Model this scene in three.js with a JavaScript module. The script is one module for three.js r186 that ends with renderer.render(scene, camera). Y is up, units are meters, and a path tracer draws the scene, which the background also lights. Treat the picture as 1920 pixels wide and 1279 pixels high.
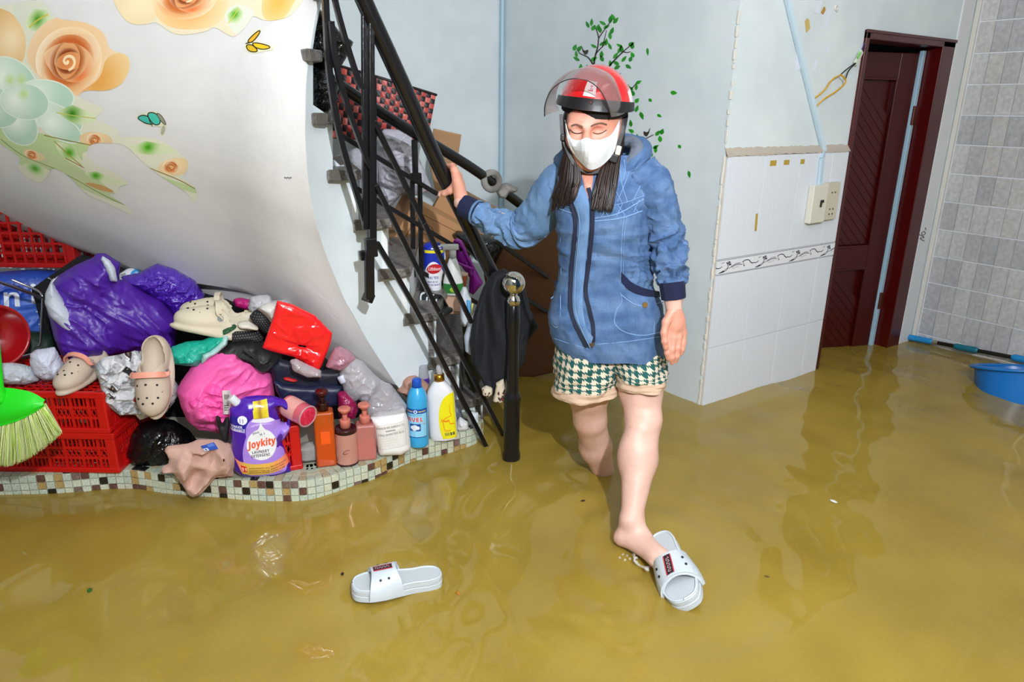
import * as THREE from 'three';
import { mergeGeometries, toCreasedNormals } from 'three/addons/utils/BufferGeometryUtils.js';
import { RoundedBoxGeometry } from 'three/addons/geometries/RoundedBoxGeometry.js';
import { RectAreaLightUniformsLib } from 'three/addons/lights/RectAreaLightUniformsLib.js';
import { createNoise3D } from 'simplex-noise';

// ---------------------------------------------------------------- camera, light, exposure
const D2R = Math.PI / 180, W = 1920, H = 1279, FOC = 1340, EYE = 1.22, YAW = -34.57 * D2R;
const scene = new THREE.Scene();
const camera = new THREE.PerspectiveCamera(2 * Math.atan(H / 2 / FOC) / D2R, W / H, 0.05, 30);
camera.rotation.order = 'YXZ';
camera.position.set(0, EYE, 0);
camera.rotation.set(-18.2 * D2R, YAW, 0.75 * D2R);
camera.updateMatrixWorld(true);
scene.add(camera);
const renderer = new THREE.WebGLRenderer({ antialias: true });
renderer.toneMapping = THREE.LinearToneMapping;
renderer.toneMappingExposure = 0.95;
renderer.shadowMap.enabled = true;
RectAreaLightUniformsLib.init();
const FLASH_POWER = 31, FILL_POWER = 7;
const FLASH_AT = new THREE.Vector3(0.05, 1.97, 0.75), FILL_AT = new THREE.Vector3(1.0, 2.52, -0.45);

// ---------------------------------------------------------------- helpers
const V = (x, y, z) => new THREE.Vector3(x, y, z);
function rng(a) { return () => { a |= 0; a = (a + 0x6d2b79f5) | 0; let t = Math.imul(a ^ (a >>> 15), 1 | a); t = (t + Math.imul(t ^ (t >>> 7), 61 | t)) ^ t; return ((t ^ (t >>> 14)) >>> 0) / 4294967296; }; }
const n3 = createNoise3D(rng(7)), R0 = rng(11);
const lerp = (a, b, t) => a + (b - a) * t, clamp = (x, a = 0, b = 1) => Math.min(b, Math.max(a, x)), sstep = (a, b, x) => { const t = clamp((x - a) / (b - a)); return t * t * (3 - 2 * t); };
const EX = V(1, 0, 0).applyQuaternion(camera.quaternion), EYU = V(0, 1, 0).applyQuaternion(camera.quaternion), EZ = V(0, 0, -1).applyQuaternion(camera.quaternion);
// from a point of the photograph to the point of the place that it shows
const ray = (x, y) => EZ.clone().addScaledVector(EX, (x - W / 2) / FOC).addScaledVector(EYU, -(y - H / 2) / FOC);
const at = (x, y, d) => camera.position.clone().addScaledVector(ray(x, y), d);
const onAxis = (k) => (x, y, v) => { const r = ray(x, y); return camera.position.clone().addScaledVector(r, (v - camera.position[k]) / r[k]); };
const onX = onAxis('x'), onY = onAxis('y'), onZ = onAxis('z');
function project(p) { const d = p.clone().sub(camera.position), z = d.dot(EZ); return [W / 2 + FOC * d.dot(EX) / z, H / 2 - FOC * d.dot(EYU) / z, z]; }
// an upright frame standing at a point, its front turned to the room
function frame(o, yaw = Math.atan2(-o.x, -o.z)) {
  const r = V(Math.cos(yaw), 0, -Math.sin(yaw)), n = V(Math.sin(yaw), 0, Math.cos(yaw));
  return { o, yaw, r, n,
    l(x, y, dz = 0) { const q = ray(x, y), base = o.clone().addScaledVector(n, dz), t = base.clone().sub(camera.position).dot(n) / q.dot(n), p = camera.position.clone().addScaledVector(q, t).sub(o); return V(p.dot(r), p.y, dz); },
    w(v) { return o.clone().addScaledVector(r, v.x).addScaledVector(n, v.z).add(V(0, v.y, 0)); },
    in(p) { const d = p.clone().sub(o); return V(d.dot(r), d.y, d.dot(n)); } };
}
const M = (c, rough = 0.6, extra = {}) => new THREE[Object.keys(extra).some((k) => /transm|clear|sheen|ior|thick|specular|atten|aniso/.test(k)) ? 'MeshPhysicalMaterial' : 'MeshStandardMaterial']({ color: c, roughness: rough, side: THREE.DoubleSide, ...extra });
const names = {};
function numbered(n) { names[n] = (names[n] ?? -1) + 1; return names[n] ? n + '_' + String(names[n]).padStart(3, '0') : n; }
function tag(o, label, category, group) { o.userData = { label, category }; if (group) o.userData.group = group; return o; }
function thing(name, label, category, F, group) { const o = new THREE.Group(); o.name = numbered(name); scene.add(o); if (F) { o.position.copy(F.o); o.rotation.y = F.yaw; } return tag(o, label, category, group); }
function part(name, geo, mat, parent, label) { const m = new THREE.Mesh(Array.isArray(geo) ? merge(geo) : geo, mat); m.name = name; m.castShadow = m.receiveShadow = true; if (label) m.userData.label = label; parent.add(m); return m; }
function solo(name, label, category, F, geo, mat, group) { const m = part(numbered(name), geo, mat, scene); if (F) { m.position.copy(F.o); m.rotation.y = F.yaw; } return tag(m, label, category, group); }
function struct(name, geo, mat, parent = scene) { const m = part(name, geo, mat, parent); if (parent === scene) m.userData.kind = 'structure'; return m; }
function merge(list) { return mergeGeometries(list.map((g) => { g = g.index ? g.toNonIndexed() : g; for (const k of Object.keys(g.attributes)) if (!['position', 'normal', 'uv'].includes(k)) g.deleteAttribute(k); if (!g.attributes.uv) g.setAttribute('uv', new THREE.BufferAttribute(new Float32Array(g.attributes.position.count * 2), 2)); if (!g.attributes.normal) g.computeVertexNormals(); return g; })); }
const box = (w, h, d, x = 0, y = 0, z = 0) => new THREE.BoxGeometry(w, h, d).translate(x, y, z);
const rbox = (w, h, d, r, x = 0, y = 0, z = 0, s = 2) => new RoundedBoxGeometry(w, h, d, s, r).translate(x, y, z);
function metres(g, k = 1) { const p = g.attributes.position, n = g.attributes.normal, uv = g.attributes.uv; for (let i = 0; i < p.count; i++) { const a = Math.abs(n.getX(i)), b = Math.abs(n.getY(i)), c = Math.abs(n.getZ(i)); uv.setXY(i, (a > b && a > c ? p.getZ(i) : p.getX(i)) * k, (b >= a && b > c ? p.getZ(i) : p.getY(i)) * k); } return g; }
const span = (x0, x1, y0, y1, z0, z1) => metres(box(x1 - x0, y1 - y0, z1 - z0, (x0 + x1) / 2, (y0 + y1) / 2, (z0 + z1) / 2), 0.55);
const sph = (r, x = 0, y = 0, z = 0, a = 16) => new THREE.SphereGeometry(r, a, a / 2 | 0).translate(x, y, z);
const lathe = (pts, seg = 32) => new THREE.LatheGeometry(pts.map(([r, y]) => new THREE.Vector2(r, y)), seg);
const curve = (pts, closed = false, tension = 0.5) => new THREE.CatmullRomCurve3(pts, closed, 'catmullrom', tension);
function tube(pts, r, seg = 24, rad = 8, closed = false, caps = true) {
  const c = pts.length === 2 ? new THREE.LineCurve3(pts[0], pts[1]) : curve(pts, closed), g = new THREE.TubeGeometry(c, seg, r, rad, closed);
  return closed || !caps ? g : merge([g, new THREE.SphereGeometry(r, rad, 4).translate(...pts[0].toArray()), new THREE.SphereGeometry(r, rad, 4).translate(...pts[pts.length - 1].toArray())]);
}
function bar(a, b, w, d, out = V(0, 0, 1)) { // a flat bar from a to b, w wide across, d deep along out
  const dir = b.clone().sub(a), L = dir.length(), y = dir.normalize(), z = out.clone().addScaledVector(y, -out.dot(y)).normalize(), x = y.clone().cross(z);
  return new RoundedBoxGeometry(w, L, d, 1, Math.min(w, d) * 0.18).applyMatrix4(new THREE.Matrix4().makeBasis(x, y, z).setPosition(a.clone().add(b).multiplyScalar(0.5)));
}
function sweep(pts, w, d, out, seg = 30) { // flat strip along a curve
  const c = curve(pts), pos = [], idx = [], uv = [];
  for (let i = 0; i <= seg; i++) { const p = c.getPoint(i / seg), t = c.getTangent(i / seg), z = out.clone().addScaledVector(t, -out.dot(t)).normalize(), x = t.clone().cross(z);
    for (const [a, b] of [[-1, -1], [1, -1], [1, 1], [-1, 1]]) { const q = p.clone().addScaledVector(x, a * w / 2).addScaledVector(z, b * d / 2); pos.push(q.x, q.y, q.z); uv.push(i / seg, (a + b + 2) / 4); } }
  for (let i = 0; i < seg; i++) for (let k = 0; k < 4; k++) { const a = i * 4 + k, b = i * 4 + (k + 1) % 4; idx.push(a, b, a + 4, b, b + 4, a + 4); }
  idx.push(0, 2, 1, 0, 3, 2); const e = seg * 4; idx.push(e, e + 1, e + 2, e, e + 2, e + 3);
  const g = raw(pos, idx, uv); return toCreasedNormals(g, 0.6);
}
function raw(pos, idx, uv) { const g = new THREE.BufferGeometry(); g.setAttribute('position', new THREE.Float32BufferAttribute(pos, 3)); g.setAttribute('uv', new THREE.Float32BufferAttribute(uv ?? new Float32Array(pos.length / 3 * 2), 2)); g.setIndex(idx); g.computeVertexNormals(); return g; }
// a sheet P(u, v) -> Vector3, given real thickness
function sheet(nu, nv, P, t = 0, uvf) {
  const pos = [], uv = [], idx = [], n = (nu + 1) * (nv + 1);
  for (let j = 0; j <= nv; j++) for (let i = 0; i <= nu; i++) { const p = P(i / nu, j / nv); pos.push(p.x, p.y, p.z); uv.push(...(uvf ? uvf(i / nu, j / nv, p) : [i / nu, j / nv])); }
  for (let j = 0; j < nv; j++) for (let i = 0; i < nu; i++) { const a = j * (nu + 1) + i, b = a + 1, c = a + nu + 1; idx.push(a, b, c, b, c + 1, c); }
  if (!t) return raw(pos, idx, uv);
  const f = raw(pos, idx, uv), N = f.attributes.normal.array, m = idx.length;
  for (let k = 0; k < n; k++) { pos.push(pos[k * 3] - N[k * 3] * t, pos[k * 3 + 1] - N[k * 3 + 1] * t, pos[k * 3 + 2] - N[k * 3 + 2] * t); uv.push(uv[k * 2], uv[k * 2 + 1]); }
  for (let k = 0; k < m; k += 3) idx.push(idx[k] + n, idx[k + 2] + n, idx[k + 1] + n);
  const rim = []; for (let i = 0; i <= nu; i++) rim.push(i); for (let j = 1; j <= nv; j++) rim.push(j * (nu + 1) + nu); for (let i = nu - 1; i >= 0; i--) rim.push(nv * (nu + 1) + i); for (let j = nv - 1; j > 0; j--) rim.push(j * (nu + 1));
  for (let k = 0; k < rim.length; k++) { const a = rim[k], b = rim[(k + 1) % rim.length]; idx.push(a, a + n, b, b, a + n, b + n); }
  return toCreasedNormals(raw(pos, idx, uv), 1.0);
}
// naive surface nets of a signed distance
function nets(fn, lo, hi, cell, uvf) {
  const nx = Math.ceil((hi[0] - lo[0]) / cell) + 1, ny = Math.ceil((hi[1] - lo[1]) / cell) + 1, nz = Math.ceil((hi[2] - lo[2]) / cell) + 1, val = new Float32Array(nx * ny * nz);
  for (let j = 0, k = 0; j < ny; j++) for (let l = 0; l < nz; l++) for (let i = 0; i < nx; i++) val[k++] = fn(lo[0] + i * cell, lo[1] + j * cell, lo[2] + l * cell);
  const id = new Int32Array(nx * ny * nz).fill(-1), pos = [], idx = [], sx = 1, sz = nx, sy = nx * nz, E = [[0, sx], [0, sy], [0, sz], [sx, sx + sy], [sx, sx + sz], [sy, sy + sx], [sy, sy + sz], [sz, sz + sx], [sz, sz + sy], [sx + sy, sx + sy + sz], [sx + sz, sx + sy + sz], [sy + sz, sx + sy + sz]];
  const off = (o) => [o % nx, Math.floor(o / sy), Math.floor((o % sy) / nx)];
  const EO = E.map(([a, b]) => [a, b, off(a), off(b)]);
  for (let j = 0; j < ny - 1; j++) for (let l = 0; l < nz - 1; l++) for (let i = 0; i < nx - 1; i++) {
    const k = j * sy + l * sz + i; let c = 0, px = 0, py = 0, pz = 0;
    for (const [a, b, oa, ob] of EO) { const p = val[k + a], q = val[k + b]; if ((p < 0) !== (q < 0)) { const t = p / (p - q); px += oa[0] + (ob[0] - oa[0]) * t; py += oa[1] + (ob[1] - oa[1]) * t; pz += oa[2] + (ob[2] - oa[2]) * t; c++; } }
    if (c) { id[k] = pos.length / 3; pos.push(lo[0] + (i + px / c) * cell, lo[1] + (j + py / c) * cell, lo[2] + (l + pz / c) * cell); }
  }
  const quad = (a, b, c, d, s) => { if (a < 0 || b < 0 || c < 0 || d < 0) return; s ? idx.push(a, b, c, a, c, d) : idx.push(a, c, b, a, d, c); };
  for (let j = 1; j < ny - 1; j++) for (let l = 1; l < nz - 1; l++) for (let i = 1; i < nx - 1; i++) {
    const k = j * sy + l * sz + i, s = val[k] < 0;
    if (s !== (val[k + sx] < 0)) quad(id[k - sy - sz], id[k - sz], id[k], id[k - sy], !s === false);
    if (s !== (val[k + sy] < 0)) quad(id[k - sx - sz], id[k - sx], id[k], id[k - sz], !s === false);
    if (s !== (val[k + sz] < 0)) quad(id[k - sx - sy], id[k - sy], id[k], id[k - sx], !s === false);
  }
  const uv = []; if (uvf) for (let k = 0; k < pos.length; k += 3) uv.push(...uvf(pos[k], pos[k + 1], pos[k + 2]));
  return raw(pos, idx, uvf ? uv : undefined);
}
const smin = (a, b, k) => { const h = Math.max(k - Math.abs(a - b), 0) / k; return Math.min(a, b) - h * h * k * 0.25; };
function cap(a, b, ra, rb) { // tapered capsule
  const bx = b.x - a.x, by = b.y - a.y, bz = b.z - a.z, L = bx * bx + by * by + bz * bz;
  return (x, y, z) => { const px = x - a.x, py = y - a.y, pz = z - a.z, t = clamp((px * bx + py * by + pz * bz) / L), dx = px - bx * t, dy = py - by * t, dz = pz - bz * t; return Math.sqrt(dx * dx + dy * dy + dz * dz) - (ra + (rb - ra) * t); };
}
function ell(c, r, q) { // ellipsoid, optionally turned
  const inv = q ? q.clone().invert() : null, v = V(0, 0, 0), m = Math.min(r.x, r.y, r.z);
  return (x, y, z) => { v.set(x - c.x, y - c.y, z - c.z); if (inv) v.applyQuaternion(inv); const k0 = Math.hypot(v.x / r.x, v.y / r.y, v.z / r.z), k1 = Math.hypot(v.x / r.x ** 2, v.y / r.y ** 2, v.z / r.z ** 2); return k1 < 1e-9 ? -m : k0 * (k0 - 1) / k1; };
}
function blend(list, k) { return (x, y, z) => { let d = list[0](x, y, z); for (let i = 1; i < list.length; i++) d = smin(d, list[i](x, y, z), k); return d; }; }
function poly2(P) { // signed distance to a polygon, inside negative
  return (x, y) => { let d = 1e9, s = 1; for (let i = 0, j = P.length - 1; i < P.length; j = i++) { const ex = P[j].x - P[i].x, ey = P[j].y - P[i].y, wx = x - P[i].x, wy = y - P[i].y, t = clamp((wx * ex + wy * ey) / (ex * ex + ey * ey + 1e-12)), bx = wx - ex * t, by = wy - ey * t; d = Math.min(d, bx * bx + by * by); const c1 = y >= P[i].y, c2 = y < P[j].y, c3 = ex * wy > ey * wx; if ((c1 && c2 && c3) || (!c1 && !c2 && !c3)) s = -s; } return s * Math.sqrt(d); };
}
const ridge = (x0, y, f, s) => { const x = x0 + 0.3 / f * n3(x0 * f * 0.6, y * f * 0.6, s + 31), a = 1 - Math.abs(n3(x * f, y * f, s)), b = 1 - Math.abs(n3(x * f * 2.3, y * f * 2.3, s + 9)), c = 1 - Math.abs(n3(x * f * 4.8, y * f * 4.8, s + 17)); return (a * a * a * a - 0.3) * 1.0 + (b * b * b - 0.35) * 0.5 + (c * c - 0.4) * 0.22; };
// a soft thing with the outline seen in the photograph, swelling towards the room and wrinkled
let bagSeed = 1;
function bag(F, px, { T = 0.05, Tb = T * 0.5, R = 0.05, w = 0.006, f = 14, dir = null, stretch = 0.35, cell = 0.0048, dz = 0, add = null, uv = null, hole = null } = {}) {
  const P = px.map(([x, y]) => F.l(x, y, dz)), d2 = poly2(P), s = bagSeed++ * 3.7; let lo = [1e9, 1e9], hi = [-1e9, -1e9];
  for (const p of P) { lo = [Math.min(lo[0], p.x), Math.min(lo[1], p.y)]; hi = [Math.max(hi[0], p.x), Math.max(hi[1], p.y)]; }
  const ca = Math.cos(dir ?? 0), sa = Math.sin(dir ?? 0), memo = new Map();
  const col = (x, y) => { const key = x + ',' + y; let v = memo.get(key); if (!v) { let d = d2(x, y); if (hole) d = Math.max(d, hole(x, y)); const q = clamp(-d / R), g = Math.sqrt(q * (2 - q)); let a = x * ca + y * sa, b = -x * sa + y * ca; if (dir !== null) a *= stretch; const e = clamp(-d / 0.02); v = [d, T * g + (w * ridge(a, b, f, s) + (add ? add(x, y, -d) : 0)) * e, Tb * g]; memo.set(key, v); } return v; };
  const m = cell * 2.5, B = [lo[0], hi[0], lo[1], hi[1]];
  return nets((x, y, z) => { const [d, a, b] = col(x, y); z -= dz; return Math.max(d, (z > 0 ? z - a : -z - b) * 0.75); }, [lo[0] - m, lo[1] - m, dz - Tb - w - m], [hi[0] + m, hi[1] + m, dz + T + w * 1.4 + 0.02 + m], cell, uv ? (x, y, z) => uv((x - B[0]) / (B[1] - B[0]), (y - B[2]) / (B[3] - B[2]), x, y, z) : (x, y) => [x, y]);
}
function canvasTex(w, h, draw, srgb = true) { const c = document.createElement('canvas'); c.width = w; c.height = h; draw(c.getContext('2d'), w, h); const t = new THREE.CanvasTexture(c); if (srgb) t.colorSpace = THREE.SRGBColorSpace; t.wrapS = t.wrapT = THREE.RepeatWrapping; t.magFilter = THREE.LinearFilter; return t; }
function dataTex(n, fn, srgb = true) { const d = new Uint8Array(n * n * 4); for (let j = 0; j < n; j++) for (let i = 0; i < n; i++) { const c = fn(i / n, j / n), k = (j * n + i) * 4; d[k] = c[0]; d[k + 1] = c[1]; d[k + 2] = c[2]; d[k + 3] = 255; } const t = new THREE.DataTexture(d, n, n); if (srgb) t.colorSpace = THREE.SRGBColorSpace; t.wrapS = t.wrapT = THREE.RepeatWrapping; t.magFilter = THREE.LinearFilter; t.needsUpdate = true; return t; }
function rep(t, u, v = u) { const c = t.clone(); c.repeat.set(u, v); c.needsUpdate = true; return c; }
// noise that tiles over the unit square
const tn = (u, v, f, s) => { const a = u * 2 * Math.PI, b = v * 2 * Math.PI, r = f / (2 * Math.PI); return (n3(Math.cos(a) * r + s, Math.sin(a) * r, Math.cos(b) * r + s * 1.7) + n3(Math.cos(b) * r, Math.sin(b) * r + s, Math.sin(a) * r - s)) * 0.5; };
const hex = (h) => [(h >> 16) & 255, (h >> 8) & 255, h & 255];
const speck = (c, amp, f, s) => (u, v) => { const n = tn(u, v, f, s) * 0.6 + tn(u, v, f * 3.1, s + 5) * 0.3 + (R0() - 0.5) * 0.35; return c.map((x) => clamp(x + n * amp, 0, 255)); };
const crinkleBump = dataTex(512, (u, v) => { const n = 128 + 90 * ((1 - 2 * Math.abs(tn(u, v, 9, 3))) * 0.6 + (1 - 2 * Math.abs(tn(u, v, 22, 8))) * 0.4); return [n, n, n]; }, false);
const clothBump = dataTex(256, (u, v) => { const n = 128 + 70 * tn(u, v, 60, 2) + 40 * (R0() - 0.5); return [n, n, n]; }, false);
// ---------------------------------------------------------------- the setting
const ZS = -1.89, XB = 2.29, ZA = -3.45, XG = 4.05, FLOOR = -0.25, CEIL = 2.62, LEFT = -1.7, FRONT = 2.6;
const plasterTex = dataTex(512, (u, v) => { const n = tn(u, v, 5, 1) * 7 + tn(u, v, 17, 4) * 4; return [217 + n * 1.2, 227 + n, 231 + n * 0.9]; });
const plasterBump = dataTex(512, (u, v) => { const n = 128 + 60 * tn(u, v, 12, 2) + 30 * tn(u, v, 45, 6); return [n, n, n]; }, false);
const plaster = M(0xffffff, 0.55, { map: plasterTex, bumpMap: plasterBump, bumpScale: 0.0012 });
const plasterPale = M(0xe8ecec, 0.5, { bumpMap: plasterBump, bumpScale: 0.001 });
struct('floor', span(LEFT - 0.1, XG + 0.12, FLOOR - 0.1, FLOOR, ZA - 0.12, FRONT + 0.1), M(0x8a7326, 0.9));
struct('ceiling', span(LEFT - 0.12, XG + 0.12, CEIL, CEIL + 0.12, ZA - 0.12, FRONT + 0.12), plasterPale);
struct('wall_back', span(LEFT - 0.12, XG + 0.12, FLOOR, CEIL, ZA - 0.12, ZA), plaster);
const dull = M(0x7c8184, 0.8);
struct('wall_left', span(LEFT - 0.12, LEFT, FLOOR, CEIL, ZA, FRONT), dull);
struct('wall_front', span(LEFT - 0.12, XG + 0.12, FLOOR, CEIL, FRONT, FRONT + 0.12), dull);
struct('wall_stair', span(XB, XB + 0.11, FLOOR, CEIL, ZA, ZS - 0.11), plaster);
const DX0 = 3.115, DX1 = 3.885, DTOP = 1.55;
struct('wall_switch', [span(XB, DX0, FLOOR, CEIL, ZS - 0.11, ZS), span(DX0, DX1, DTOP, CEIL, ZS - 0.11, ZS), span(DX1, XG, FLOOR, CEIL, ZS - 0.11, ZS)], plaster);
const wallTiled = struct('wall_tiled', span(XG, XG + 0.12, FLOOR, CEIL, ZA, FRONT), M(0xa9adb0, 0.5));
// thin plastic pipe in the corner of the stair recess, chipped plaster along the column edge
struct('trim_1', tube([V(XB - 0.012, FLOOR, ZA + 0.014), V(XB - 0.012, CEIL, ZA + 0.014)], 0.013, 4, 10), M(0xa9c9d8, 0.35));
{ const r = rng(5), g = []; for (let y = FLOOR; y < 2.4; y += 0.02) { const k = r(); if (y > 1.05 ? k < 0.55 : k < 0.15) continue; g.push(rbox(0.007 + 0.008 * r(), 0.014 + 0.022 * r(), 0.007 + 0.004 * r(), 0.002, XB + 0.002, y, ZS - 0.002, 1)); }
  struct('trim_2', g, M(0xdcdad2, 0.8)); }
// white wainscot tiles of the switch wall
{
  const X0 = XB + 0.004, X1 = DX0 - 0.004, Z = ZS, TOP = 1.045, g = 0.0016;
  const waveTex = canvasTex(512, 512, (c, w, h) => { c.fillStyle = '#dfe5ee'; c.fillRect(0, 0, w, h); c.lineWidth = 1.6; for (let i = 0; i < 26; i++) { c.strokeStyle = `rgba(150,165,190,${0.10 + 0.12 * R0()})`; c.beginPath(); const x = i * 20 + 8 * R0(), ph = R0() * 9; for (let y = 0; y <= h; y += 8) c.lineTo(x + 9 * Math.sin(y * 0.025 + ph) + 5 * Math.sin(y * 0.06 + ph * 2), y); c.stroke(); } });
  const tileM = M(0xffffff, 0.16, { map: waveTex }), wall = new THREE.Group(); wall.name = 'wall_wainscot'; wall.userData.kind = 'structure'; scene.add(wall);
  part('mortar_bed', span(X0, X1, FLOOR, TOP, Z - 0.002, Z + 0.010), M(0xcfc6b8, 0.9), wall);
  const rows = [[0.640, TOP], [0.262, 0.573], [-0.06, 0.262], [FLOOR, -0.06]], W0 = 0.2325;
  const geos = {};
  for (const [y0, y1] of rows) for (let x = X0; x < X1 - 0.01; x += W0) { const x1 = Math.min(x + W0, X1), key = (x1 - x).toFixed(3) + (y1 - y0).toFixed(3); geos[key] ??= rbox(x1 - x - g, y1 - y0 - g, 0.008, 0.0012, 0, 0, 0, 1); const m = part('tile', geos[key], tileM, wall); m.position.set((x + x1) / 2, (y0 + y1) / 2, Z + 0.012); }
  // border strip with a printed black spray
  const bw = 0.2325, spray = canvasTex(640, 200, (c, w, h) => {
    c.fillStyle = '#e4e8ee'; c.fillRect(0, 0, w, h); c.fillStyle = '#50545c'; c.fillRect(0, 6, w, 7); c.fillRect(0, h - 13, w, 6);
    c.strokeStyle = '#15171b'; c.fillStyle = '#15171b'; c.lineCap = 'round';
    const line = (p, lw) => { c.lineWidth = lw; c.beginPath(); c.moveTo(p[0], p[1]); c.bezierCurveTo(p[2], p[3], p[4], p[5], p[6], p[7]); c.stroke(); };
    c.beginPath(); c.moveTo(20, 176); c.bezierCurveTo(90, 150, 150, 140, 190, 100); c.bezierCurveTo(200, 150, 120, 180, 20, 176); c.fill();
    c.fillStyle = '#d0d4da'; c.beginPath(); c.moveTo(110, 150); c.bezierCurveTo(140, 140, 160, 130, 175, 116); c.bezierCurveTo(170, 145, 140, 158, 110, 150); c.fill(); c.fillStyle = '#15171b';
    for (let k = 0; k < 5; k++) { c.save(); c.translate(190, 78); c.rotate(-2.4 + k * 0.62); c.beginPath(); c.ellipse(26, 0, 26, 10, 0, 0, 7); c.fillStyle = k % 2 ? '#8a8e96' : '#202228'; c.fill(); c.restore(); }
    c.fillStyle = '#9a9ea6'; c.beginPath(); c.arc(186, 86, 18, 0, 7); c.fill(); c.fillStyle = '#15171b';
    line([200, 130, 290, 90, 320, 70, 400, 80], 7); line([250, 120, 330, 84, 350, 96, 430, 104], 8); line([440, 70, 480, 40, 540, 50, 560, 72], 11); line([560, 72, 590, 110, 620, 112, 640, 104], 12); line([0, 104, 20, 112, 60, 112, 80, 90], 10); line([430, 60, 450, 90, 455, 100, 470, 120], 6);
    c.beginPath(); c.arc(466, 122, 10, 0, 7); c.fill(); for (let k = 0; k < 7; k++) { c.beginPath(); c.arc(270 + k * 16, 140 - k * 3, 4, 0, 7); c.fill(); }
    c.strokeStyle = '#5a5e66'; for (let k = 0; k < 5; k++) line([80, 44, 84 + 10 * k, 30, 70 + 14 * k, 60, 66 + 12 * k, 62 - 8 * k], 3);
  });
  const bm = M(0xffffff, 0.2, { map: spray });
  for (let x = X0; x < X1 - 0.01; x += bw) { const x1 = Math.min(x + bw, X1), b = rbox(x1 - x - g, 0.064, 0.008, 0.001, 0, 0, 0, 1), uv = b.attributes.uv, p = b.attributes.position; for (let i = 0; i < p.count; i++) uv.setXY(i, (p.getX(i) + (x1 - x) / 2) / bw, p.getY(i) / 0.064 + 0.5); part('border_tile', b, bm, wall).position.set((x + x1) / 2, 0.6065, Z + 0.013); }
  part('mortar_ledge', sheet(60, 3, (u, v) => V(lerp(X0 - 0.004, X1 + 0.005, u), TOP + [0.0, 0.004, 0.022, 0.034][Math.round(v * 3)] + 0.004 * n3(u * 22, v, 2), Z + [0.018, 0.018, 0.006, -0.002][Math.round(v * 3)]), 0.004), M(0xb7ada0, 0.95), wall);
}
// scraps of yellowed tape and flakes
{ const tape = M(0xb99a3a, 0.45), q = (a, b, w, h, rot = 0) => { const p = onZ(a, b, ZS + 0.0168), m = solo('tape_scrap', '', 'tape', { o: p, yaw: 0 }, sheet(4, 2, (u, v) => V((u - 0.5) * w, (v - 0.5) * h, 0.0004 * Math.sin(u * 9)), 0.0004), tape, 'scraps of yellow tape'); m.rotation.z = rot; return m; };
  const L = ['yellow tape scrap at the top of the white tiles, leftmost of three', 'yellow tape scrap at the top of the white tiles, middle of three', 'yellow tape scrap at the top of the white tiles, nearest the white cable duct', 'narrow upright strip of yellow tape halfway down the white tiles'];
  [[1450, 306, 0.041, 0.022, 0.02], [1475, 304.5, 0.037, 0.02, 0], [1505, 303, 0.028, 0.02, 0], [1418, 417, 0.014, 0.072, 0.06]].forEach((a, i) => { q(...a).userData.label = L[i]; });
  const up = [[1514, 47, 0.03, 0.05, 0.5, 0xc9b06a, 'tan tape scrap on the plaster beside the slanting cable duct'], [1544, 20, 0.02, 0.03, -0.5, 0xb58a3c, 'small brown tape scrap near the top of the plaster above the door'], [1535, 12, 0.035, 0.06, -0.3, 0xdfe6f2, 'white paper scrap at the top edge, left of the wall plug'], [1551, 35, 0.03, 0.08, -0.15, 0xdfe6f2, 'long white paper scrap below the brown tape'], [1551, 93, 0.024, 0.024, 0.1, 0xe2e8f4, 'square white paper scrap left of the door head'], [1529, 122, 0.022, 0.05, -0.2, 0xe2e8f4, 'narrow white paper scrap above the yellow wires'], [1498, 112, 0.05, 0.085, 0.1, 0xdfe6f4, 'broad white paper scrap beside the cable duct']];
  for (const [a, b, w, h, rot, c, label] of up) { const p = onZ(a, b, ZS + 0.0012), m = solo('tape_scrap', label, 'tape', { o: p, yaw: 0 }, new THREE.ExtrudeGeometry(new THREE.Shape([[-0.5, -0.5], [0.4, -0.4], [0.5, 0.3], [0.1, 0.5], [-0.4, 0.42]].map(([x, y]) => new THREE.Vector2(x * w, y * h))), { depth: 0.0008, bevelEnabled: false }), M(c, 0.6)); m.rotation.z = rot; }
}
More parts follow.
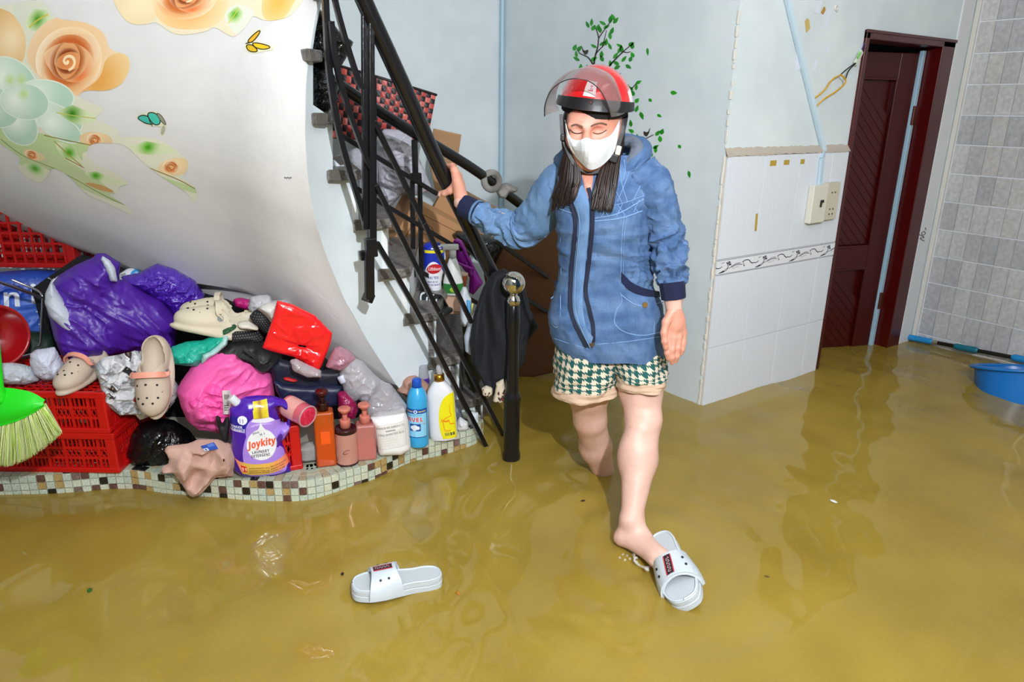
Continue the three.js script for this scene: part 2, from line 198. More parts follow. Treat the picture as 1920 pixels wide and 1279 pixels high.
// cable duct, sockets, yellow wires
{
  const P = (a, b, d = 0) => onZ(a, b, ZS + d), duct = M(0xbcd3e2, 0.35), t = thing('cable_duct', 'pale blue cable duct slanting down the plaster to the sockets', 'duct');
  const a = P(1462, -60, 0.009), b = P(1545, 283, 0.009), c = P(1541, 298, 0.024), e = P(1536, 356, 0.024);
  part('duct_run', bar(a, b, 0.026, 0.014), duct, t); part('duct_drop', [bar(b, c, 0.024, 0.014), bar(c, e, 0.022, 0.013)], duct, t);
  part('duct_lid', bar(a.clone().add(V(0.002, 0, 0.007)), b.clone().add(V(0.002, 0, 0.007)), 0.018, 0.003), M(0xcfe2ee, 0.3), t);
  const o = P(1541, 380, 0.017), s = thing('wall_socket', 'grimy cream double wall socket on white tiles at the end of the duct', 'socket', { o, yaw: 0 }), cream = M(0xc9c3b0, 0.5);
  const p0 = P(1524, 381, 0.017).sub(o), p1 = P(1551, 379, 0.017).sub(o), w = (p1.x - p0.x), h = 0.165;
  part('switch_plate', rbox(w * 0.96, h, 0.03, 0.004, p0.x + 0.005, 0, 0.015), M(0xd9d6c8, 0.45), s);
  part('outlet_plate', rbox(w * 0.9, h, 0.024, 0.004, p1.x, 0.006, 0.012), cream, s);
  part('rocker', [rbox(0.018, 0.012, 0.01, 0.002, p0.x + 0.018, 0.012, 0.032), rbox(0.008, 0.026, 0.008, 0.002, p0.x + 0.012, 0.0, 0.032)], M(0x1c1c1a, 0.6), s);
  { const hm = M(0x54503f, 0.8); for (const y of [0.045, -0.028, -0.05]) for (const k of [-1, 1]) part('outlet_hole', new THREE.CylinderGeometry(0.004, 0.004, 0.003, 10).rotateX(Math.PI / 2).translate(p1.x + k * 0.012, y, 0.0245), hm, s); }
  const y = thing('loose_wires', 'loop of loose yellow wires sticking out of the plaster by the door', 'wire'), yl = M(0xc79a18, 0.4), bk = M(0x12211f, 0.5);
  part('yellow_wire', tube([P(1529, 183, 0.004), P(1546, 169, 0.02), P(1560, 150, 0.03), P(1575, 141, 0.03)], 0.0034, 30), yl, y);
  part('yellow_wire', tube([P(1532, 198, 0.004), P(1545, 186, 0.02), P(1568, 171, 0.03), P(1583, 158, 0.035), P(1585, 149, 0.035), P(1576, 140, 0.03)], 0.0034, 40), yl, y);
  part('black_wire', tube([P(1575, 141, 0.03), P(1590, 128, 0.03), P(1607, 116, 0.02)], 0.0026, 20), bk, y);
  part('black_wire', tube([P(1585, 149, 0.035), P(1592, 132, 0.03), P(1608, 115, 0.02)], 0.0026, 20), bk, y);
  part('connector', bar(P(1604, 120, 0.02), P(1615, 96, 0.012), 0.02, 0.014), M(0xcfd6c4, 0.4), y); part('connector_tab', bar(P(1608, 108, 0.03), P(1613, 98, 0.024), 0.011, 0.006), M(0x86d070, 0.4), y);
  part('blue_wire', tube([P(1616, 94, 0.006), P(1621, 80, 0.004), P(1626, 62, 0.004)], 0.0022, 14), M(0x26347c, 0.5), y);
  const plug = onZ(1567, 15, ZS); solo('wall_plug', 'small broken white wall plug high in the plaster', 'plug', { o: plug, yaw: 0 }, [new THREE.TorusGeometry(0.009, 0.004, 8, 14).translate(0, 0, 0.003), sph(0.004, 0.008, -0.012, 0.004, 8)], M(0xd8d8d4, 0.6));
}
// door: maroon frame and panelled leaf, ajar into the dark room behind
{
  const d = new THREE.Group(); d.name = 'door_1'; d.userData = { kind: 'structure', label: 'maroon panelled wooden door standing ajar in its frame' }; scene.add(d);
  const grain = canvasTex(512, 512, (c, w, h) => { c.fillStyle = '#6a1812'; c.fillRect(0, 0, w, h); for (let i = 0; i < 700; i++) { c.strokeStyle = `rgba(${R0() < 0.5 ? '30,4,2' : '140,50,34'},${0.05 + 0.12 * R0()})`; c.lineWidth = 0.6 + 1.6 * R0(); const x = R0() * w, y = R0() * h; c.beginPath(); c.moveTo(x, y); c.lineTo(x + 6 * (R0() - 0.5), y + 60 + 90 * R0()); c.stroke(); } });
  const wood = M(0x9c5046, 0.34, { map: grain }), frameM = M(0xb05c50, 0.3, { map: grain });
  const J = 0.05;
  part('door_jamb', rbox(J * 0.55, DTOP - FLOOR, 0.13, 0.004, DX0 + J * 0.275, (DTOP + FLOOR) / 2, ZS - 0.052), frameM, d);
  part('door_jamb', rbox(0.115, DTOP - FLOOR, 0.13, 0.004, DX1 - 0.0575, (DTOP + FLOOR) / 2, ZS - 0.052), frameM, d);
  part('door_head', [rbox(DX1 - DX0, J * 0.75, 0.13, 0.004, (DX0 + DX1) / 2, DTOP - J * 0.375, ZS - 0.052), rbox(DX1 - DX0 + 0.01, 0.014, 0.01, 0.003, (DX0 + DX1) / 2, DTOP - 0.006, ZS + 0.012)], frameM, d);
  part('jamb_strip', rbox(0.026, DTOP - FLOOR - 0.05, 0.02, 0.003, DX1 - 0.132, (DTOP + FLOOR - 0.05) / 2, ZS - 0.07), M(0x9fc0d4, 0.4), d, 'pale blue strip along the hinge side of the door');
  const HX = DX1 - 0.146, LW = 0.585, leaf = new THREE.Group(); leaf.name = 'door_leaf'; leaf.position.set(HX, FLOOR, ZS - 0.075); leaf.rotation.y = -16 * D2R; d.add(leaf);
  const LH = DTOP - J - FLOOR - 0.012, S = 0.11;
  for (const [x, w] of [[-S / 2, S], [-LW + S / 2, S]]) part('stile', rbox(w, LH, 0.038, 0.004, x, LH / 2, -0.02), wood, leaf);
  for (const [y0, y1] of [[0, 0.16], [0.68, 0.80], [LH - 0.12, LH]]) part('rail', rbox(LW - 2 * S, y1 - y0, 0.036, 0.004, -LW / 2, (y0 + y1) / 2, -0.02), wood, leaf);
  const chev = (y0, y1) => { const w0 = LW - 2 * S, pitch = 0.052, N = Math.ceil((y1 - y0 + w0) / pitch); for (let i = 0; i < N; i++) { // slanting boards clipped to the opening
      let P = [[-w0 / 2, y1 + w0 * 0.5 - i * pitch], [w0 / 2, y1 - w0 * 0.5 - i * pitch + 0.0], [w0 / 2, y1 - w0 * 0.5 - i * pitch - pitch + 0.004], [-w0 / 2, y1 + w0 * 0.5 - i * pitch - pitch + 0.004]];
      for (const [s, lim] of [[1, y0 + 0.01], [-1, y1 - 0.01]]) { const Q = []; for (let k = 0; k < P.length; k++) { const a = P[k], b = P[(k + 1) % P.length], ia = s * (a[1] - lim) >= 0, ib = s * (b[1] - lim) >= 0; if (ia) Q.push(a); if (ia !== ib) { const t = (lim - a[1]) / (b[1] - a[1]); Q.push([lerp(a[0], b[0], t), lim]); } } P = Q; }
      if (P.length > 2) part('board', new THREE.ExtrudeGeometry(new THREE.Shape(P.map(([x, y]) => new THREE.Vector2(x - LW / 2, y))), { depth: 0.012, bevelEnabled: true, bevelSize: 0.001, bevelThickness: 0.0008, bevelSegments: 1 }).translate(0, 0, -0.03), wood, leaf); } };
  chev(0.16, 0.68); chev(0.80, LH - 0.12);
  part('panel_back', span(-LW + S, -S, 0.1, LH - 0.05, -0.036, -0.03), wood, leaf);
  for (const [y0, y1] of [[0.16, 0.68], [0.80, LH - 0.12]]) part('panel_moulding', [[-LW + S, -S, y1], [-LW + S, -S, y0]].map(([a, b, y]) => rbox(b - a, 0.012, 0.014, 0.003, (a + b) / 2, y, -0.006)).concat([-LW + S, -S].map((x) => rbox(0.012, y1 - y0, 0.014, 0.003, x, (y0 + y1) / 2, -0.006))), wood, leaf);
  for (const y of [1.2, 0.25]) part('hinge', [new THREE.CylinderGeometry(0.007, 0.007, 0.09, 10).translate(HX + 0.004, y, ZS - 0.058), rbox(0.05, 0.085, 0.004, 0.001, HX + 0.036, y, ZS - 0.056)], M(0x5a2a20, 0.45, { metalness: 0.4 }), d);
}
// grey wall tiles, brick print kept in tone, each with its own joint
{
  const r = rng(21), rowH = 0.1455, colW = 0.0745, tex = dataTex(256, (u, v) => { const n = tn(u, v, 6, 31) * 22 + tn(u, v, 19, 33) * 12 + (R0() - 0.5) * 8; return [192 + n * .7, 193 + n * .7, 195 + n * .7]; });
  const mats = [0xffffff, 0xf8f7f5, 0xeeeeee, 0xe6e7e9, 0xfcfaf6].map((c) => M(c, 0.3, { map: tex })), geos = [0, 1, 2, 3].map((k) => { const g = rbox(colW - 0.0022, rowH - 0.0055, 0.007, 0.001, 0, 0, 0, 1), uv = g.attributes.uv; for (let i = 0; i < uv.count; i++) uv.setXY(i, uv.getX(i) * 0.45 + k * 0.23, uv.getY(i) * 0.8 + k * 0.37); return g; });
  part('mortar_bed', span(XG - 0.004, XG + 0.001, FLOOR, 1.93, ZS + 0.02, FRONT), M(0xe4eaf0, 0.7), wallTiled);
  const rest = [];
  for (let j = -2; j < 15; j++) for (let i = 0; i < 36; i++) {
    const y = 0.0415 + rowH * (j + 0.5), z = ZS + 0.03 + colW * (i + 0.5); if (y < FLOOR || y > 1.92) continue;
    const near = i < 18 && j >= 0 && j < 13;
    if (near) { const m = part('tile', geos[(r() * 4) | 0], mats[(r() * 5) | 0], wallTiled); m.rotation.y = Math.PI / 2; m.position.set(XG - 0.005 - 0.0006 * r(), y, z); } else rest.push(geos[(r() * 4) | 0].clone().rotateY(Math.PI / 2).translate(XG - 0.005, y, z));
  }
  part('tile_field', rest, mats[0], wallTiled).userData.kind = 'stuff';
  struct('trim_5', tube([V(XG - 0.022, FLOOR, -1.27), V(XG - 0.022, CEIL, -1.27)], 0.016, 4, 12), M(0xe4e6e6, 0.35));
  struct('trim_3', rbox(0.02, 2.4, 0.022, 0.003, XG - 0.012, 1.0, ZS + 0.014), M(0xd4d2cc, 0.5));
  struct('trim_4', rbox(0.1, 2.0, 0.008, 0.003, DX1 + 0.066, 0.75, ZS + 0.003), M(0xd9dcdf, 0.55));
  // pencil scrawl on the strip beside the door
  const sc = thing('wall_scrawl', 'black scrawled letters on the pale strip beside the door', 'writing'), ink = M(0x26262a, 0.8), s = (p) => part('letter', tube(p.map(([a, b]) => onZ(a, b, ZS + 0.0085)), 0.0016, 20, 6), ink, sc);
  s([[1724, 440], [1733, 445], [1725, 447], [1733, 452]]); s([[1733, 434], [1728, 437], [1731, 441], [1735, 438], [1733, 434]]); s([[1735, 427], [1736, 431]]);
  s([[1703, 494], [1706, 497], [1703, 500], [1705, 504]]);
}
// flood water: a rippled skin over silty water
{
  const feet = [[1.549, -1.658, 0.03, 3.2], [1.33, -1.26, 0.05, 3.0], [0.66, -1.47, 0.02, 5], [1.323, -1.919, 0.006, 6], [3.55, -1.25, 0.006, 4]];
  const hgt = (x, z) => {
    let y = 0.006 * n3(x * 1.5, z * 1.5, 1) + 0.0046 * n3(x * 3.4 + z, z * 2.9, 4) + 0.0012 * n3(x * 9, z * 7, 8);
    for (const [a, b, amp, k] of feet) { const r = Math.hypot(x - a, z - b); y += amp * 0.11 * Math.sin(r * 46 - 1.2 + n3(x * 5, z * 5, 2)) * Math.exp(-r * k) * sstep(0, 0.05, r); }
    return y;
  };
  const nu = 300, nv = 310, wx0 = LEFT, wx1 = XG, wz0 = ZA, wz1 = FRONT;
  const g = sheet(nu, nv, (u, v) => { const x = lerp(wx0, wx1, u), z = lerp(wz0, wz1, v); return V(x, hgt(x, z), z); }, 0, (u, v, p) => [p.x, p.z]);
  const silt = dataTex(512, (u, v) => { const n = tn(u, v, 4, 40) * 9 + tn(u, v, 11, 44) * 6 + (R0() - 0.5) * 5; return [168 + n, 142 + n * 0.95, 58 + n * 0.7]; });
  const wat = new THREE.Group(); wat.name = 'flood_water'; wat.userData = { kind: 'structure', label: 'murky yellow-brown flood water covering the floor' }; scene.add(wat);
  part('water_surface', g, M(0xffffff, 0.012, { map: rep(silt, 0.5), opacity: 0.76, transparent: true, ior: 1.5 }), wat);
  part('silt_layer', sheet(2, 2, (u, v) => V(lerp(wx0, wx1, u), -0.075, lerp(wz0, wz1, v)), 0, (u, v, p) => [p.x, p.z]), M(0xf0e4c8, 0.95, { map: rep(silt, 0.5), opacity: 0.8, transparent: true }), wat);
}
// ---------------------------------------------------------------- mosaic ledge under the stairs
const YL = 0.065;
const ledgePx = [[0, 894], [120, 888], [228, 880], [330, 893], [446, 900], [508, 902], [571, 901], [612, 894], [654, 881], [700, 867], [775, 835], [855, 812], [885, 804]];
{
  const P = [V(-0.9, 0, -2.95), V(-0.5, 0, -2.79), ...ledgePx.map(([a, b]) => onY(a, b, YL).setY(0)), V(1.335, 0, -2.13), V(1.36, 0, -2.2), V(1.36, 0, -2.32)], c = curve(P);
  c.arcLengthDivisions = 600;
  const L = c.getLength(), pitch = 0.0262, n = Math.floor(L / pitch), pts = [], nor = [];
  for (let i = 0; i <= n; i++) { const u = i * pitch / L; pts.push(c.getPointAt(Math.min(1, u))); const t = c.getTangentAt(Math.min(1, u)); nor.push(V(-t.z, 0, t.x).normalize()); }
  const root = new THREE.Group(); root.name = 'mosaic_ledge'; root.userData = { kind: 'structure', label: 'curved low ledge faced with small glass mosaic tiles' }; scene.add(root);
  const sh = new THREE.Shape(); pts.forEach((p, i) => { const q = p.clone().addScaledVector(nor[i], -0.003); i ? sh.lineTo(q.x, -q.z) : sh.moveTo(q.x, -q.z); }); sh.lineTo(1.36, 3.44); sh.lineTo(-0.9, 3.44);
  part('ledge_body', new THREE.ExtrudeGeometry(sh, { depth: YL - 0.003 - FLOOR, bevelEnabled: false }).rotateX(-Math.PI / 2).translate(0, FLOOR, 0), M(0xb9b6a2, 0.8), root);
  const r = rng(33), tx = (c0, c1, s) => dataTex(64, (u, v) => { const k = clamp(0.5 + 0.75 * tn(u, v, 5, s) + 0.35 * tn(u, v, 13, s + 2)); return [0, 1, 2].map((i) => lerp(c0[i], c1[i], k)); });
  const fam = [[hex(0xb3bfa8), hex(0xe3e8d8), 8], [hex(0xa8b8a6), hex(0xd8e0d2), 6], [hex(0xb7bfa6), hex(0xe6e4cf), 6], [hex(0x9a7c48), hex(0xcdb47e), 3], [hex(0x4a302b), hex(0x7c5a52), 3], [hex(0x0c0b0b), hex(0x38312e), 2], [hex(0x5b4440), hex(0x9a857c), 1]];
  const bag0 = fam.flatMap((f, i) => Array(f[2]).fill(i)), mats = fam.map((f, i) => M(0xffffff, 0.13, { map: tx(f[0], f[1], i * 3 + 50), clearcoat: 0.6, clearcoatRoughness: 0.05 }));
  const pale = fam.slice(0, 3), mt = [0, 1, 2, 2, 0].map((i, k) => M(k > 2 ? 0xc9b9a8 : 0xd8d8d2, 0.3, { map: mats[i].map }));
  const tileG = rbox(pitch - 0.0028, pitch - 0.0028, 0.005, 0.0009, 0, 0, 0, 1), below = [];
  for (let i = 0; i < n; i++) {
    const a = pts[i], b = pts[i + 1], o = nor[i].clone().add(nor[i + 1]).normalize(), x = b.clone().sub(a).normalize(), mid = a.clone().add(b).multiplyScalar(0.5), vis = mid.x > -0.32;
    for (let k = 0; k < 6; k++) {
      const m4 = new THREE.Matrix4().makeBasis(x, V(0, 1, 0), o).setPosition(mid.clone().addScaledVector(o, 0.0006 * r()).setY(YL - 0.012 - pitch * (k + 0.5) + 0.012));
      const q = bag0[(r() * bag0.length) | 0];
      if (vis && k < 3) { const m = part('tile', tileG, mats[q], root); m.applyMatrix4(m4); } else below.push(tileG.clone().applyMatrix4(m4));
    }
    for (let k = 0; k < 4; k++) {
      const inx = mid.clone().addScaledVector(o, -0.004 - pitch * (k + 0.5)).setY(YL - 0.001), m4 = new THREE.Matrix4().makeBasis(x, o.clone().negate(), V(0, 1, 0)).setPosition(inx), q = r() < 0.72 ? (r() * 3) | 0 : 3 + ((r() * 2) | 0), dk = r() < 0.06;
      if (vis && k < 2) { const m = part('top_tile', tileG, dk ? mats[5] : mt[q], root); m.applyMatrix4(m4); } else below.push(tileG.clone().applyMatrix4(m4));
    }
  }
  part('tile_field', below, mt[1], root).userData.kind = 'stuff';
}
// ---------------------------------------------------------------- the winding stair
const Zs = (px) => -2.25 + (px < 650 ? ((650 - px) / 80) ** 2 * 0.11 : 0), onS = (x, y, d = 0) => onZ(x, y, Zs(x) + d);
const soffitEdge = [[745, 725], [690, 640], [645, 560], [612, 480], [590, 410], [577, 330], [572, 250], [574, 150], [590, 40], [620, -90], [660, -220]];
const stair = new THREE.Group(); stair.name = 'staircase'; stair.userData = { kind: 'structure', label: 'winding staircase with white sides and grey granite treads' }; scene.add(stair);
{
  // inner side, stepped along its upper edge
  const Lx = (y) => { if (y > 725) return lerp(745, 800, (y - 725) / 60); const e = soffitEdge; for (let i = 0; i < e.length - 1; i++) if (y <= e[i][1] && y >= e[i + 1][1]) return lerp(e[i][0], e[i + 1][0], (y - e[i][1]) / (e[i + 1][1] - e[i][1])); return 660; };
  const steps = [[-230, 0], [-120, 0], [0, 0], [103, 587], [222, 624], [328, 671], [424, 722], [514, 768], [596, 818], [680, 861], [757, 905], [832, 930]];
  const rows = []; for (let i = 0; i < steps.length - 1; i++) { const [y0, x] = steps[i], y1 = steps[i + 1][0]; for (let k = 0; k <= 6; k++) rows.push([lerp(y0, y1, k / 6) + (k === 0 ? 0.01 : 0), x]); }
  const nu = 26, g = sheet(nu, rows.length - 1, (u, v) => { const [y, R] = rows[Math.round(v * (rows.length - 1))], L = Lx(y), x = lerp(L, Math.max(R, L + 4), u); return onS(x, y); }, -0.12, (u, v, p) => [p.x * 0.55, p.y * 0.55]);
  part('stair_side', g, M(0xffffff, 0.5, { map: plasterTex, bumpMap: plasterBump, bumpScale: 0.0016 }), stair);
  // granite treads and the risers under them
  const gran = dataTex(256, (u, v) => { const n = (R0() - 0.5) * 70 + tn(u, v, 30, 60) * 40 + tn(u, v, 6, 62) * 16; return [112 + n, 108 + n, 104 + n * 0.9]; });
  const granM = M(0xffffff, 0.35, { map: rep(gran, 2.2) }), edgeM = M(0xd8d4cc, 0.6, { map: rep(gran, 2.2) });
  const T = [[805, 861, 679, 50], [759, 819, 596, 54], [711, 769, 513, 60], [665, 732, 421, 66], [617, 675, 328, 73], [589, 637, 222, 80], [578, 602, 103, 86], [852, 907, 757, 46], [590, 625, -20, 92]];
  for (const [xl, xr, y, ang] of T) {
    const a = onS(xl, y, 0.03), b = onS(xr, y, 0.03), Y = (a.y + b.y) / 2, A = ang * D2R, dir = V(Math.cos(A), 0, -Math.sin(A)), prev = V(Math.cos(A + 0.15), 0, -Math.sin(A + 0.15)), far = 0.64;
    const c = b.clone().addScaledVector(dir, far), d = a.clone().addScaledVector(prev, far), s = new THREE.Shape([[a.x, -a.z], [b.x, -b.z], [c.x, -c.z], [d.x, -d.z]].map((q) => new THREE.Vector2(...q)));
    const g2 = metres(new THREE.ExtrudeGeometry(s, { depth: 0.026, bevelEnabled: true, bevelSize: 0.003, bevelThickness: 0.003, bevelSegments: 1 }).rotateX(-Math.PI / 2).translate(0, Y - 0.014, 0), 1);
    part('tread', g2, granM, stair);
    part('tread_end', bar(a.clone().add(V(0, -0.001, 0.001)), a.clone().lerp(b, 0.42).add(V(0, -0.001, 0.001)), 0.034, 0.012), edgeM, stair);
    const b2 = b.clone().add(V(-0.022, 0, -0.03)), c2 = c.clone().add(V(-0.022, 0, 0)), rr = sheet(2, 2, (u, v) => b2.clone().lerp(c2, u).setY(Y - 0.014 - v * 0.165), 0.02, (u, v) => [u * 2, v * 0.4]);
    if (y > 300) part('riser', rr, y > 560 ? granM : plasterPale, stair);
  }
}
// underside of the upper flight, swelling like a hull towards the room
const sofP = {};
{
  const B = curve([[-150, 330, 2.6], [0, 395, 2.6], [150, 465, 2.6], [300, 520, 2.6], [480, 556, 2.58], [620, 640, 2.55]].map((q) => at(...q)).concat([onS(745, 725)]));
  const T = curve([at(-150, -220, 1.97), at(0, -220, 1.98), at(150, -220, 1.995), at(320, -220, 2.02), at(470, -220, 2.045), at(580, -220, 2.068), onS(660, -220)]);
  const Rr = curve(soffitEdge.map(([a, b]) => onS(a, b))), Lf = curve([at(-150, 330, 2.6), at(-150, 302, 2.42), at(-150, 250, 2.28), at(-150, 165, 2.17), at(-150, 50, 2.09), at(-150, -85, 2.02), at(-150, -220, 1.97)]);
  const P00 = B.getPoint(0), P10 = B.getPoint(1), P01 = T.getPoint(0), P11 = T.getPoint(1);
  sofP.P = (u, v) => { const p = B.getPoint(u).multiplyScalar(1 - v).addScaledVector(T.getPoint(u), v).addScaledVector(Lf.getPoint(v), 1 - u).addScaledVector(Rr.getPoint(v), u);
    return p.addScaledVector(P00, -(1 - u) * (1 - v)).addScaledVector(P10, -u * (1 - v)).addScaledVector(P01, -(1 - u) * v).addScaledVector(P11, -u * v); };
  sofP.N = (u, v) => { const e = 1e-3, a = sofP.P(Math.min(1, u + e), v).sub(sofP.P(Math.max(0, u - e), v)), b = sofP.P(u, Math.min(1, v + e)).sub(sofP.P(u, Math.max(0, v - e))); return a.cross(b).normalize(); };
  const lut = []; for (let j = 0; j <= 60; j++) for (let i = 0; i <= 60; i++) { const [x, y] = project(sofP.P(i / 60, j / 60)); lut.push([x, y, i / 60, j / 60]); }
  sofP.uv = (x, y) => { let b = null, bd = 1e9; for (const q of lut) { const d = (q[0] - x) ** 2 + (q[1] - y) ** 2; if (d < bd) { bd = d; b = q; } }
    let u = b[2], v = b[3]; for (let k = 0; k < 5; k++) { const e = 0.004, [x0, y0] = project(sofP.P(u, v)), [xu, yu] = project(sofP.P(u + e, v)), [xv, yv] = project(sofP.P(u, v + e)), a = (xu - x0) / e, c = (yu - y0) / e, b2 = (xv - x0) / e, d = (yv - y0) / e, D = a * d - b2 * c; if (Math.abs(D) < 1e-6) break; u = clamp(u + ((x - x0) * d - (y - y0) * b2) / D); v = clamp(v + ((y - y0) * a - (x - x0) * c) / D); } return [u, v]; };
  const paint = dataTex(512, (u, v) => { const n = tn(u, v, 4, 70) * 5 + tn(u, v, 15, 72) * 3; return [212 + n, 211 + n, 210 + n]; });
  const g = sheet(70, 70, (u, v) => v < 0.04 ? sofP.P(u, 0).add(V(-0.3, 0.10, -0.45).multiplyScalar((0.04 - v) / 0.04)) : sofP.P(u, (v - 0.04) / 0.96), 0.05, (u, v) => [u * 1.3, v * 1.3]);
  part('stair_soffit', g, M(0xffffff, 0.5, { map: paint, bumpMap: plasterBump, bumpScale: 0.0015 }), stair);
}
// ---------------------------------------------------------------- railings
{
  const blk = M(0x141316, 0.2, { bumpMap: plasterBump, bumpScale: 0.0004 }), Zr = -2.06, P = (x, y, d = 0) => onZ(x, y, Zr + d), chrome = M(0xd8d4cc, 0.06, { metalness: 1 });
  const nw = V(1.33, FLOOR, -1.925), rail = thing('stair_railing', 'black iron stair railing with a chrome ball on its newel post', 'railing', { o: nw, yaw: 0 }), off = (g) => g.translate(-nw.x, -nw.y, -nw.z);
  const pt = (n, g) => part(n, off(Array.isArray(g) ? merge(g) : g), blk, rail);
  pt('handrail', tube([P(945, 552), P(910, 488), P(868, 402), P(840, 346), P(805, 272), P(770, 192), P(728, 100), P(683, 2), P(640, -100)], 0.0245, 60, 16));
  const yb = 0.25; // newel: stout foot, slimmer turned shaft, chrome collar and ball
  part('newel_post', lathe([[0, 0], [0.029, 0], [0.029, 0.235], [0.033, 0.25], [0.033, 0.27], [0.029, 0.285], [0.029, 0.47], [0.032, 0.48], [0.032, 0.495], [0.026, 0.51], [0.024, 0.52], [0.02, 0.70], [0.024, 0.76], [0.022, 0.83], [0, 0.832]], 24), blk, rail);
  part('collar', lathe([[0, 0.828], [0.022, 0.828], [0.022, 0.842], [0.024, 0.846], [0.022, 0.85], [0.02, 0.858], [0.014, 0.862], [0.012, 0.872], [0, 0.872]], 24), chrome, rail);
  part('ball', new THREE.SphereGeometry(0.0395, 40, 24).translate(0, 0.905, 0), chrome, rail, 'polished chrome ball on top of the newel');
  const w = 0.0155, d = 0.0155, b = (x0, y0, x1, y1, ww = w, dz = 0) => pt('baluster', bar(P(x0, y0, dz), P(x1, y1, dz), ww, d));
  const sw = (pts, ww = w, dz = 0) => pt('scroll_bar', sweep(pts.map(([x, y]) => P(x, y, dz)), ww, 0.006 + d * 0.5, V(0, 0, 1)));
  sw([[605, -60], [610, 0], [617, 130], [634, 240], [652, 310], [672, 375], [686, 425]], 0.017, -0.01);
  sw([[618, -60], [628, 0], [645, 65], [665, 130], [678, 165]], 0.014, 0.004);
  sw([[621, 40], [630, 120], [655, 210], [682, 285], [694, 315]], 0.014, 0.012);
  b(683, 20, 685, 430, 0.017, -0.004); b(696, 10, 697, 470, 0.017, 0.008); b(696, 140, 697, 470, 0.03, -0.012);
  pt('post_block', [bar(P(694, 446, 0.004), P(697, 482, 0.004), 0.036, 0.026), bar(P(692, 470), P(693, 560), 0.029, 0.02), bar(P(684, 556, -0.05), P(697, 560, 0), 0.02, 0.03)]);
  b(679, 470, 682, 488, 0.02, -0.02);
  b(700, 226, 795, 418); b(795, 418, 884, 605); b(704, 346, 822, 585); b(822, 585, 943, 816); pt('baluster', sweep([P(706, 455), P(775, 573), P(850, 718), P(900, 815), P(925, 868), P(935, 890)], 0.016, 0.014, V(0, 0, 1)));
  // farther railing on the outer side of the stair
  const Zf = -2.52, Q = (x, y, d2 = 0) => onZ(x, y, Zf + d2), fo = Q(790, 560).setY(FLOOR), far = thing('stair_railing', 'black railing on the far side of the stair, sloping down behind the woman', 'railing', { o: fo, yaw: 0 }), fpt = (n, g) => part(n, (Array.isArray(g) ? merge(g) : g).translate(-fo.x, -fo.y, -fo.z), blk, far);
  fpt('handrail', tube([Q(540, 92), Q(700, 202), Q(880, 312), Q(960, 371), Q(1055, 442), Q(1160, 520)], 0.0205, 40, 14));
  fpt('baluster', bar(Q(777, 262), Q(779, 332), 0.02, 0.018)); fpt('post_block', bar(Q(779, 324), Q(780, 344), 0.042, 0.028));
  fpt('baluster', bar(Q(773, 340), Q(775, 520), 0.016, 0.016)); fpt('baluster', bar(Q(787, 340), Q(792, 620), 0.016, 0.016));
  for (const [a, b2, c, e] of [[640, 254, 820, 364], [660, 348, 880, 478], [700, 460, 895, 568], [930, 452, 1060, 542], [960, 544, 1060, 606]]) fpt('baluster', bar(Q(a, b2, 0.01), Q(c, e, 0.01), 0.017, 0.012));
  fpt('baluster', bar(Q(1075, 470), V(Q(1075, 470).x, FLOOR, Zf), 0.02, 0.02));
}
// ---------------------------------------------------------------- things heaped on the ledge under the stair
const gloss = (c, r = 0.28, o = {}) => M(c, r, { bumpMap: rep(crinkleBump, 5), bumpScale: 0.004, ...o });
const zm = (k, ox, oy) => (list) => list.map(([x, y]) => [x / k + ox, y / k + oy]);
const z5 = zm(4.2625, 0, 380), z6 = zm(4.2625, 0, 640), z7 = zm(4.2625, 300, 500), z8 = zm(4.8, 300, 700), z4 = zm(3.998, 560, 560), zb = zm(6.09, 700, 650), zp = zm(7.52, 420, 730);
function soft(name, label, cat, o, poly, mat, opt, group) { const F = frame(o); return [solo(name, label, cat, F, bag(F, poly, opt), mat, group), F]; }
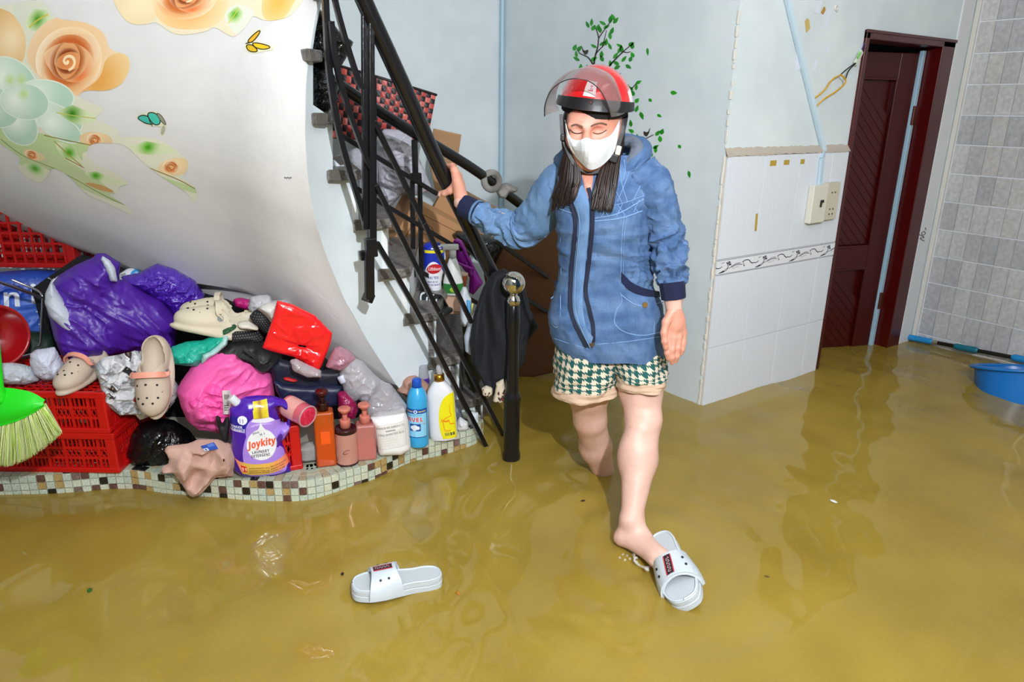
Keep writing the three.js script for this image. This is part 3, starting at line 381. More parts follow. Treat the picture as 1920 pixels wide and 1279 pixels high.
// red plastic crates, openwork
const redP = M(0xc4120f, 0.33), redD = M(0xb00f0e, 0.36);
function crate(label, F, w, h, d, { rows = 'vxv', lid = false, bay = 0.058, mat = redP } = {}) {
  const t = thing('plastic_crate', label, 'crate', F, 'red plastic crates'), X = [-w, 0], q = 0.006;
  const panel = (L, place) => { const g = [], rh = (h - 0.036) / rows.length; let y = 0.016;
    for (let k = 0; k <= rows.length; k++) if (k && k < rows.length) g.push(box(L, 0.008, 0.006, L / 2, y + k * rh, 0));
    const nb = Math.round(L / bay), bw = L / nb;
    for (let i = 1; i < nb; i++) g.push(box(0.009, h - 0.03, 0.007, i * bw, h / 2, 0));
    for (let k = 0; k < rows.length; k++) { const y0 = y + k * rh, y1 = y0 + rh; for (let i = 0; i < nb; i++) { const x0 = i * bw, x1 = x0 + bw;
      if (rows[k] === 'v') for (let m = 1; m < 4; m++) g.push(box(0.0042, rh, 0.005, x0 + bw * m / 4, (y0 + y1) / 2, 0));
      else if (rows[k] === 'x') for (let m = 0; m < 4; m++) for (const s of [0, 1]) g.push(bar(V(x0 + bw * (s ? m / 4 : (m + 1) / 4), y0, 0), V(x0 + bw * (s ? (m + 1) / 4 : m / 4), y1, 0), 0.003, 0.004)); } }
    return place(merge(g)); };
  part('side_panel', panel(w, (g) => g.translate(-w, 0, -q)), mat, t); part('side_panel', panel(w, (g) => g.translate(-w, 0, -d + q)), mat, t);
  part('side_panel', panel(d, (g) => g.rotateY(Math.PI / 2).translate(-q, 0, 0)), mat, t); part('side_panel', panel(d, (g) => g.rotateY(Math.PI / 2).translate(-w + q, 0, 0)), mat, t);
  for (const x of X) for (const z of [0, -d]) part('corner_post', rbox(0.034, h, 0.03, 0.006, x + (x ? 0.015 : -0.015), h / 2, z + (z ? 0.013 : -0.013)), mat, t);
  for (const [y, hh] of [[h - 0.011, 0.022], [0.009, 0.018]]) part('rim', [rbox(w + 0.006, hh, 0.016, 0.004, -w / 2, y, -0.004), rbox(w + 0.006, hh, 0.016, 0.004, -w / 2, y, -d + 0.004), rbox(0.016, hh, d, 0.004, -0.004, y, -d / 2), rbox(0.016, hh, d, 0.004, -w + 0.004, y, -d / 2)], mat, t);
  const grid = []; for (let x = 0.02; x < w; x += 0.026) grid.push(box(0.004, 0.005, d, -x, lid ? h - 0.008 : 0.006, -d / 2)); for (let z = 0.02; z < d; z += 0.026) grid.push(box(w, 0.005, 0.004, -w / 2, lid ? h - 0.008 : 0.006, -z));
  part('base_grid', grid, mat, t); return t;
}
const cF = frame(onY(224, 887, YL), YAW), CH = 0.142;
crate('red openwork crate standing on the mosaic ledge, lower of the two stacked at the left', cF, 0.5, CH, 0.34);
const c2F = { ...cF, o: cF.o.clone().add(V(0, CH, 0)).addScaledVector(cF.r, -0.008) };
crate('red openwork crate under the newspaper and clogs, upper of two stacked at left', c2F, 0.5, CH, 0.34, { lid: true });
crate('red openwork crate wedged under the stair above the blue bag', frame(at(144, 503, 2.68), YAW), 0.34, 0.26, 0.15, { rows: 'nnnnnn', bay: 0.04, mat: redD });
crate('small red crate half hidden between the purple pouch and the amber pump bottle', frame(onY(567, 879, YL), YAW + 0.45), 0.1, 0.16, 0.13, { bay: 0.045 });
const YC = YL + 2 * CH;
solo('stone_block', 'grey rough stone block behind the amber pump bottle', 'stone', frame(onY(583, 872, YL)), sheet(14, 10, (u, v) => { const a = u * Math.PI * 2, r = 0.034 + 0.005 * n3(Math.cos(a) * 2, v * 3, Math.sin(a) * 2), k = v < 0.15 ? v / 0.15 : v > 0.8 ? Math.sqrt(Math.max(0, (1 - v) / 0.2)) : 1, c = Math.max(Math.abs(Math.cos(a)), Math.abs(Math.sin(a))); return V(Math.cos(a) / c * r * k, v * 0.07, Math.sin(a) / c * r * k * 0.8 - 0.03); }), M(0x9b9994, 0.9, { bumpMap: plasterBump, bumpScale: 0.004 }));

// purple raincoat with a grey lining
{
  const F = frame(at(230, 660, 2.5)), t = thing('raincoat', 'bundled purple raincoat with a pale grey lining under the stair', 'raincoat', F);
  const fold = (x, y, d) => 0.020 * n3(x * 4.5 + y * 2, y * 5, 3) + 0.008 * Math.sin(20 * (x * 0.8 + y) + 5 * n3(x * 4, y * 4, 6)) * sstep(0, 0.05, d);
  part('coat', bag(F, z5([[770, 405], [840, 405], [965, 480], [945, 620], [1010, 610], [1160, 720], [1290, 780], [1420, 930], [1400, 1120], [1330, 1195], [1200, 1200], [1050, 1180], [930, 1200], [760, 1230], [680, 1279], [560, 1290], [480, 1200], [430, 1080], [400, 950], [370, 850], [375, 740], [410, 650], [470, 580], [600, 500], [740, 440]]), { T: 0.10, Tb: 0.06, R: 0.10, w: 0.011, f: 13, dir: -0.75, stretch: 0.4, add: fold }), M(0x4a1c94, 0.42), t);
  const lin = M(0xc2c9d6, 0.5);
  part('lining', bag(F, z5([[470, 578], [410, 620], [362, 720], [355, 800], [400, 910], [500, 1000], [600, 1090], [650, 1170], [672, 1150], [660, 1000], [600, 900], [520, 790], [450, 690], [425, 640]]), { T: 0.045, Tb: 0.03, R: 0.03, w: 0.006, f: 20, dir: -0.9, dz: 0.055 }), lin, t, 'pale grey lining showing at the edge of the raincoat');
  part('lining', bag(F, z5([[820, 425], [880, 460], [920, 520], [942, 632], [880, 628], [845, 540], [803, 450]]), { T: 0.03, Tb: 0.02, R: 0.02, w: 0.004, f: 24, dz: 0.07 }), lin, t, 'pale grey lining showing at the collar');
  part('lining', bag(F, z5([[690, 1230], [710, 1160], [760, 1110], [830, 1105], [850, 1130], [780, 1150], [730, 1210], [715, 1270], [670, 1279]]), { T: 0.03, Tb: 0.02, R: 0.02, w: 0.004, f: 24, dz: 0.06 }), lin, t);
}
soft('plastic_bag', 'shiny crumpled purple plastic bag beside the purple raincoat', 'plastic bag', at(310, 560, 2.55), z5([[960, 590], [1110, 560], [1200, 510], [1260, 485], [1400, 530], [1560, 620], [1640, 740], [1600, 800], [1500, 860], [1420, 935], [1300, 800], [1180, 725], [1010, 650]]), gloss(0x4a1ea6, 0.16, { clearcoat: 0.6, clearcoatRoughness: 0.15, bumpScale: 0.009 }), { T: 0.07, Tb: 0.05, R: 0.06, w: 0.012, f: 22 });
soft('food_wrapper', 'white and blue crumpled wrapper behind the purple raincoat', 'wrapper', at(245, 522, 2.62), z5([[950, 570], [1010, 530], [1100, 505], [1142, 545], [1110, 610], [1060, 640], [955, 640]]), M(0xffffff, 0.35, { map: canvasTex(128, 128, (c) => { c.fillStyle = '#dfe3ea'; c.fillRect(0, 0, 128, 128); c.fillStyle = '#2f8fd0'; c.beginPath(); c.ellipse(84, 60, 26, 44, 0.4, 0, 7); c.fill(); c.fillStyle = '#e8eef6'; c.beginPath(); c.ellipse(90, 62, 10, 26, 0.4, 0, 7); c.fill(); c.fillStyle = '#555'; for (let i = 0; i < 5; i++) c.fillRect(14 + i * 5, 50 - i * 3, 3, 14); }) }), { T: 0.03, R: 0.03, w: 0.006, f: 25, uv: (u, v) => [u, v] });
// pale blue printed shopping bag, wire rack, basin at the left edge
{
  const pr = canvasTex(512, 512, (c, w, h) => { c.fillStyle = '#2347a8'; c.fillRect(0, 0, w, h); c.fillStyle = '#3f66c4'; c.fillRect(0, 180, w, 300); c.fillStyle = '#e6ecf8'; c.font = 'bold 190px sans-serif'; c.save(); c.rotate(0.12); c.fillText('en', 60, 210); c.fillText('i', 330, 190); c.restore(); c.font = 'bold 150px serif'; c.fillText('H', 330, 400);
    c.translate(215, 420); for (let k = 0; k < 8; k++) { c.rotate(Math.PI / 4); c.beginPath(); c.ellipse(0, -34, 9, 22, 0, 0, 7); c.fill(); } });
  soft('shopping_bag', 'blue printed shopping bag with white letters and a white flower, at the left edge', 'bag', at(40, 625, 2.72), z5([[-140, 570], [0, 560], [250, 540], [450, 545], [465, 600], [420, 660], [400, 780], [400, 1050], [100, 1066], [-140, 1050]]), M(0xffffff, 0.45, { map: pr }), { T: 0.06, Tb: 0.1, R: 0.05, w: 0.007, f: 12, uv: (u, v) => [u, v] });
  const o = at(40, 700, 2.55), F = frame(o), rk = thing('wire_rack', 'thin steel wire rack in front of the blue shopping bag', 'rack', F), st = M(0xb9bcc2, 0.22, { metalness: 0.95 });
  const w5 = (list, dz, r) => tube(z5(list).map(([x, y], i) => F.l(x, y, Array.isArray(dz) ? dz[i] : dz)), r, 40, 8);
  part('rail', w5([[-60, 615], [120, 680], [345, 762]], [0.08, 0.05, 0.0], 0.0055), st, rk); part('rail', w5([[100, 618], [220, 668], [305, 705], [335, 740], [340, 800], [328, 1000], [322, 1110], [305, 1145]], [-0.06, -0.05, -0.03, 0, 0, 0, 0, 0], 0.004), st, rk);
  part('rail', w5([[-60, 1300], [150, 1240], [300, 1200], [415, 1162]], [0.09, 0.06, 0.04, 0.02], 0.006), st, rk); part('rail', w5([[60, 1240], [220, 1185]], [0.0, -0.02], 0.0035), st, rk); part('rail', w5([[390, 605], [420, 622], [480, 650]], -0.06, 0.004), st, rk);
  const bo = at(-30, 628, 2.3), bs = thing('basin', 'shiny red plastic basin on its side at the left edge', 'basin', { o: bo, yaw: YAW + 1.0 }), bl = lathe([[0, 0], [0.10, 0], [0.115, 0.01], [0.15, 0.12], [0.162, 0.125], [0.163, 0.131], [0.146, 0.128], [0.110, 0.014], [0, 0.008]], 48).rotateX(1.45);
  part('bowl', bl.scale(0.62, 0.62, 0.62), M(0x9c0d16, 0.2, { clearcoat: 0.5 }), bs);
}
soft('plastic_bag', 'crumpled white plastic bag with a knot, on the red crate below the raincoat', 'plastic bag', onY(95, 716, YC).add(V(0, 0.01, 0)), z6([[235, 170], [240, 100], [290, 65], [350, 60], [400, 50], [440, 45], [470, 100], [530, 215], [510, 270], [450, 305], [340, 310], [270, 260]]), gloss(0xc9ccdc, 0.3), { T: 0.05, R: 0.05, w: 0.008, f: 22 });
soft('plastic_bag', 'thin white plastic bag lying on the red crate at the left edge', 'plastic bag', onY(35, 722, YC).add(V(0, 0.01, 0)), z6([[-80, 200], [0, 175], [100, 170], [170, 180], [250, 200], [310, 270], [320, 310], [200, 345], [80, 340], [-80, 320]]), gloss(0xb9bfc8, 0.28), { T: 0.04, R: 0.04, w: 0.008, f: 24 });
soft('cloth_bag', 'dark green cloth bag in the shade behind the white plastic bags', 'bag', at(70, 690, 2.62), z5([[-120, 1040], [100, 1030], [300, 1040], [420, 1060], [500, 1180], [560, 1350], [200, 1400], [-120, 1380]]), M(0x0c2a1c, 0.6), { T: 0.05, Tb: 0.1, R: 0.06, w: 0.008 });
// newspaper
{
  const np = canvasTex(1024, 1024, (c, w, h) => { c.fillStyle = '#cfcfd2'; c.fillRect(0, 0, w, h); const r = rng(77); for (let k = 0; k < 70; k++) { c.save(); c.translate(r() * w, r() * h); c.rotate((r() - 0.5) * 2.4); c.fillStyle = r() < 0.5 ? '#dcdcde' : '#c2c4ca'; c.fillRect(-90, -60, 180, 120); c.fillStyle = '#55565c'; for (let y = -50; y < 50; y += 8) c.fillRect(-80, y, 150 - 30 * r(), 3.2); if (r() < 0.38) { c.fillStyle = ['#1b1b20', '#26365c', '#3c2c28', '#5f86b8', '#8a1c1c', '#2a2a2c'][(r() * 6) | 0]; c.fillRect(-60, -45, 50 + 60 * r(), 40 + 50 * r()); c.fillStyle = '#b89a80'; c.beginPath(); c.ellipse(-20, -20, 10, 13, 0, 0, 7); c.fill(); } if (r() < 0.25) { c.fillStyle = '#17171a'; c.font = 'bold 30px serif'; c.fillText(['TIN', 'BAO', 'HOA', 'NAM'][(r() * 4) | 0], -70, 0); } c.restore(); } });
  soft('newspaper', 'crumpled sheets of printed newspaper hanging over the edge of the red crate', 'newspaper', at(250, 745, 2.33), z6([[757, 190], [830, 130], [960, 108], [1080, 78], [1200, 92], [1290, 130], [1330, 200], [1440, 380], [1400, 470], [1330, 560], [1250, 572], [1112, 622], [1072, 575], [1020, 580], [950, 582], [880, 530], [812, 455], [800, 350], [770, 260]]), M(0xffffff, 0.75, { map: np }), { T: 0.045, Tb: 0.04, R: 0.035, w: 0.02, f: 20, uv: (u, v) => [u, v] });
}
// moulded foam clogs
function clogGeo() {
  const out = [ell(V(0, 0.040, 0.055), V(0.050, 0.042, 0.075)), ell(V(0, 0.055, 0.010), V(0.045, 0.045, 0.07)), ell(V(0, 0.028, -0.06), V(0.040, 0.036, 0.068)), ell(V(0, 0.05, -0.085), V(0.036, 0.032, 0.04))], sole = ell(V(0, 0.012, 0.005), V(0.052, 0.022, 0.132));
  const inn = [ell(V(0, 0.085, -0.055), V(0.033, 0.066, 0.062)), ell(V(0, 0.045, 0.02), V(0.036, 0.026, 0.09)), ell(V(0, 0.055, -0.05), V(0.031, 0.036, 0.066))], o = blend(out, 0.02), n = blend(inn, 0.012);
  return nets((x, y, z) => Math.max(smin(o(x, y, z), sole(x, y, z), 0.006), -n(x, y, z), -y), [-0.07, -0.006, -0.15], [0.07, 0.115, 0.15], 0.0038);
}
const clogG = clogGeo(), clogSurf = (x, z) => { const c = ell(V(0, 0.040, 0.055), V(0.050, 0.042, 0.075)), e = ell(V(0, 0.055, 0.010), V(0.045, 0.045, 0.07)); let y = 0.12; for (let k = 0; k < 60 && Math.min(c(x, y, z), e(x, y, z)) > 0.0005; k++) y -= Math.max(0.0004, Math.min(c(x, y, z), e(x, y, z)) * 0.6); return y; };
const holeG = (() => { const g = []; for (const [z, xs] of [[0.095, [-0.014, 0.014]], [0.078, [-0.028, 0, 0.028]], [0.058, [-0.016, 0.016, -0.036, 0.036]], [0.04, [-0.028, 0, 0.028]]]) for (const x of xs) { const y = clogSurf(x, z), e = 0.002, nx = -(clogSurf(x + e, z) - clogSurf(x - e, z)) / (2 * e), nz = -(clogSurf(x, z + e) - clogSurf(x, z - e)) / (2 * e), n = V(nx, 1, nz).normalize(); g.push(new THREE.CylinderGeometry(0.0036, 0.0036, 0.006, 10).applyQuaternion(new THREE.Quaternion().setFromUnitVectors(V(0, 1, 0), n)).translate(x, y - 0.001, z)); } return g; })();
const strapG = sweep([V(-0.047, 0.06, -0.005), V(-0.05, 0.075, 0.005), V(-0.036, 0.105, 0.012), V(0, 0.116, 0.014), V(0.036, 0.105, 0.012), V(0.05, 0.075, 0.005), V(0.047, 0.06, -0.005)], 0.018, 0.006, V(0, 1, 0.2), 40), rivetG = [-1, 1].map((s) => new THREE.CylinderGeometry(0.009, 0.009, 0.006, 16).rotateZ(Math.PI / 2).translate(s * 0.05, 0.064, -0.003));
function clog(label, o, e, body, strap, s = 1, group) {
  const t = thing('clog', label, 'shoe', null, group); t.position.copy(o); t.rotation.order = 'YXZ'; t.rotation.set(e[0], YAW + e[1], e[2]); t.scale.setScalar(s);
  const dark = M(0x24201c, 0.9); part('clog_body', clogG, body, t); part('heel_strap', strapG, strap, t); holeG.forEach((g) => part('vent_hole', g, dark, t)); rivetG.forEach((g) => part('rivet', g, M(0x5c6470, 0.4), t)); return t;
}
const cream = M(0xcfc4ac, 0.6, { bumpMap: clothBump, bumpScale: 0.0006 }), dirty = M(0xc4b2a0, 0.7, { bumpMap: clothBump, bumpScale: 0.0008 }), peach = M(0xe69a84, 0.55);
clog('beige clog with peach strap hanging toe down over the newspaper', at(299, 708, 2.235), [1.02, 0.14, 0.06], dirty, peach, 0.98, 'dirty clogs with peach straps');
clog('beige clog with peach strap half under the newspaper on the red crate', onY(160, 716, YC).add(V(0.0, 0.008, 0.0)), [0.15, -0.15, 0], dirty, peach, 0.86, 'dirty clogs with peach straps');
clog('clean cream clog lying sideways on top of the heap, the front one of the pair', at(402, 632, 2.36), [-0.32, -1.2, 0.25], cream, cream, 1.02, 'cream clogs');
clog('cream clog mostly hidden behind its twin on the heap', at(410, 612, 2.47), [-0.2, -1.35, 0.1], cream, cream, 1.0, 'cream clogs');
// teal bag, pink raincoat, black bags, shoes
soft('plastic_bag', 'crumpled teal plastic bag under the cream clogs', 'plastic bag', at(365, 680, 2.34), z7([[60, 690], [95, 640], [210, 600], [340, 590], [430, 545], [545, 503], [548, 570], [460, 640], [400, 700], [330, 745], [310, 792], [200, 787], [100, 772]]), gloss(0x12a58c, 0.35), { T: 0.05, R: 0.04, w: 0.011, f: 20, add: (x, y) => 0.01 * n3(x * 12, y * 12, 5) });
soft('plastic_bag', 'pale mint crumpled plastic under the teal bag edge', 'plastic bag', at(390, 672, 2.33), z7([[330, 745], [330, 690], [430, 640], [520, 540], [552, 560], [540, 620], [460, 690], [390, 730], [320, 790]]), gloss(0xa9cfcb, 0.3), { T: 0.035, R: 0.03, w: 0.006, f: 24 });
{
  const F = frame(at(420, 800, 2.44)), t = thing('raincoat', 'bundled bright pink raincoat with a black elastic strap', 'raincoat', F);
  const fold = (x, y, d) => 0.018 * n3(x * 5, y * 5, 13) + 0.013 * Math.sin(26 * (y + 0.6 * x) + 6 * n3(x * 5, y * 5, 16)) * sstep(0.0, 0.06, d) * sstep(0.22, 0.05, y);
  part('coat', bag(F, [[331, 732], [339, 716], [347, 705], [361, 685], [384, 669], [413, 650], [441, 648], [469, 660], [500, 683], [511, 706], [516, 745], [530, 790], [440, 815], [390, 806], [371, 804], [350, 787], [338, 760]], { T: 0.085, Tb: 0.07, R: 0.09, w: 0.009, f: 13, dir: 0.6, stretch: 0.45, add: fold }), M(0xf562ae, 0.55), t);
  part('inner_fold', bag(F, [[352, 752], [375, 730], [398, 714], [418, 722], [432, 745], [432, 776], [404, 792], [380, 790], [360, 775]], { T: 0.035, Tb: 0.02, R: 0.025, w: 0.014, f: 26, dir: -0.5, dz: 0.065 }), M(0xf250a2, 0.5), t);
  const bk = M(0x131114, 0.7), S = (l, dz) => sweep(z7(l).map(([x, y], i) => F.l(x, y, dz[i % dz.length])), 0.011, 0.004, F.n.clone().set(0.1, 0.2, 1), 40);
  part('strap', S([[690, 640], [655, 665], [625, 705], [700, 735], [755, 765], [790, 815], [835, 830], [875, 800], [890, 770]], [0.088, 0.10, 0.108, 0.108, 0.105, 0.10, 0.095, 0.085, 0.075]), bk, t, 'black elastic strap'); part('strap', S([[660, 640], [690, 670], [730, 700], [770, 740], [800, 800], [870, 790]], [0.094, 0.104, 0.106, 0.106, 0.1, 0.085]), bk, t, 'black elastic strap');
  part('care_label', sheet(6, 10, (u, v) => { const [[x, y]] = z7([[lerp(498, 562, u) + 8 * v, lerp(990, 1180, v)]]); return F.l(x, y, 0.112 + 0.006 * Math.sin(u * 3 + v * 4)); }, 0.0008), M(0xffffff, 0.7, { map: canvasTex(96, 192, (c) => { c.fillStyle = '#d8d0c8'; c.fillRect(0, 0, 96, 192); c.fillStyle = '#3a3636'; for (let i = 0; i < 9; i++) c.fillRect(14 + (i % 3) * 20, 30 + ((i / 3) | 0) * 18, 15, 9); for (let i = 0; i < 12; i++) c.fillRect(20 + i * 5, 120, i % 3 ? 2 : 4, 40); }) }), t, 'white care label with a barcode');
  soft('strap_bundle', 'black webbing strap hanging beside the purple pouch', 'strap', at(420, 800, 2.27), z8([[500, 385], [535, 380], [560, 460], [585, 400], [625, 385], [632, 450], [610, 620], [560, 610], [515, 470]]), bk, { T: 0.02, R: 0.012, w: 0.004 });
}
soft('plastic_bag', 'black rubbish bag on the ledge between the red crates and the towel', 'plastic bag', onY(300, 872, YL).add(V(0.02, 0, -0.06)), z6([[1010, 900], [1050, 750], [1100, 680], [1250, 618], [1400, 640], [1520, 720], [1600, 820], [1640, 900], [1600, 1000], [1330, 1000], [1200, 985], [1040, 975]]), gloss(0x0b0b0d, 0.22), { T: 0.08, Tb: 0.07, R: 0.07, w: 0.008, f: 16, dir: 0.7 });
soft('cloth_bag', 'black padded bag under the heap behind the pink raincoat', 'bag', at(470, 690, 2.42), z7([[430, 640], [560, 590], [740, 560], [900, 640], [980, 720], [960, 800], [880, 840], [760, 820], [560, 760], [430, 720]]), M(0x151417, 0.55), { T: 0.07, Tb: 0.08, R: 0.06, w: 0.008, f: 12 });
const meshT = canvasTex(64, 64, (c) => { c.fillStyle = '#161618'; c.fillRect(0, 0, 64, 64); c.fillStyle = '#a0a0a6'; for (let j = 0; j < 4; j++) for (let i = 0; i < 4; i++) c.fillRect(i * 16 + (j % 2) * 8 + 4, j * 16 + 5, 4, 4); }), meshM = M(0xffffff, 0.7, { map: rep(meshT, 32) });
{ const F = frame(at(505, 610, 2.42)), t = thing('sneaker', 'black knitted sneaker with a white toe cap leaning behind the red plastic bag', 'shoe', F), o = { T: 0.05, Tb: 0.05, R: 0.045, w: 0.001, f: 8 };
  part('knit_upper', bag(F, z7([[712, 400], [750, 355], [795, 330], [850, 330], [900, 400], [890, 540], [820, 520], [750, 460]]), o), meshM, t); part('toe_cap', bag(F, z7([[788, 332], [815, 308], [860, 292], [930, 296], [930, 400], [890, 432], [850, 385], [815, 350]]), { ...o, dz: 0.01 }), M(0xd9d5ce, 0.5), t, 'white toe cap'); part('toe_trim', tube(z7([[788, 340], [825, 365], [865, 405], [890, 440]]).map(([x, y]) => F.l(x, y, 0.062)), 0.004, 20, 8), M(0x6a5a50, 0.6), t);
  const G = frame(at(470, 645, 2.4)), t2 = thing('sneaker', 'black knitted sneaker with a white and green heel under the cream clog', 'shoe', G); part('knit_upper', bag(G, z7([[530, 520], [600, 490], [700, 490], [790, 510], [828, 570], [800, 612], [700, 600], [560, 612]]), o), meshM, t2); part('heel_patch', bag(G, z7([[470, 540], [500, 490], [600, 462], [620, 480], [560, 520], [500, 560]]), { ...o, dz: 0.01 }), M(0x12502a, 0.5), t2, 'green side'); part('heel_tab', bag(G, z7([[608, 462], [650, 445], [712, 440], [800, 498], [770, 508], [690, 498], [640, 494]]), { ...o, R: 0.02, T: 0.03, dz: 0.03 }), M(0xd8d2c2, 0.5), t2, 'white heel tab'); }
{ const F = frame(at(400, 760, 2.78), YAW); solo('shade_backing', 'added dark sheet standing in for the shade at the back of the heap', 'shade_backing', F, bag(F, [[60, 540], [150, 478], [215, 500], [330, 540], [470, 574], [540, 606], [630, 680], [690, 752], [670, 790], [560, 830], [240, 850], [110, 720]], { T: 0.03, Tb: 0.08, R: 0.06, w: 0.008, cell: 0.009 }), M(0x0d0c10, 0.9)); }  // added dark sheet, stands in for the deep shade behind the heap
{
  const F = frame(at(556, 640, 2.36)), t = thing('plastic_bag', 'bright red plastic carrier bag with a slit handle leaning on the heap', 'plastic bag', F), [[hx, hy]] = z7([[1135, 635]]), hp = F.l(hx, hy, 0);
  part('bag_body', bag(F, z7([[935, 270], [1000, 285], [1060, 300], [1240, 390], [1378, 530], [1370, 600], [1335, 690], [1290, 800], [1245, 868], [1205, 862], [1185, 800], [1150, 760], [1060, 720], [900, 680], [815, 650], [860, 530], [905, 400]]), { T: 0.016, Tb: 0.02, R: 0.022, w: 0.004, f: 11, cell: 0.0042, add: (x, y) => { const a = Math.atan2(y - hp.y, x - hp.x), r = Math.hypot(x - hp.x, y - hp.y); return 0.004 * Math.sin(a * 7 + 2) * Math.exp(-r * 18); }, hole: (x, y) => 0.003 - Math.max(Math.abs((x - hp.x) * 0.9 + (y - hp.y) * 0.35) * 0.28, Math.abs((y - hp.y) + (x - hp.x) * 0.3)) }), M(0xee1a1e, 0.22, { clearcoat: 0.5, clearcoatRoughness: 0.15 }), t);
}
soft('plastic_bag', 'cloudy white crumpled plastic bag wedged under the stair behind the red bag', 'plastic bag', at(512, 572, 2.5), z7([[700, 330], [722, 240], [790, 228], [880, 226], [900, 270], [980, 262], [1085, 300], [1020, 330], [900, 330], [760, 400]]), gloss(0xb9b7bc, 0.25), { T: 0.04, R: 0.04, w: 0.009, f: 26 });
soft('plastic_bag', 'magenta plastic bag in the shadow of the stair above the sneaker', 'plastic bag', at(456, 566, 2.54), z7([[580, 262], [640, 245], [730, 265], [745, 300], [700, 350], [600, 320]]), gloss(0xb0186c, 0.3), { T: 0.03, R: 0.03, w: 0.006 });
{
  const F = frame(at(570, 760, 2.47)), t = thing('paper_bag', 'flat dark navy paper bag with a red handle ribbon', 'bag', F), nv = M(0x0c1028, 0.5), nv2 = M(0x161e3e, 0.4);
  part('bag_back', bag(F, z7([[880, 800], [950, 738], [1040, 760], [1290, 828], [1452, 828], [1462, 960], [1458, 1080], [1250, 1110], [960, 1040], [900, 900]]), { T: 0.02, Tb: 0.03, R: 0.02, w: 0.002, f: 8 }), nv, t);
  part('bag_front', bag(F, z7([[905, 905], [1000, 940], [1200, 955], [1458, 950], [1460, 1100], [1250, 1130], [980, 1080], [930, 1000]]), { T: 0.02, Tb: 0.02, R: 0.02, w: 0.003, f: 8, dz: 0.03 }), nv2, t);
  part('ribbon', bag(F, z7([[980, 890], [1010, 880], [1090, 900], [1105, 915], [1060, 922], [1000, 908]]), { T: 0.012, Tb: 0.004, R: 0.006, w: 0, dz: 0.022, cell: 0.0025 }), M(0xc01c22, 0.4), t, 'red handle ribbon');
}
const clear = (c, o = {}) => M(c, 0.12, { transmission: 0.75, thickness: 0, bumpMap: rep(crinkleBump, 3), bumpScale: 0.004, specularIntensity: 1, ...o });
soft('plastic_bag', 'clear crumpled plastic hanging under the red bag', 'plastic bag', at(570, 702, 2.34), z7([[1035, 745], [1090, 735], [1190, 785], [1292, 830], [1290, 882], [1180, 885], [1060, 830]]), clear(0xd8ccd0, { transmission: 0.5 }), { T: 0.03, R: 0.03, w: 0.006, f: 28 });
soft('plastic_bag', 'clear pink crinkled plastic bag beside the red bag', 'plastic bag', at(634, 690, 2.42), z7([[1320, 800], [1350, 720], [1390, 650], [1440, 635], [1510, 670], [1570, 725], [1500, 800], [1440, 830]]), clear(0xd9a2b4, { transmission: 0.45 }), { T: 0.04, R: 0.04, w: 0.009, f: 26 });
soft('plastic_bag', 'magenta crumpled plastic bag behind the rose pump bottle', 'plastic bag', at(655, 775, 2.44), z4([[290, 700], [350, 690], [420, 740], [450, 830], [420, 900], [300, 880]]), gloss(0x8c1048, 0.3), { T: 0.04, R: 0.04, w: 0.008 });
soft('plastic_bag', 'clear bubbly plastic bag sagging below the stair edge', 'plastic bag', at(700, 770, 2.5), z4([[305, 560], [330, 480], [400, 440], [480, 470], [560, 560], [625, 615], [690, 650], [790, 770], [812, 840], [700, 852], [560, 862], [500, 800], [440, 740], [340, 670]]), clear(0xe4e0e6, { transmission: 0.55 }), { T: 0.05, Tb: 0.04, R: 0.05, w: 0.008, f: 24 });
{ const [a, b] = z4([[325, 590], [430, 760]]), F = frame(at(a[0], a[1], 2.42)), e = F.l(b[0], b[1], 0.02), t = thing('bottle', 'empty clear bottle with a white cap lying in the clear bag', 'bottle', F), L = e.length(), q = new THREE.Quaternion().setFromUnitVectors(V(0, -1, 0), e.clone().normalize());
  part('bottle_body', lathe([[0, -L], [0.024, -L], [0.027, -L + 0.01], [0.027, -0.06], [0.014, -0.03], [0.012, -0.02]].reverse(), 28).applyQuaternion(q), clear(0xdedfe4), t); part('cap', lathe([[0, 0.008], [0.0145, 0.008], [0.016, 0.002], [0.016, -0.018], [0, -0.02]].reverse(), 24).applyQuaternion(q), M(0xd0d4e6, 0.4), t);
  soft('snack_packet', 'small red and white packet inside the clear bag', 'packet', at(728, 738, 2.5), z4([[620, 680], [690, 675], [705, 720], [640, 740]]), M(0xd83a48, 0.4), { T: 0.015, R: 0.015, w: 0.003 });
  soft('snack_packet', 'white printed packet showing through the clear bag', 'packet', at(706, 755, 2.47), z4([[530, 700], [600, 760], [655, 800], [560, 800], [535, 760]]), M(0xe2e4ec, 0.4), { T: 0.015, R: 0.015, w: 0.003 }); }
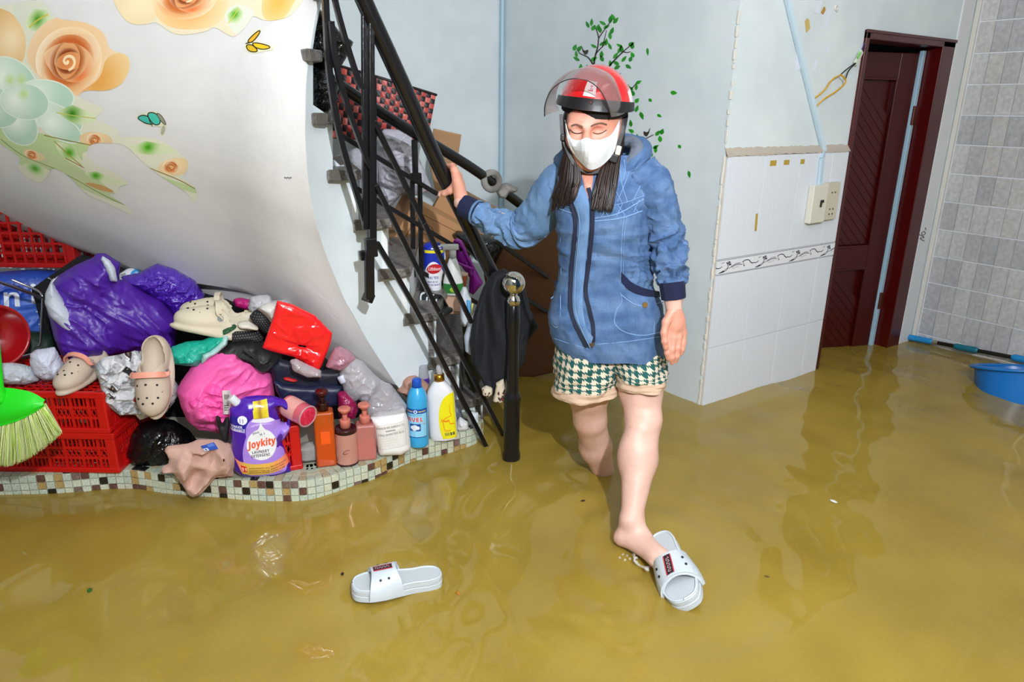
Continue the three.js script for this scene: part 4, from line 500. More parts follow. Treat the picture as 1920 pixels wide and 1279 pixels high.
{
  const F = frame(onY(738, 851, YL)), t = thing('powder_bag', 'white bag of powder with a printed label and a clear gathered top', 'bag', F);
  const lab = canvasTex(512, 512, (c, w, h) => { c.fillStyle = '#f4f2f2'; c.fillRect(0, 0, w, h); c.save(); c.translate(256, 200); c.rotate(-0.10); c.fillStyle = '#e9e6e2'; c.fillRect(-190, -90, 380, 270); c.strokeStyle = '#b9b4ac'; c.lineWidth = 3; c.strokeRect(-190, -90, 380, 270); c.fillStyle = '#6a6664'; c.textAlign = 'center'; c.font = 'bold 30px serif'; c.fillText('SODIUM BICARBONATE', 0, -46); for (let i = 0; i < 9; i++) c.fillRect(-60 + i * 14, -26, 9, 15); c.font = 'bold 30px serif'; c.fillText('CONG DUNG TAY RUA', 0, 30); c.fillStyle = '#cfc8c0'; for (let i = 0; i < 4; i++) c.fillRect(-160, 62 + i * 26, 240 - 20 * i, 3); c.restore(); });
  part('powder', bag(F, z4([[535, 880], [600, 858], [700, 845], [795, 822], [822, 910], [842, 1110], [815, 1135], [775, 1160], [600, 1165], [585, 1110], [560, 960]]), { T: 0.045, Tb: 0.05, R: 0.035, w: 0.002, f: 10, uv: (u, v) => [u, v] }), M(0xffffff, 0.35, { map: lab }), t);
  part('clear_top', bag(F, z4([[512, 870], [500, 790], [560, 700], [610, 622], [690, 640], [760, 730], [812, 800], [800, 850], [700, 862], [600, 872]]), { T: 0.04, Tb: 0.03, R: 0.03, w: 0.006, f: 22 }), clear(0xe9e8ec), t, 'clear plastic top of the powder bag');
}
// bottles
const ellip = (g, k) => g.scale(1, 1, k);
{ // bleach
  const F = frame(onY(785, 833, YL)), hB = F.l(785, 710).y, r = F.l(804, 800).x * 0.98, p = (a, b) => [a * r, b * hB], t = thing('bleach_bottle', 'light blue bleach bottle with a blue cap and a red printed name', 'bottle', F), blue = M(0x3ba6dc, 0.28);
  part('bottle_body', lathe([p(0, 0), p(0.9, 0), p(1, 0.02), p(1, 0.13), p(0.97, 0.15), p(1, 0.17), p(1, 0.60), p(0.97, 0.62), p(1, 0.64), p(0.96, 0.71), p(0.82, 0.80), p(0.55, 0.87), p(0.46, 0.885), p(0.46, 0.9), p(0, 0.9)], 40), blue, t);
  part('cap', lathe([p(0, 1), p(0.40, 1), p(0.44, 0.985), p(0.48, 0.88), p(0, 0.88)].reverse(), 32), M(0x1553c4, 0.35), t);
  const lt = canvasTex(384, 512, (c, w, h) => { c.fillStyle = '#8fd2f2'; c.fillRect(0, 0, w, h); c.strokeStyle = '#123a86'; c.lineWidth = 12; c.strokeRect(6, 6, w - 12, h - 12); c.fillStyle = '#1b4fa6'; c.fillRect(8, 8, w - 16, 74); c.fillStyle = '#f2f6fa'; c.beginPath(); c.arc(192, 44, 30, 0, 7); c.fill(); c.fillStyle = '#1b4fa6'; c.fillRect(185, 24, 14, 40); c.fillRect(172, 37, 40, 14); c.fillStyle = '#f2d53c'; c.font = 'bold 22px sans-serif'; for (let i = 0; i < 6; i++) { c.fillRect(30 + i * 20, 34, 14, 20); c.fillRect(240 + i * 20, 34, 14, 20); } c.fillStyle = '#1c3f88'; c.font = 'bold 20px sans-serif'; c.fillText('TAY TRANG QUAN AO', 80, 118); c.fillStyle = '#d8131c'; c.strokeStyle = '#f6f6f6'; c.lineWidth = 6; c.font = 'bold 108px sans-serif'; c.strokeText('JAVEL', 22, 225); c.fillText('JAVEL', 22, 225); c.font = 'bold 34px sans-serif'; c.fillText('Lit', 300, 280); c.fillStyle = '#1a4c9c'; c.fillRect(96, 262, 170, 130); c.fillStyle = '#e8eef4'; for (const [x, y, s] of [[140, 330, 34], [180, 320, 40], [220, 335, 32], [170, 355, 34]]) { c.beginPath(); c.arc(x, y, s, 0, 7); c.fill(); } });
  part('label', sheet(30, 4, (u, v) => { const a = lerp(-1.45, 1.0, u) , y = lerp(0.17, 0.60, v); return V(Math.sin(a) * r * 1.012, y * hB, Math.cos(a) * r * 1.012); }, 0.0004), M(0xffffff, 0.3, { map: lt }), t, 'printed paper label'); }
{ // white lotion bottle
  const F = frame(onY(832, 820, YL)), hB = F.l(829, 712).y, t = thing('lotion_bottle', 'tall white lotion bottle with a gold collar and a yellow label', 'bottle', F), w = 0.052, s = (k) => new THREE.Shape().absellipse ? 0 : 0, wh = M(0xe6e7ec, 0.25);
  const sec = (y) => { const k = y / hB; return k < 0.06 ? 0.9 + k * 1.6 : k < 0.72 ? 1 - 0.06 * k : lerp(0.957, 0.26, Math.pow((k - 0.72) / 0.28, 1.9)); };
  part('bottle_body', sheet(48, 40, (u, v) => { const a = u * Math.PI * 2, y = hB * (v < 0.5 ? v * 1.2 : 0.6 + (v - 0.5) * 0.8), k = sec(y), c = Math.cos(a), q = Math.sin(a), e = 0.75; return V(Math.sign(c) * Math.abs(c) ** e * w * k, y, Math.sign(q) * Math.abs(q) ** e * 0.030 * lerp(k, 1, 0.3)); }).translate(0, 0, 0), wh, t);
  part('bottle_base', new THREE.CylinderGeometry(w * 0.9, w * 0.9, 0.002, 32).scale(1, 1, 0.6), wh, t);
  part('gold_collar', lathe([[0.0, 0], [0.0185, 0], [0.0185, 0.024], [0, 0.024]], 28).translate(0, hB - 0.002, 0), M(0xb8862a, 0.22, { metalness: 0.9 }), t); part('clear_cap', lathe([[0, 0.024], [0.011, 0.024], [0.011, 0.05], [0.006, 0.056], [0, 0.056]], 20).translate(0.002, hB, 0), M(0xd8d8dc, 0.25, { transmission: 0.4 }), t);
  const yl = canvasTex(256, 512, (c, ww, h) => { c.fillStyle = '#eee31a'; c.fillRect(0, 0, ww, h); c.strokeStyle = '#ee8a1c'; c.lineWidth = 9; c.lineCap = 'round'; const L = (...p) => { c.beginPath(); c.moveTo(p[0], p[1]); for (let i = 2; i < p.length; i += 2) c.lineTo(p[i], p[i + 1]); c.stroke(); }; L(160, 120, 180, 180, 168, 200, 192, 240); L(30, 310, 110, 270, 190, 250); c.lineWidth = 20; L(60, 300, 120, 310, 150, 300); c.lineWidth = 12; L(60, 300, 66, 360, 76, 420); L(150, 300, 170, 340, 230, 345); L(40, 280, 48, 300); c.fillStyle = '#ee8a1c'; c.font = 'bold 34px serif'; for (let i = 0; i < 5; i++) c.fillRect(70 + i * 20, 404 + (i % 2) * 5, 12, 22); c.fillStyle = '#55554a'; for (let i = 0; i < 16; i++) c.fillRect(60 + i * 5, 440, i % 3 ? 2 : 4, 36); c.fillRect(150, 440, 34, 34); c.fillRect(196, 440, 30, 34); });
  part('label', sheet(24, 40, (u, v) => { const y = lerp(0.03, 0.80, v) * hB, k = Math.sqrt(clamp(1 - Math.pow(Math.abs(v * 1.06 - 0.42) / 0.62, 2.2))), x = lerp(0.012 - 0.0 * k, 0.05, 1) * 1, x0 = lerp(0.032, -0.012, k), x1 = 0.0475, X = lerp(x0, x1, u), z = 0.030 * lerp(sec(y), 1, 0.3) * Math.pow(clamp(1 - Math.pow(Math.abs(X) / (w * sec(y)), 2.7)), 0.38) + 0.0012; return V(X, y, z); }, 0.0005), M(0xffffff, 0.3, { map: yl }), t, 'yellow label with an orange figure'); t.rotation.z = 0.05; }
function pump(label, baseX, baseY, w, topBody, mats, square) {
  const F = frame(onY(baseX, baseY, YL)), hB = F.l(baseX, topBody).y, t = thing('pump_bottle', label, 'bottle', F), r = w, q = square ? 0.55 : 1;
  const prof = [[0, 0], [0.92, 0], [1, 0.02], [1, 0.9], [0.94, 0.96], [0.55, 1], [0, 1]].map(([a, b]) => [a * r, b * hB]);
  const bodyG = square ? rbox(r * 2, hB, r * 1.7, 0.010, 0, hB / 2, 0, 3) : lathe(prof, 36);
  part('bottle_body', bodyG, mats.body, t); const c = hB;
  part('pump_collar', lathe([[0, 0], [0.018, 0], [0.018, 0.024], [0.0165, 0.028], [0, 0.028]], 28).translate(0, c, 0), mats.cap, t); part('pump_stem', lathe([[0, 0.026], [0.0085, 0.026], [0.0085, 0.05], [0, 0.05]], 20).translate(0, c, 0), mats.stem ?? mats.cap, t);
  part('pump_head', [lathe([[0, 0.046], [0.010, 0.047], [0.0135, 0.054], [0.021, 0.060], [0.021, 0.067], [0.018, 0.07], [0, 0.07]], 24).translate(0, c, 0), bar(V(0, c + 0.06, 0), V(mats.dir * 0.034, c + 0.064, 0.01), 0.012, 0.012)], mats.head ?? mats.cap, t);
  return [t, F, hB];
}
{ const amber = M(0xf0762a, 0.1, { transmission: 0.6, thickness: 0, clearcoat: 0.6 }), dk = M(0x2a0c0c, 0.25);
  const [t, F, hB] = pump('tall square amber pump bottle with a dark pump head', 613, 870, 0.033, 768, { body: amber, cap: dk, head: M(0x4a0c10, 0.2), dir: -0.3 }, true);
  part('dip_tube', tube([V(0.004, hB, 0), V(0, hB * 0.5, 0), V(-0.008, 0.01, 0)], 0.004, 12), M(0xf08a3a, 0.4), t); part('liquid', rbox(0.058, hB * 0.7, 0.048, 0.008, 0, hB * 0.36, 0), M(0xdd6a16, 0.3), t);
  part('label', rbox(0.03, hB * 0.22, 0.0012, 0.0004, 0.002, hB * 0.55, 0.0285), M(0xf05a16, 0.3), t, 'bright orange label'); 
  const rose = M(0xd59c8e, 0.3, { metalness: 0.3 }), pk = M(0xcf7868, 0.45);
  const [t2, F2, h2] = pump('metallic rose pump bottle with a matt pink pump head, between two other pump bottles', 652, 867, 0.0365, 800, { body: rose, cap: pk, dir: 0.3 });
  part('shoulder', lathe([[0, 0], [0.034, 0], [0.0372, -0.004], [0.0372, -0.016], [0, -0.016]].reverse(), 32).translate(0, h2, 0), M(0x3a1418, 0.2), t2); part('bottle_base', lathe([[0, 0], [0.0372, 0], [0.0372, 0.008], [0, 0.008]], 32), M(0x3a1418, 0.25), t2);
  part('emblem', new THREE.TorusGeometry(0.010, 0.0012, 8, 30, 5.0).scale(1.15, 0.6, 1).rotateZ(0.5).translate(-0.002, h2 * 0.42, 0.0368), M(0x7a3c34, 0.3), t2, 'dark ring emblem'); part('side_print', sheet(6, 2, (u, v) => { const a = -0.95 - u * 0.18; return V(Math.sin(a) * 0.0369, lerp(0.12, 0.85, v) * h2, Math.cos(a) * 0.0369); }, 0.0003), M(0xffffff, 0.4, { map: canvasTex(32, 256, (c) => { c.fillStyle = '#b8796c'; c.fillRect(0, 0, 32, 256); c.fillStyle = '#e8d0c8'; for (let i = 0; i < 9; i++) c.fillRect(8, 20 + i * 22, 16, i === 4 ? 6 : 14); }) }), t2);
  const pc = M(0xe89a90, 0.12, { transmission: 0.5, thickness: 0, clearcoat: 0.5 });
  const [t3, F3, h3] = pump('clear pink pump bottle with a matt pink pump head beside the powder bag', 688, 858, 0.0335, 792, { body: pc, cap: pk, dir: 0.3 }, true);
  part('dip_tube', tube([V(0, h3, 0), V(0.002, 0.01, 0)], 0.0035, 6), M(0xe0a89c, 0.4), t3); part('liquid', rbox(0.058, h3 * 0.5, 0.048, 0.008, 0, h3 * 0.26, 0), M(0xd07874, 0.3), t3); }
{ // jar on its side
  const F = frame(at(577, 781, 2.29)), t = thing('jar', 'pink jar lying on its side with its swirled pink end facing out', 'jar', F), [[ax, ay]] = z8([[1150, 290]]), e = F.l(ax, ay, -0.07), L = e.length(), q = new THREE.Quaternion().setFromUnitVectors(V(0, 0, -1), e.clone().normalize());
  const put = (g) => g.applyQuaternion(q); part('jar_body', put(new THREE.CylinderGeometry(0.036, 0.036, L, 40).rotateX(Math.PI / 2).translate(0, 0, -L / 2)), M(0xd2606e, 0.2, { clearcoat: 0.6 }), t); part('jar_label', put(new THREE.CylinderGeometry(0.0366, 0.0366, L * 0.6, 40, 1, true).rotateX(Math.PI / 2).translate(0, 0, -L * 0.62)), M(0xe8a49c, 0.4), t, 'pale pink label');
  part('jar_rim', put(new THREE.TorusGeometry(0.0345, 0.0035, 10, 40)), M(0xe0a8b0, 0.12, { transmission: 0.4 }), t); part('jar_end', put(lathe([[0, 0.004], [0.012, 0.003], [0.026, 0.005], [0.031, 0]].reverse(), 36).rotateX(Math.PI / 2)), M(0xe85a84, 0.3, { map: canvasTex(256, 256, (c) => { c.fillStyle = '#f06a92'; c.fillRect(0, 0, 256, 256); c.strokeStyle = '#fbc0d0'; c.lineWidth = 9; c.beginPath(); for (let a = 0; a < 14; a += 0.1) c.lineTo(a * 18, 128 + 90 * Math.sin(a)); c.stroke(); }) }), t); }
soft('hat', 'tan cloth hat crumpled behind the light blue bleach bottle', 'hat', at(768, 738, 2.66), zb([[258, 495], [330, 430], [340, 380], [400, 340], [480, 330], [560, 370], [635, 430], [630, 520], [600, 600], [400, 600], [330, 520]]), M(0xb88c78, 0.8, { bumpMap: rep(clothBump, 6), bumpScale: 0.0006 }), { T: 0.06, R: 0.05, w: 0.010, f: 18 });
{ const F = frame(at(794, 728, 2.7)), t = thing('small_bottle', 'small clear bottle with a purple label behind the hat', 'bottle', F); part('bottle_body', lathe([[0, 0], [0.023, 0], [0.023, 0.05], [0.02, 0.064], [0.019, 0.09], [0.015, 0.095], [0, 0.096]], 24), M(0xc4c8d0, 0.2, { transmission: 0.4 }), t); part('label', lathe([[0.0236, 0.022], [0.0236, 0.045]], 24), M(0x4a30a0, 0.35), t, 'purple label'); }
soft('tissue', 'crumpled white tissue at the right end of the ledge', 'tissue', onY(866, 806, YL), zb([[945, 930], [955, 850], [985, 800], [1020, 820], [1080, 860], [1088, 930], [1040, 955], [980, 955]]), M(0xdedede, 0.8), { T: 0.03, R: 0.03, w: 0.009, f: 30, cell: 0.004 });
soft('plastic_bag', 'grey plastic bag between the lotion bottle and the stair', 'plastic bag', onY(862, 800, YL).add(V(0, 0, -0.05)), zb([[900, 640], [960, 640], [1010, 720], [1030, 860], [960, 900], [920, 880]]), gloss(0x6f7280, 0.3), { T: 0.03, R: 0.03, w: 0.007, f: 24, cell: 0.004 });
soft('packet', 'white and blue packet behind the railing foot at the ledge end', 'packet', onY(886, 803, YL).add(V(0.02, 0, -0.06)), zb([[1105, 740], [1200, 750], [1205, 880], [1180, 935], [1110, 910]]), M(0xd8dde6, 0.4), { T: 0.02, R: 0.02, w: 0.003, cell: 0.004 });
// laundry pouch
{
  const F = frame(onY(490, 888, YL)), t = thing('detergent_pouch', 'purple laundry detergent pouch with a printed bottle picture and a white spout cap', 'pouch', F);
  const X = (x) => (x - 70) / 900 * 900, pr = canvasTex(900, 1140, (c, w, h) => {
    const g0 = c.createLinearGradient(0, 0, 0, h); g0.addColorStop(0, '#4a16a8'); g0.addColorStop(1, '#3c1090'); c.fillStyle = g0; c.fillRect(0, 0, w, h); c.translate(-70, -90);
    c.fillStyle = '#1a1a9c'; c.beginPath(); c.moveTo(60, 290); c.lineTo(330, 300); c.quadraticCurveTo(420, 330, 300, 440); c.lineTo(290, 500); c.quadraticCurveTo(180, 480, 60, 470); c.fill(); c.strokeStyle = '#f0f0ff'; c.lineWidth = 7; c.beginPath(); c.moveTo(60, 468); c.quadraticCurveTo(190, 478, 290, 500); c.stroke();
    c.fillStyle = '#f2f2fa'; c.beginPath(); c.ellipse(274, 336, 66, 58, 0, 0, 7); c.fill(); c.fillStyle = '#4a40a8'; c.font = 'bold 52px serif'; c.fillText('J', 232, 355); c.fillText('J', 270, 360); c.fillStyle = '#f2f2fa'; c.font = 'bold 46px sans-serif'; c.save(); c.rotate(0.07); c.fillText('LAVENDER', 60, 425); c.fillText('FRAGRANCE', 60, 466); c.restore();
    c.fillStyle = '#a884e0'; c.beginPath(); c.moveTo(420, 330); c.bezierCurveTo(300, 400, 300, 450, 300, 560); c.bezierCurveTo(230, 700, 220, 780, 225, 900); c.lineTo(240, 1060); c.quadraticCurveTo(280, 1140, 420, 1140); c.lineTo(700, 1140); c.quadraticCurveTo(820, 1130, 830, 1050); c.lineTo(815, 860); c.quadraticCurveTo(800, 790, 740, 760); c.lineTo(930, 560); c.quadraticCurveTo(820, 430, 720, 400); c.quadraticCurveTo(660, 360, 640, 330); c.fill();
    c.fillStyle = '#8a60d4'; c.beginPath(); c.ellipse(760, 650, 50, 110, 0.5, 0, 7); c.fill(); c.fillStyle = '#4a18a0'; c.beginPath(); c.ellipse(752, 680, 42, 100, 0.35, 0, 7); c.fill(); c.fillStyle = '#c8b0f0'; c.beginPath(); c.moveTo(380, 420); c.quadraticCurveTo(520, 370, 700, 440); c.quadraticCurveTo(560, 410, 380, 440); c.fill();
    c.fillStyle = '#e8e4f4'; c.beginPath(); c.moveTo(430, 326); c.lineTo(640, 340); c.quadraticCurveTo(700, 370, 720, 400); c.quadraticCurveTo(540, 410, 390, 370); c.fill();
    for (const [x0, y0, x1, y1] of [[440, 130, 640, 235], [428, 225, 640, 340]]) { const g = c.createLinearGradient(x0, 0, x1, 0); g.addColorStop(0, '#e8dc2c'); g.addColorStop(0.25, '#d8c428'); g.addColorStop(0.45, '#a87a2c'); g.addColorStop(0.62, '#d8c030'); g.addColorStop(1, '#e8d830'); c.fillStyle = g; c.fillRect(x0, y0, x1 - x0, y1 - y0); c.fillStyle = '#9a6a24'; c.fillRect(x0, y1 - 4, x1 - x0, 4); }
    c.fillStyle = '#f0f2f4'; c.beginPath(); c.ellipse(502, 690, 212, 214, 0, 0, 7); c.fill(); c.strokeStyle = '#b49ae0'; c.lineWidth = 8; c.stroke(); c.fillStyle = '#f0f2f4'; c.beginPath(); c.moveTo(515, 385); c.quadraticCurveTo(540, 470, 610, 520); c.lineTo(420, 520); c.quadraticCurveTo(500, 470, 515, 385); c.fill();
    c.fillStyle = '#4a3c78'; c.font = 'bold 44px serif'; c.save(); c.translate(390, 545); c.rotate(-0.2); c.fillText('Mùa', 0, 0); c.fillText('Mới', 90, 45); c.restore();
    const g = c.createLinearGradient(0, 590, 0, 750); g.addColorStop(0, '#ee5a3c'); g.addColorStop(0.6, '#e84a6a'); g.addColorStop(1, '#5a30b0'); c.fillStyle = g; c.strokeStyle = g; c.lineWidth = 5; c.font = 'bold 132px sans-serif'; c.save(); c.translate(312, 720); c.rotate(-0.05); c.transform(1, 0, -0.14, 1, 0, 0); c.fillText('Joykity', 0, 0, 385); c.strokeText('Joykity', 0, 0, 385); c.restore();
    c.fillStyle = '#3a2a4a'; c.font = 'bold 54px sans-serif'; c.fillText('LAUNDRY', 352, 800, 245); c.fillText('DETERGENT', 336, 852, 270);
    const g2 = c.createLinearGradient(150, 0, 900, 0); g2.addColorStop(0, '#f08a70'); g2.addColorStop(0.12, '#d8b24c'); g2.addColorStop(0.55, '#e8b450'); g2.addColorStop(0.85, '#f08a64'); g2.addColorStop(1, '#f07858'); c.fillStyle = g2; c.beginPath(); c.moveTo(110, 850); c.quadraticCurveTo(480, 1040, 880, 880); c.lineTo(920, 1010); c.quadraticCurveTo(520, 1190, 190, 1060); c.fill(); c.fillStyle = '#d8301c'; c.beginPath(); c.moveTo(180, 935); c.lineTo(260, 962); c.lineTo(264, 1040); c.lineTo(190, 1025); c.fill(); c.fillStyle = '#f4e8dc'; c.font = 'bold 62px sans-serif'; c.fillText('3', 186, 1015); c.fillText('1', 228, 1022);
    c.fillStyle = '#4a2c1c'; c.font = 'bold 25px sans-serif'; const ln = (s, x, y, a) => { c.save(); c.translate(x, y); c.rotate(a); c.fillText(s, 0, 0, 300); c.restore(); }; ln('LAVENDER FRAGRANCE CAN BE', 280, 1000, 0.10); ln('KEPT FOR 24 HOURS', 590, 1018, -0.16); ln('THOROUGHLY CLEANS AND', 280, 1036, 0.09); ln('REMOVES STAINS', 590, 1052, -0.16); ln('PROTECTS THE ORIGINAL', 280, 1068, 0.07); ln('CLOTHES COLORS', 590, 1084, -0.14);
    c.fillStyle = '#f2f0fa'; c.font = 'bold 58px sans-serif'; c.fillText('NET: 2kg', 350, 1182, 210);
  });
  const out = zp([[72, 275], [100, 250], [160, 210], [230, 140], [300, 102], [500, 90], [700, 100], [860, 150], [932, 185], [945, 250], [945, 400], [948, 540], [880, 670], [825, 720], [862, 800], [882, 880], [945, 1040], [970, 1135], [850, 1180], [700, 1225], [560, 1215], [400, 1232], [220, 1205], [140, 1140], [100, 850], [85, 500]]), hc = zp([[815, 352]])[0], hp = F.l(hc[0], hc[1]), s = 2.3 / FOC / 7.52;
  part('pouch_body', bag(F, out, { T: 0.042, Tb: 0.04, R: 0.05, w: 0.0022, f: 9, cell: 0.0035, uv: (u, v) => [u, v], hole: (x, y) => { const a = x - hp.x, b = y - hp.y, ax = a + b * 0.22; return 0.030 * 0.32 - Math.hypot(ax * 1.0, Math.max(0, Math.abs(b) - 0.022)); } }), M(0xffffff, 0.22, { map: pr, clearcoat: 0.5, clearcoatRoughness: 0.12 }), t);
  const [[cx0, cy0], [cx1, cy1]] = zp([[200, 205], [90, 110]]), p0 = F.l(cx0, cy0, 0.004), p1 = F.l(cx1, cy1, 0.004), q = new THREE.Quaternion().setFromUnitVectors(V(0, 1, 0), p1.clone().sub(p0).normalize()), L = p1.distanceTo(p0);
  part('spout_cap', lathe([[0, 0], [0.0125, 0], [0.0135, 0.004], [0.0135, L - 0.004], [0.0115, L], [0, L]], 28).applyQuaternion(q).translate(p0.x, p0.y, p0.z), M(0xd9dce2, 0.4), t, 'white screw cap on the spout');
  part('spout_neck', lathe([[0, -0.012], [0.011, -0.012], [0.011, 0.002], [0, 0.002]], 20).applyQuaternion(q).translate(p0.x, p0.y, p0.z), M(0xd0d3da, 0.4), t);
}
{ // towel
  const F = frame(onY(380, 900, YL)), t = thing('towel', 'beige cloth towel draped over the edge of the mosaic ledge', 'towel', F), tw = M(0xc79f90, 0.95, { bumpMap: rep(clothBump, 9), bumpScale: 0.0014, sheen: 0.5, sheenColor: new THREE.Color(0xe8ccc0), sheenRoughness: 0.8 });
  const fold = (x, y, d) => 0.02 * Math.sin(30 * (x * 0.9 - y * 0.55) + 6 * n3(x * 6, y * 6, 21)) * sstep(0, 0.03, d) + 0.02 * sstep(0.0, 0.05, y - 0.02) * (0.5 + n3(x * 9, y * 9, 26));
  part('cloth', bag(F, z8([[38, 690], [65, 660], [250, 640], [350, 600], [520, 600], [640, 640], [695, 720], [690, 800], [660, 860], [665, 915], [580, 925], [500, 930], [440, 1000], [380, 1070], [300, 1105], [255, 1090], [170, 960], [110, 885], [10, 890], [15, 850], [75, 820], [80, 770]]), { T: 0.035, Tb: 0.03, R: 0.03, w: 0.008, f: 20, dir: 0.9, add: fold, dz: 0.02 }), tw, t);
  part('label', sheet(8, 5, (u, v) => { const [[x, y]] = z8([[lerp(365, 485, u) + 40 * v, lerp(655, 620, u) + 75 * v * (0.6 + 0.2 * u)]]); return F.l(x, y, 0.078 + 0.003 * Math.sin(u * 4)); }, 0.0008), M(0xffffff, 0.4, { map: canvasTex(128, 80, (c) => { c.fillStyle = '#2a50b4'; c.fillRect(0, 0, 128, 80); c.fillStyle = '#e4e8f2'; c.fillRect(0, 0, 42, 36); c.fillStyle = '#3a6a9c'; c.beginPath(); c.arc(20, 18, 11, 0, 7); c.fill(); c.fillStyle = '#8fb0ee'; for (let i = 0; i < 4; i++) c.fillRect(56, 44 + i * 8, 60, 3); }) }), t, 'blue and white sewn label');
}
{ // broom
  const F = frame(at(20, 800, 1.98), YAW), t = thing('broom', 'lime green broom with pale green bristles reaching in from the left edge', 'broom', F), gr = M(0x1fd01c, 0.4), b0 = (a) => F.l(a[0], a[1], 0);
  const topE = [[-110, 752], [-60, 732], [0, 728], [35, 731], [62, 738], [84, 752]], lowE = [[-110, 776], [-60, 786], [0, 789], [35, 782], [62, 771], [84, 757]];
  const A = curve(topE.map(b0)), B = curve(lowE.map(b0));
  part('broom_head', sheet(36, 8, (u, v) => { const p = A.getPoint(u).lerp(B.getPoint(u), v); p.z += 0.035 * Math.sin(v * Math.PI * 0.75) * Math.sqrt(Math.max(0, Math.sin(Math.PI * clamp(u * 0.9 + 0.08)))); return p; }, 0.006), gr, t);
  part('head_rim', Array.from({ length: 60 }, (_, i) => { const u = (i + 0.5) / 60, a = B.getPoint(u), q = a.clone(); q.z += 0.03 * Math.sqrt(Math.max(0, Math.sin(Math.PI * clamp(u * 0.9 + 0.08)))); return bar(q.clone().add(V(0, -0.004, 0)), q.clone().add(V(0, 0.010, -0.001)), 0.0055, 0.008); }), gr, t);
  part('handle', [tube([F.l(-2, 748, 0.02), F.l(-6, 700, 0.015), F.l(-16, 600, 0.0), F.l(-34, 400, -0.06)], 0.0135, 20, 14), lathe([[0.0135, 0], [0.02, 0], [0.022, 0.012], [0.0175, 0.05], [0.0135, 0.055]], 20).translate(F.l(-2, 752, 0.02).x, F.l(-2, 754, 0.02).y, 0.02)], gr, t);
  const r = rng(91), groups = [[], [], []]; for (let i = 0; i < 1500; i++) { const u = clamp(r()), w = r(), a = B.getPoint(u), px0 = lerp(-110, 84, u), tip = curve3(u, r), z0 = (0.03 - 0.05 * w) * Math.sqrt(Math.max(0.02, Math.sin(Math.PI * clamp(u * 0.9 + 0.08)))); a.z += z0; const b = F.l(tip[0], tip[1], z0 * 2.2); groups[(r() * 3) | 0].push(strand(a, b, 0.0013)); }
  groups.forEach((g, i) => { part('bristles', g, M([0xb4d45a, 0xcfdc8a, 0xdcdfae][i], 0.6), t).userData.kind = 'stuff'; });
  function curve3(u, rr) { const x = lerp(-130, 116, Math.pow(u, 0.92)), e = lerp(0, 1, u), y = 876 - 62 * Math.pow(clamp((x - 10) / 106), 1.6) - 8 * rr(); return [x + 3 * (rr() - 0.5), y]; }
}
function strand(a, b, r) { const d = b.clone().sub(a), L = d.length(), y = d.normalize(), x = y.clone().cross(V(0, 0, 1)).normalize(), z = x.clone().cross(y), pos = [], idx = [0, 1, 4, 0, 4, 3, 1, 2, 5, 1, 5, 4, 2, 0, 3, 2, 3, 5]; for (const [p, k] of [[a, 1], [b, 0.5]]) for (let i = 0; i < 3; i++) { const t = i * 2.094; pos.push(p.x + (x.x * Math.cos(t) + z.x * Math.sin(t)) * r * k, p.y + (x.y * Math.cos(t) + z.y * Math.sin(t)) * r * k, p.z + (x.z * Math.cos(t) + z.z * Math.sin(t)) * r * k); } return raw(pos, idx); }
// ---------------------------------------------------------------- things piled on the stair behind the railing
const z2 = zm(4.2636, 560, 0), z3 = zm(4.2636, 560, 280), z6b = zm(5.815, 760, 400);
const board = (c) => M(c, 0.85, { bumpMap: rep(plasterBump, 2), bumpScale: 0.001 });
{ // woven strap basket
  const F = frame(at(715, 280, 3.24)), t = thing('woven_basket', 'red and black chequered woven strap basket high on the stair', 'basket', F), N = 20, Hh = 10;
  const tl = F.l(632, 122), tr = F.l(818, 178), br = F.l(800, 266), bl = F.l(622, 258), mat = [M(0xb8463e, 0.4), M(0x1c1216, 0.45), M(0xd06a60, 0.4)], geo = [[], [], []], dep = 0.15;
  const P = (u, v, side) => { const a = tl.clone().lerp(tr, u), b = bl.clone().lerp(br, u), p = b.lerp(a, v), bul = 0.03 * Math.sin(Math.PI * u) * (0.5 + v) + 0.012 * Math.sin(v * 4); if (side === 1) p.z -= dep; else p.z += bul; return p; };
  for (const side of [0, 1]) for (let j = 0; j < Hh; j++) for (let i = 0; i < N; i++) { const k = (i + j) % 2 ? 1 : (i * 7 + j * 3) % 5 === 0 ? 2 : 0; geo[k].push(sheet(2, 2, (a, b) => { const p = P((i + a) / N, (j + b) / Hh, side); p.z += 0.005 * Math.sin(a * Math.PI) * Math.sin(b * Math.PI); return p; }, 0.002)); }
  for (const u of [0, 1]) for (let j = 0; j < Hh; j++) for (let i = 0; i < 12; i++) { const k = (i + j) % 2; geo[k].push(sheet(2, 2, (a, b) => { const f = P(u, (j + b) / Hh, 0), g = P(u, (j + b) / Hh, 1); return f.lerp(g, (i + a) / 12); }, 0.002)); }
  ['red_weave', 'black_weave', 'pink_weave'].forEach((n, k) => { part(n, geo[k], mat[k], t).userData.kind = 'stuff'; });
  part('basket_rim', [0, 1].map((s) => tube(Array.from({ length: 9 }, (_, i) => P(i / 8, 1, s)), 0.006, 24, 8)), mat[1], t); part('basket_floor', sheet(4, 4, (u, v) => P(u, 0, 0).lerp(P(u, 0, 1), v), 0.004), mat[1], t);
}
soft('plastic_bag', 'black plastic bag at the top of the stair by the soffit edge', 'plastic bag', at(620, 100, 2.4), z2([[150, 50], [230, 130], [330, 250], [440, 335], [410, 420], [340, 530], [200, 560], [100, 520], [80, 400], [100, 250]]), gloss(0x0a0a0e, 0.22), { T: 0.05, Tb: 0.06, R: 0.05, w: 0.010 });
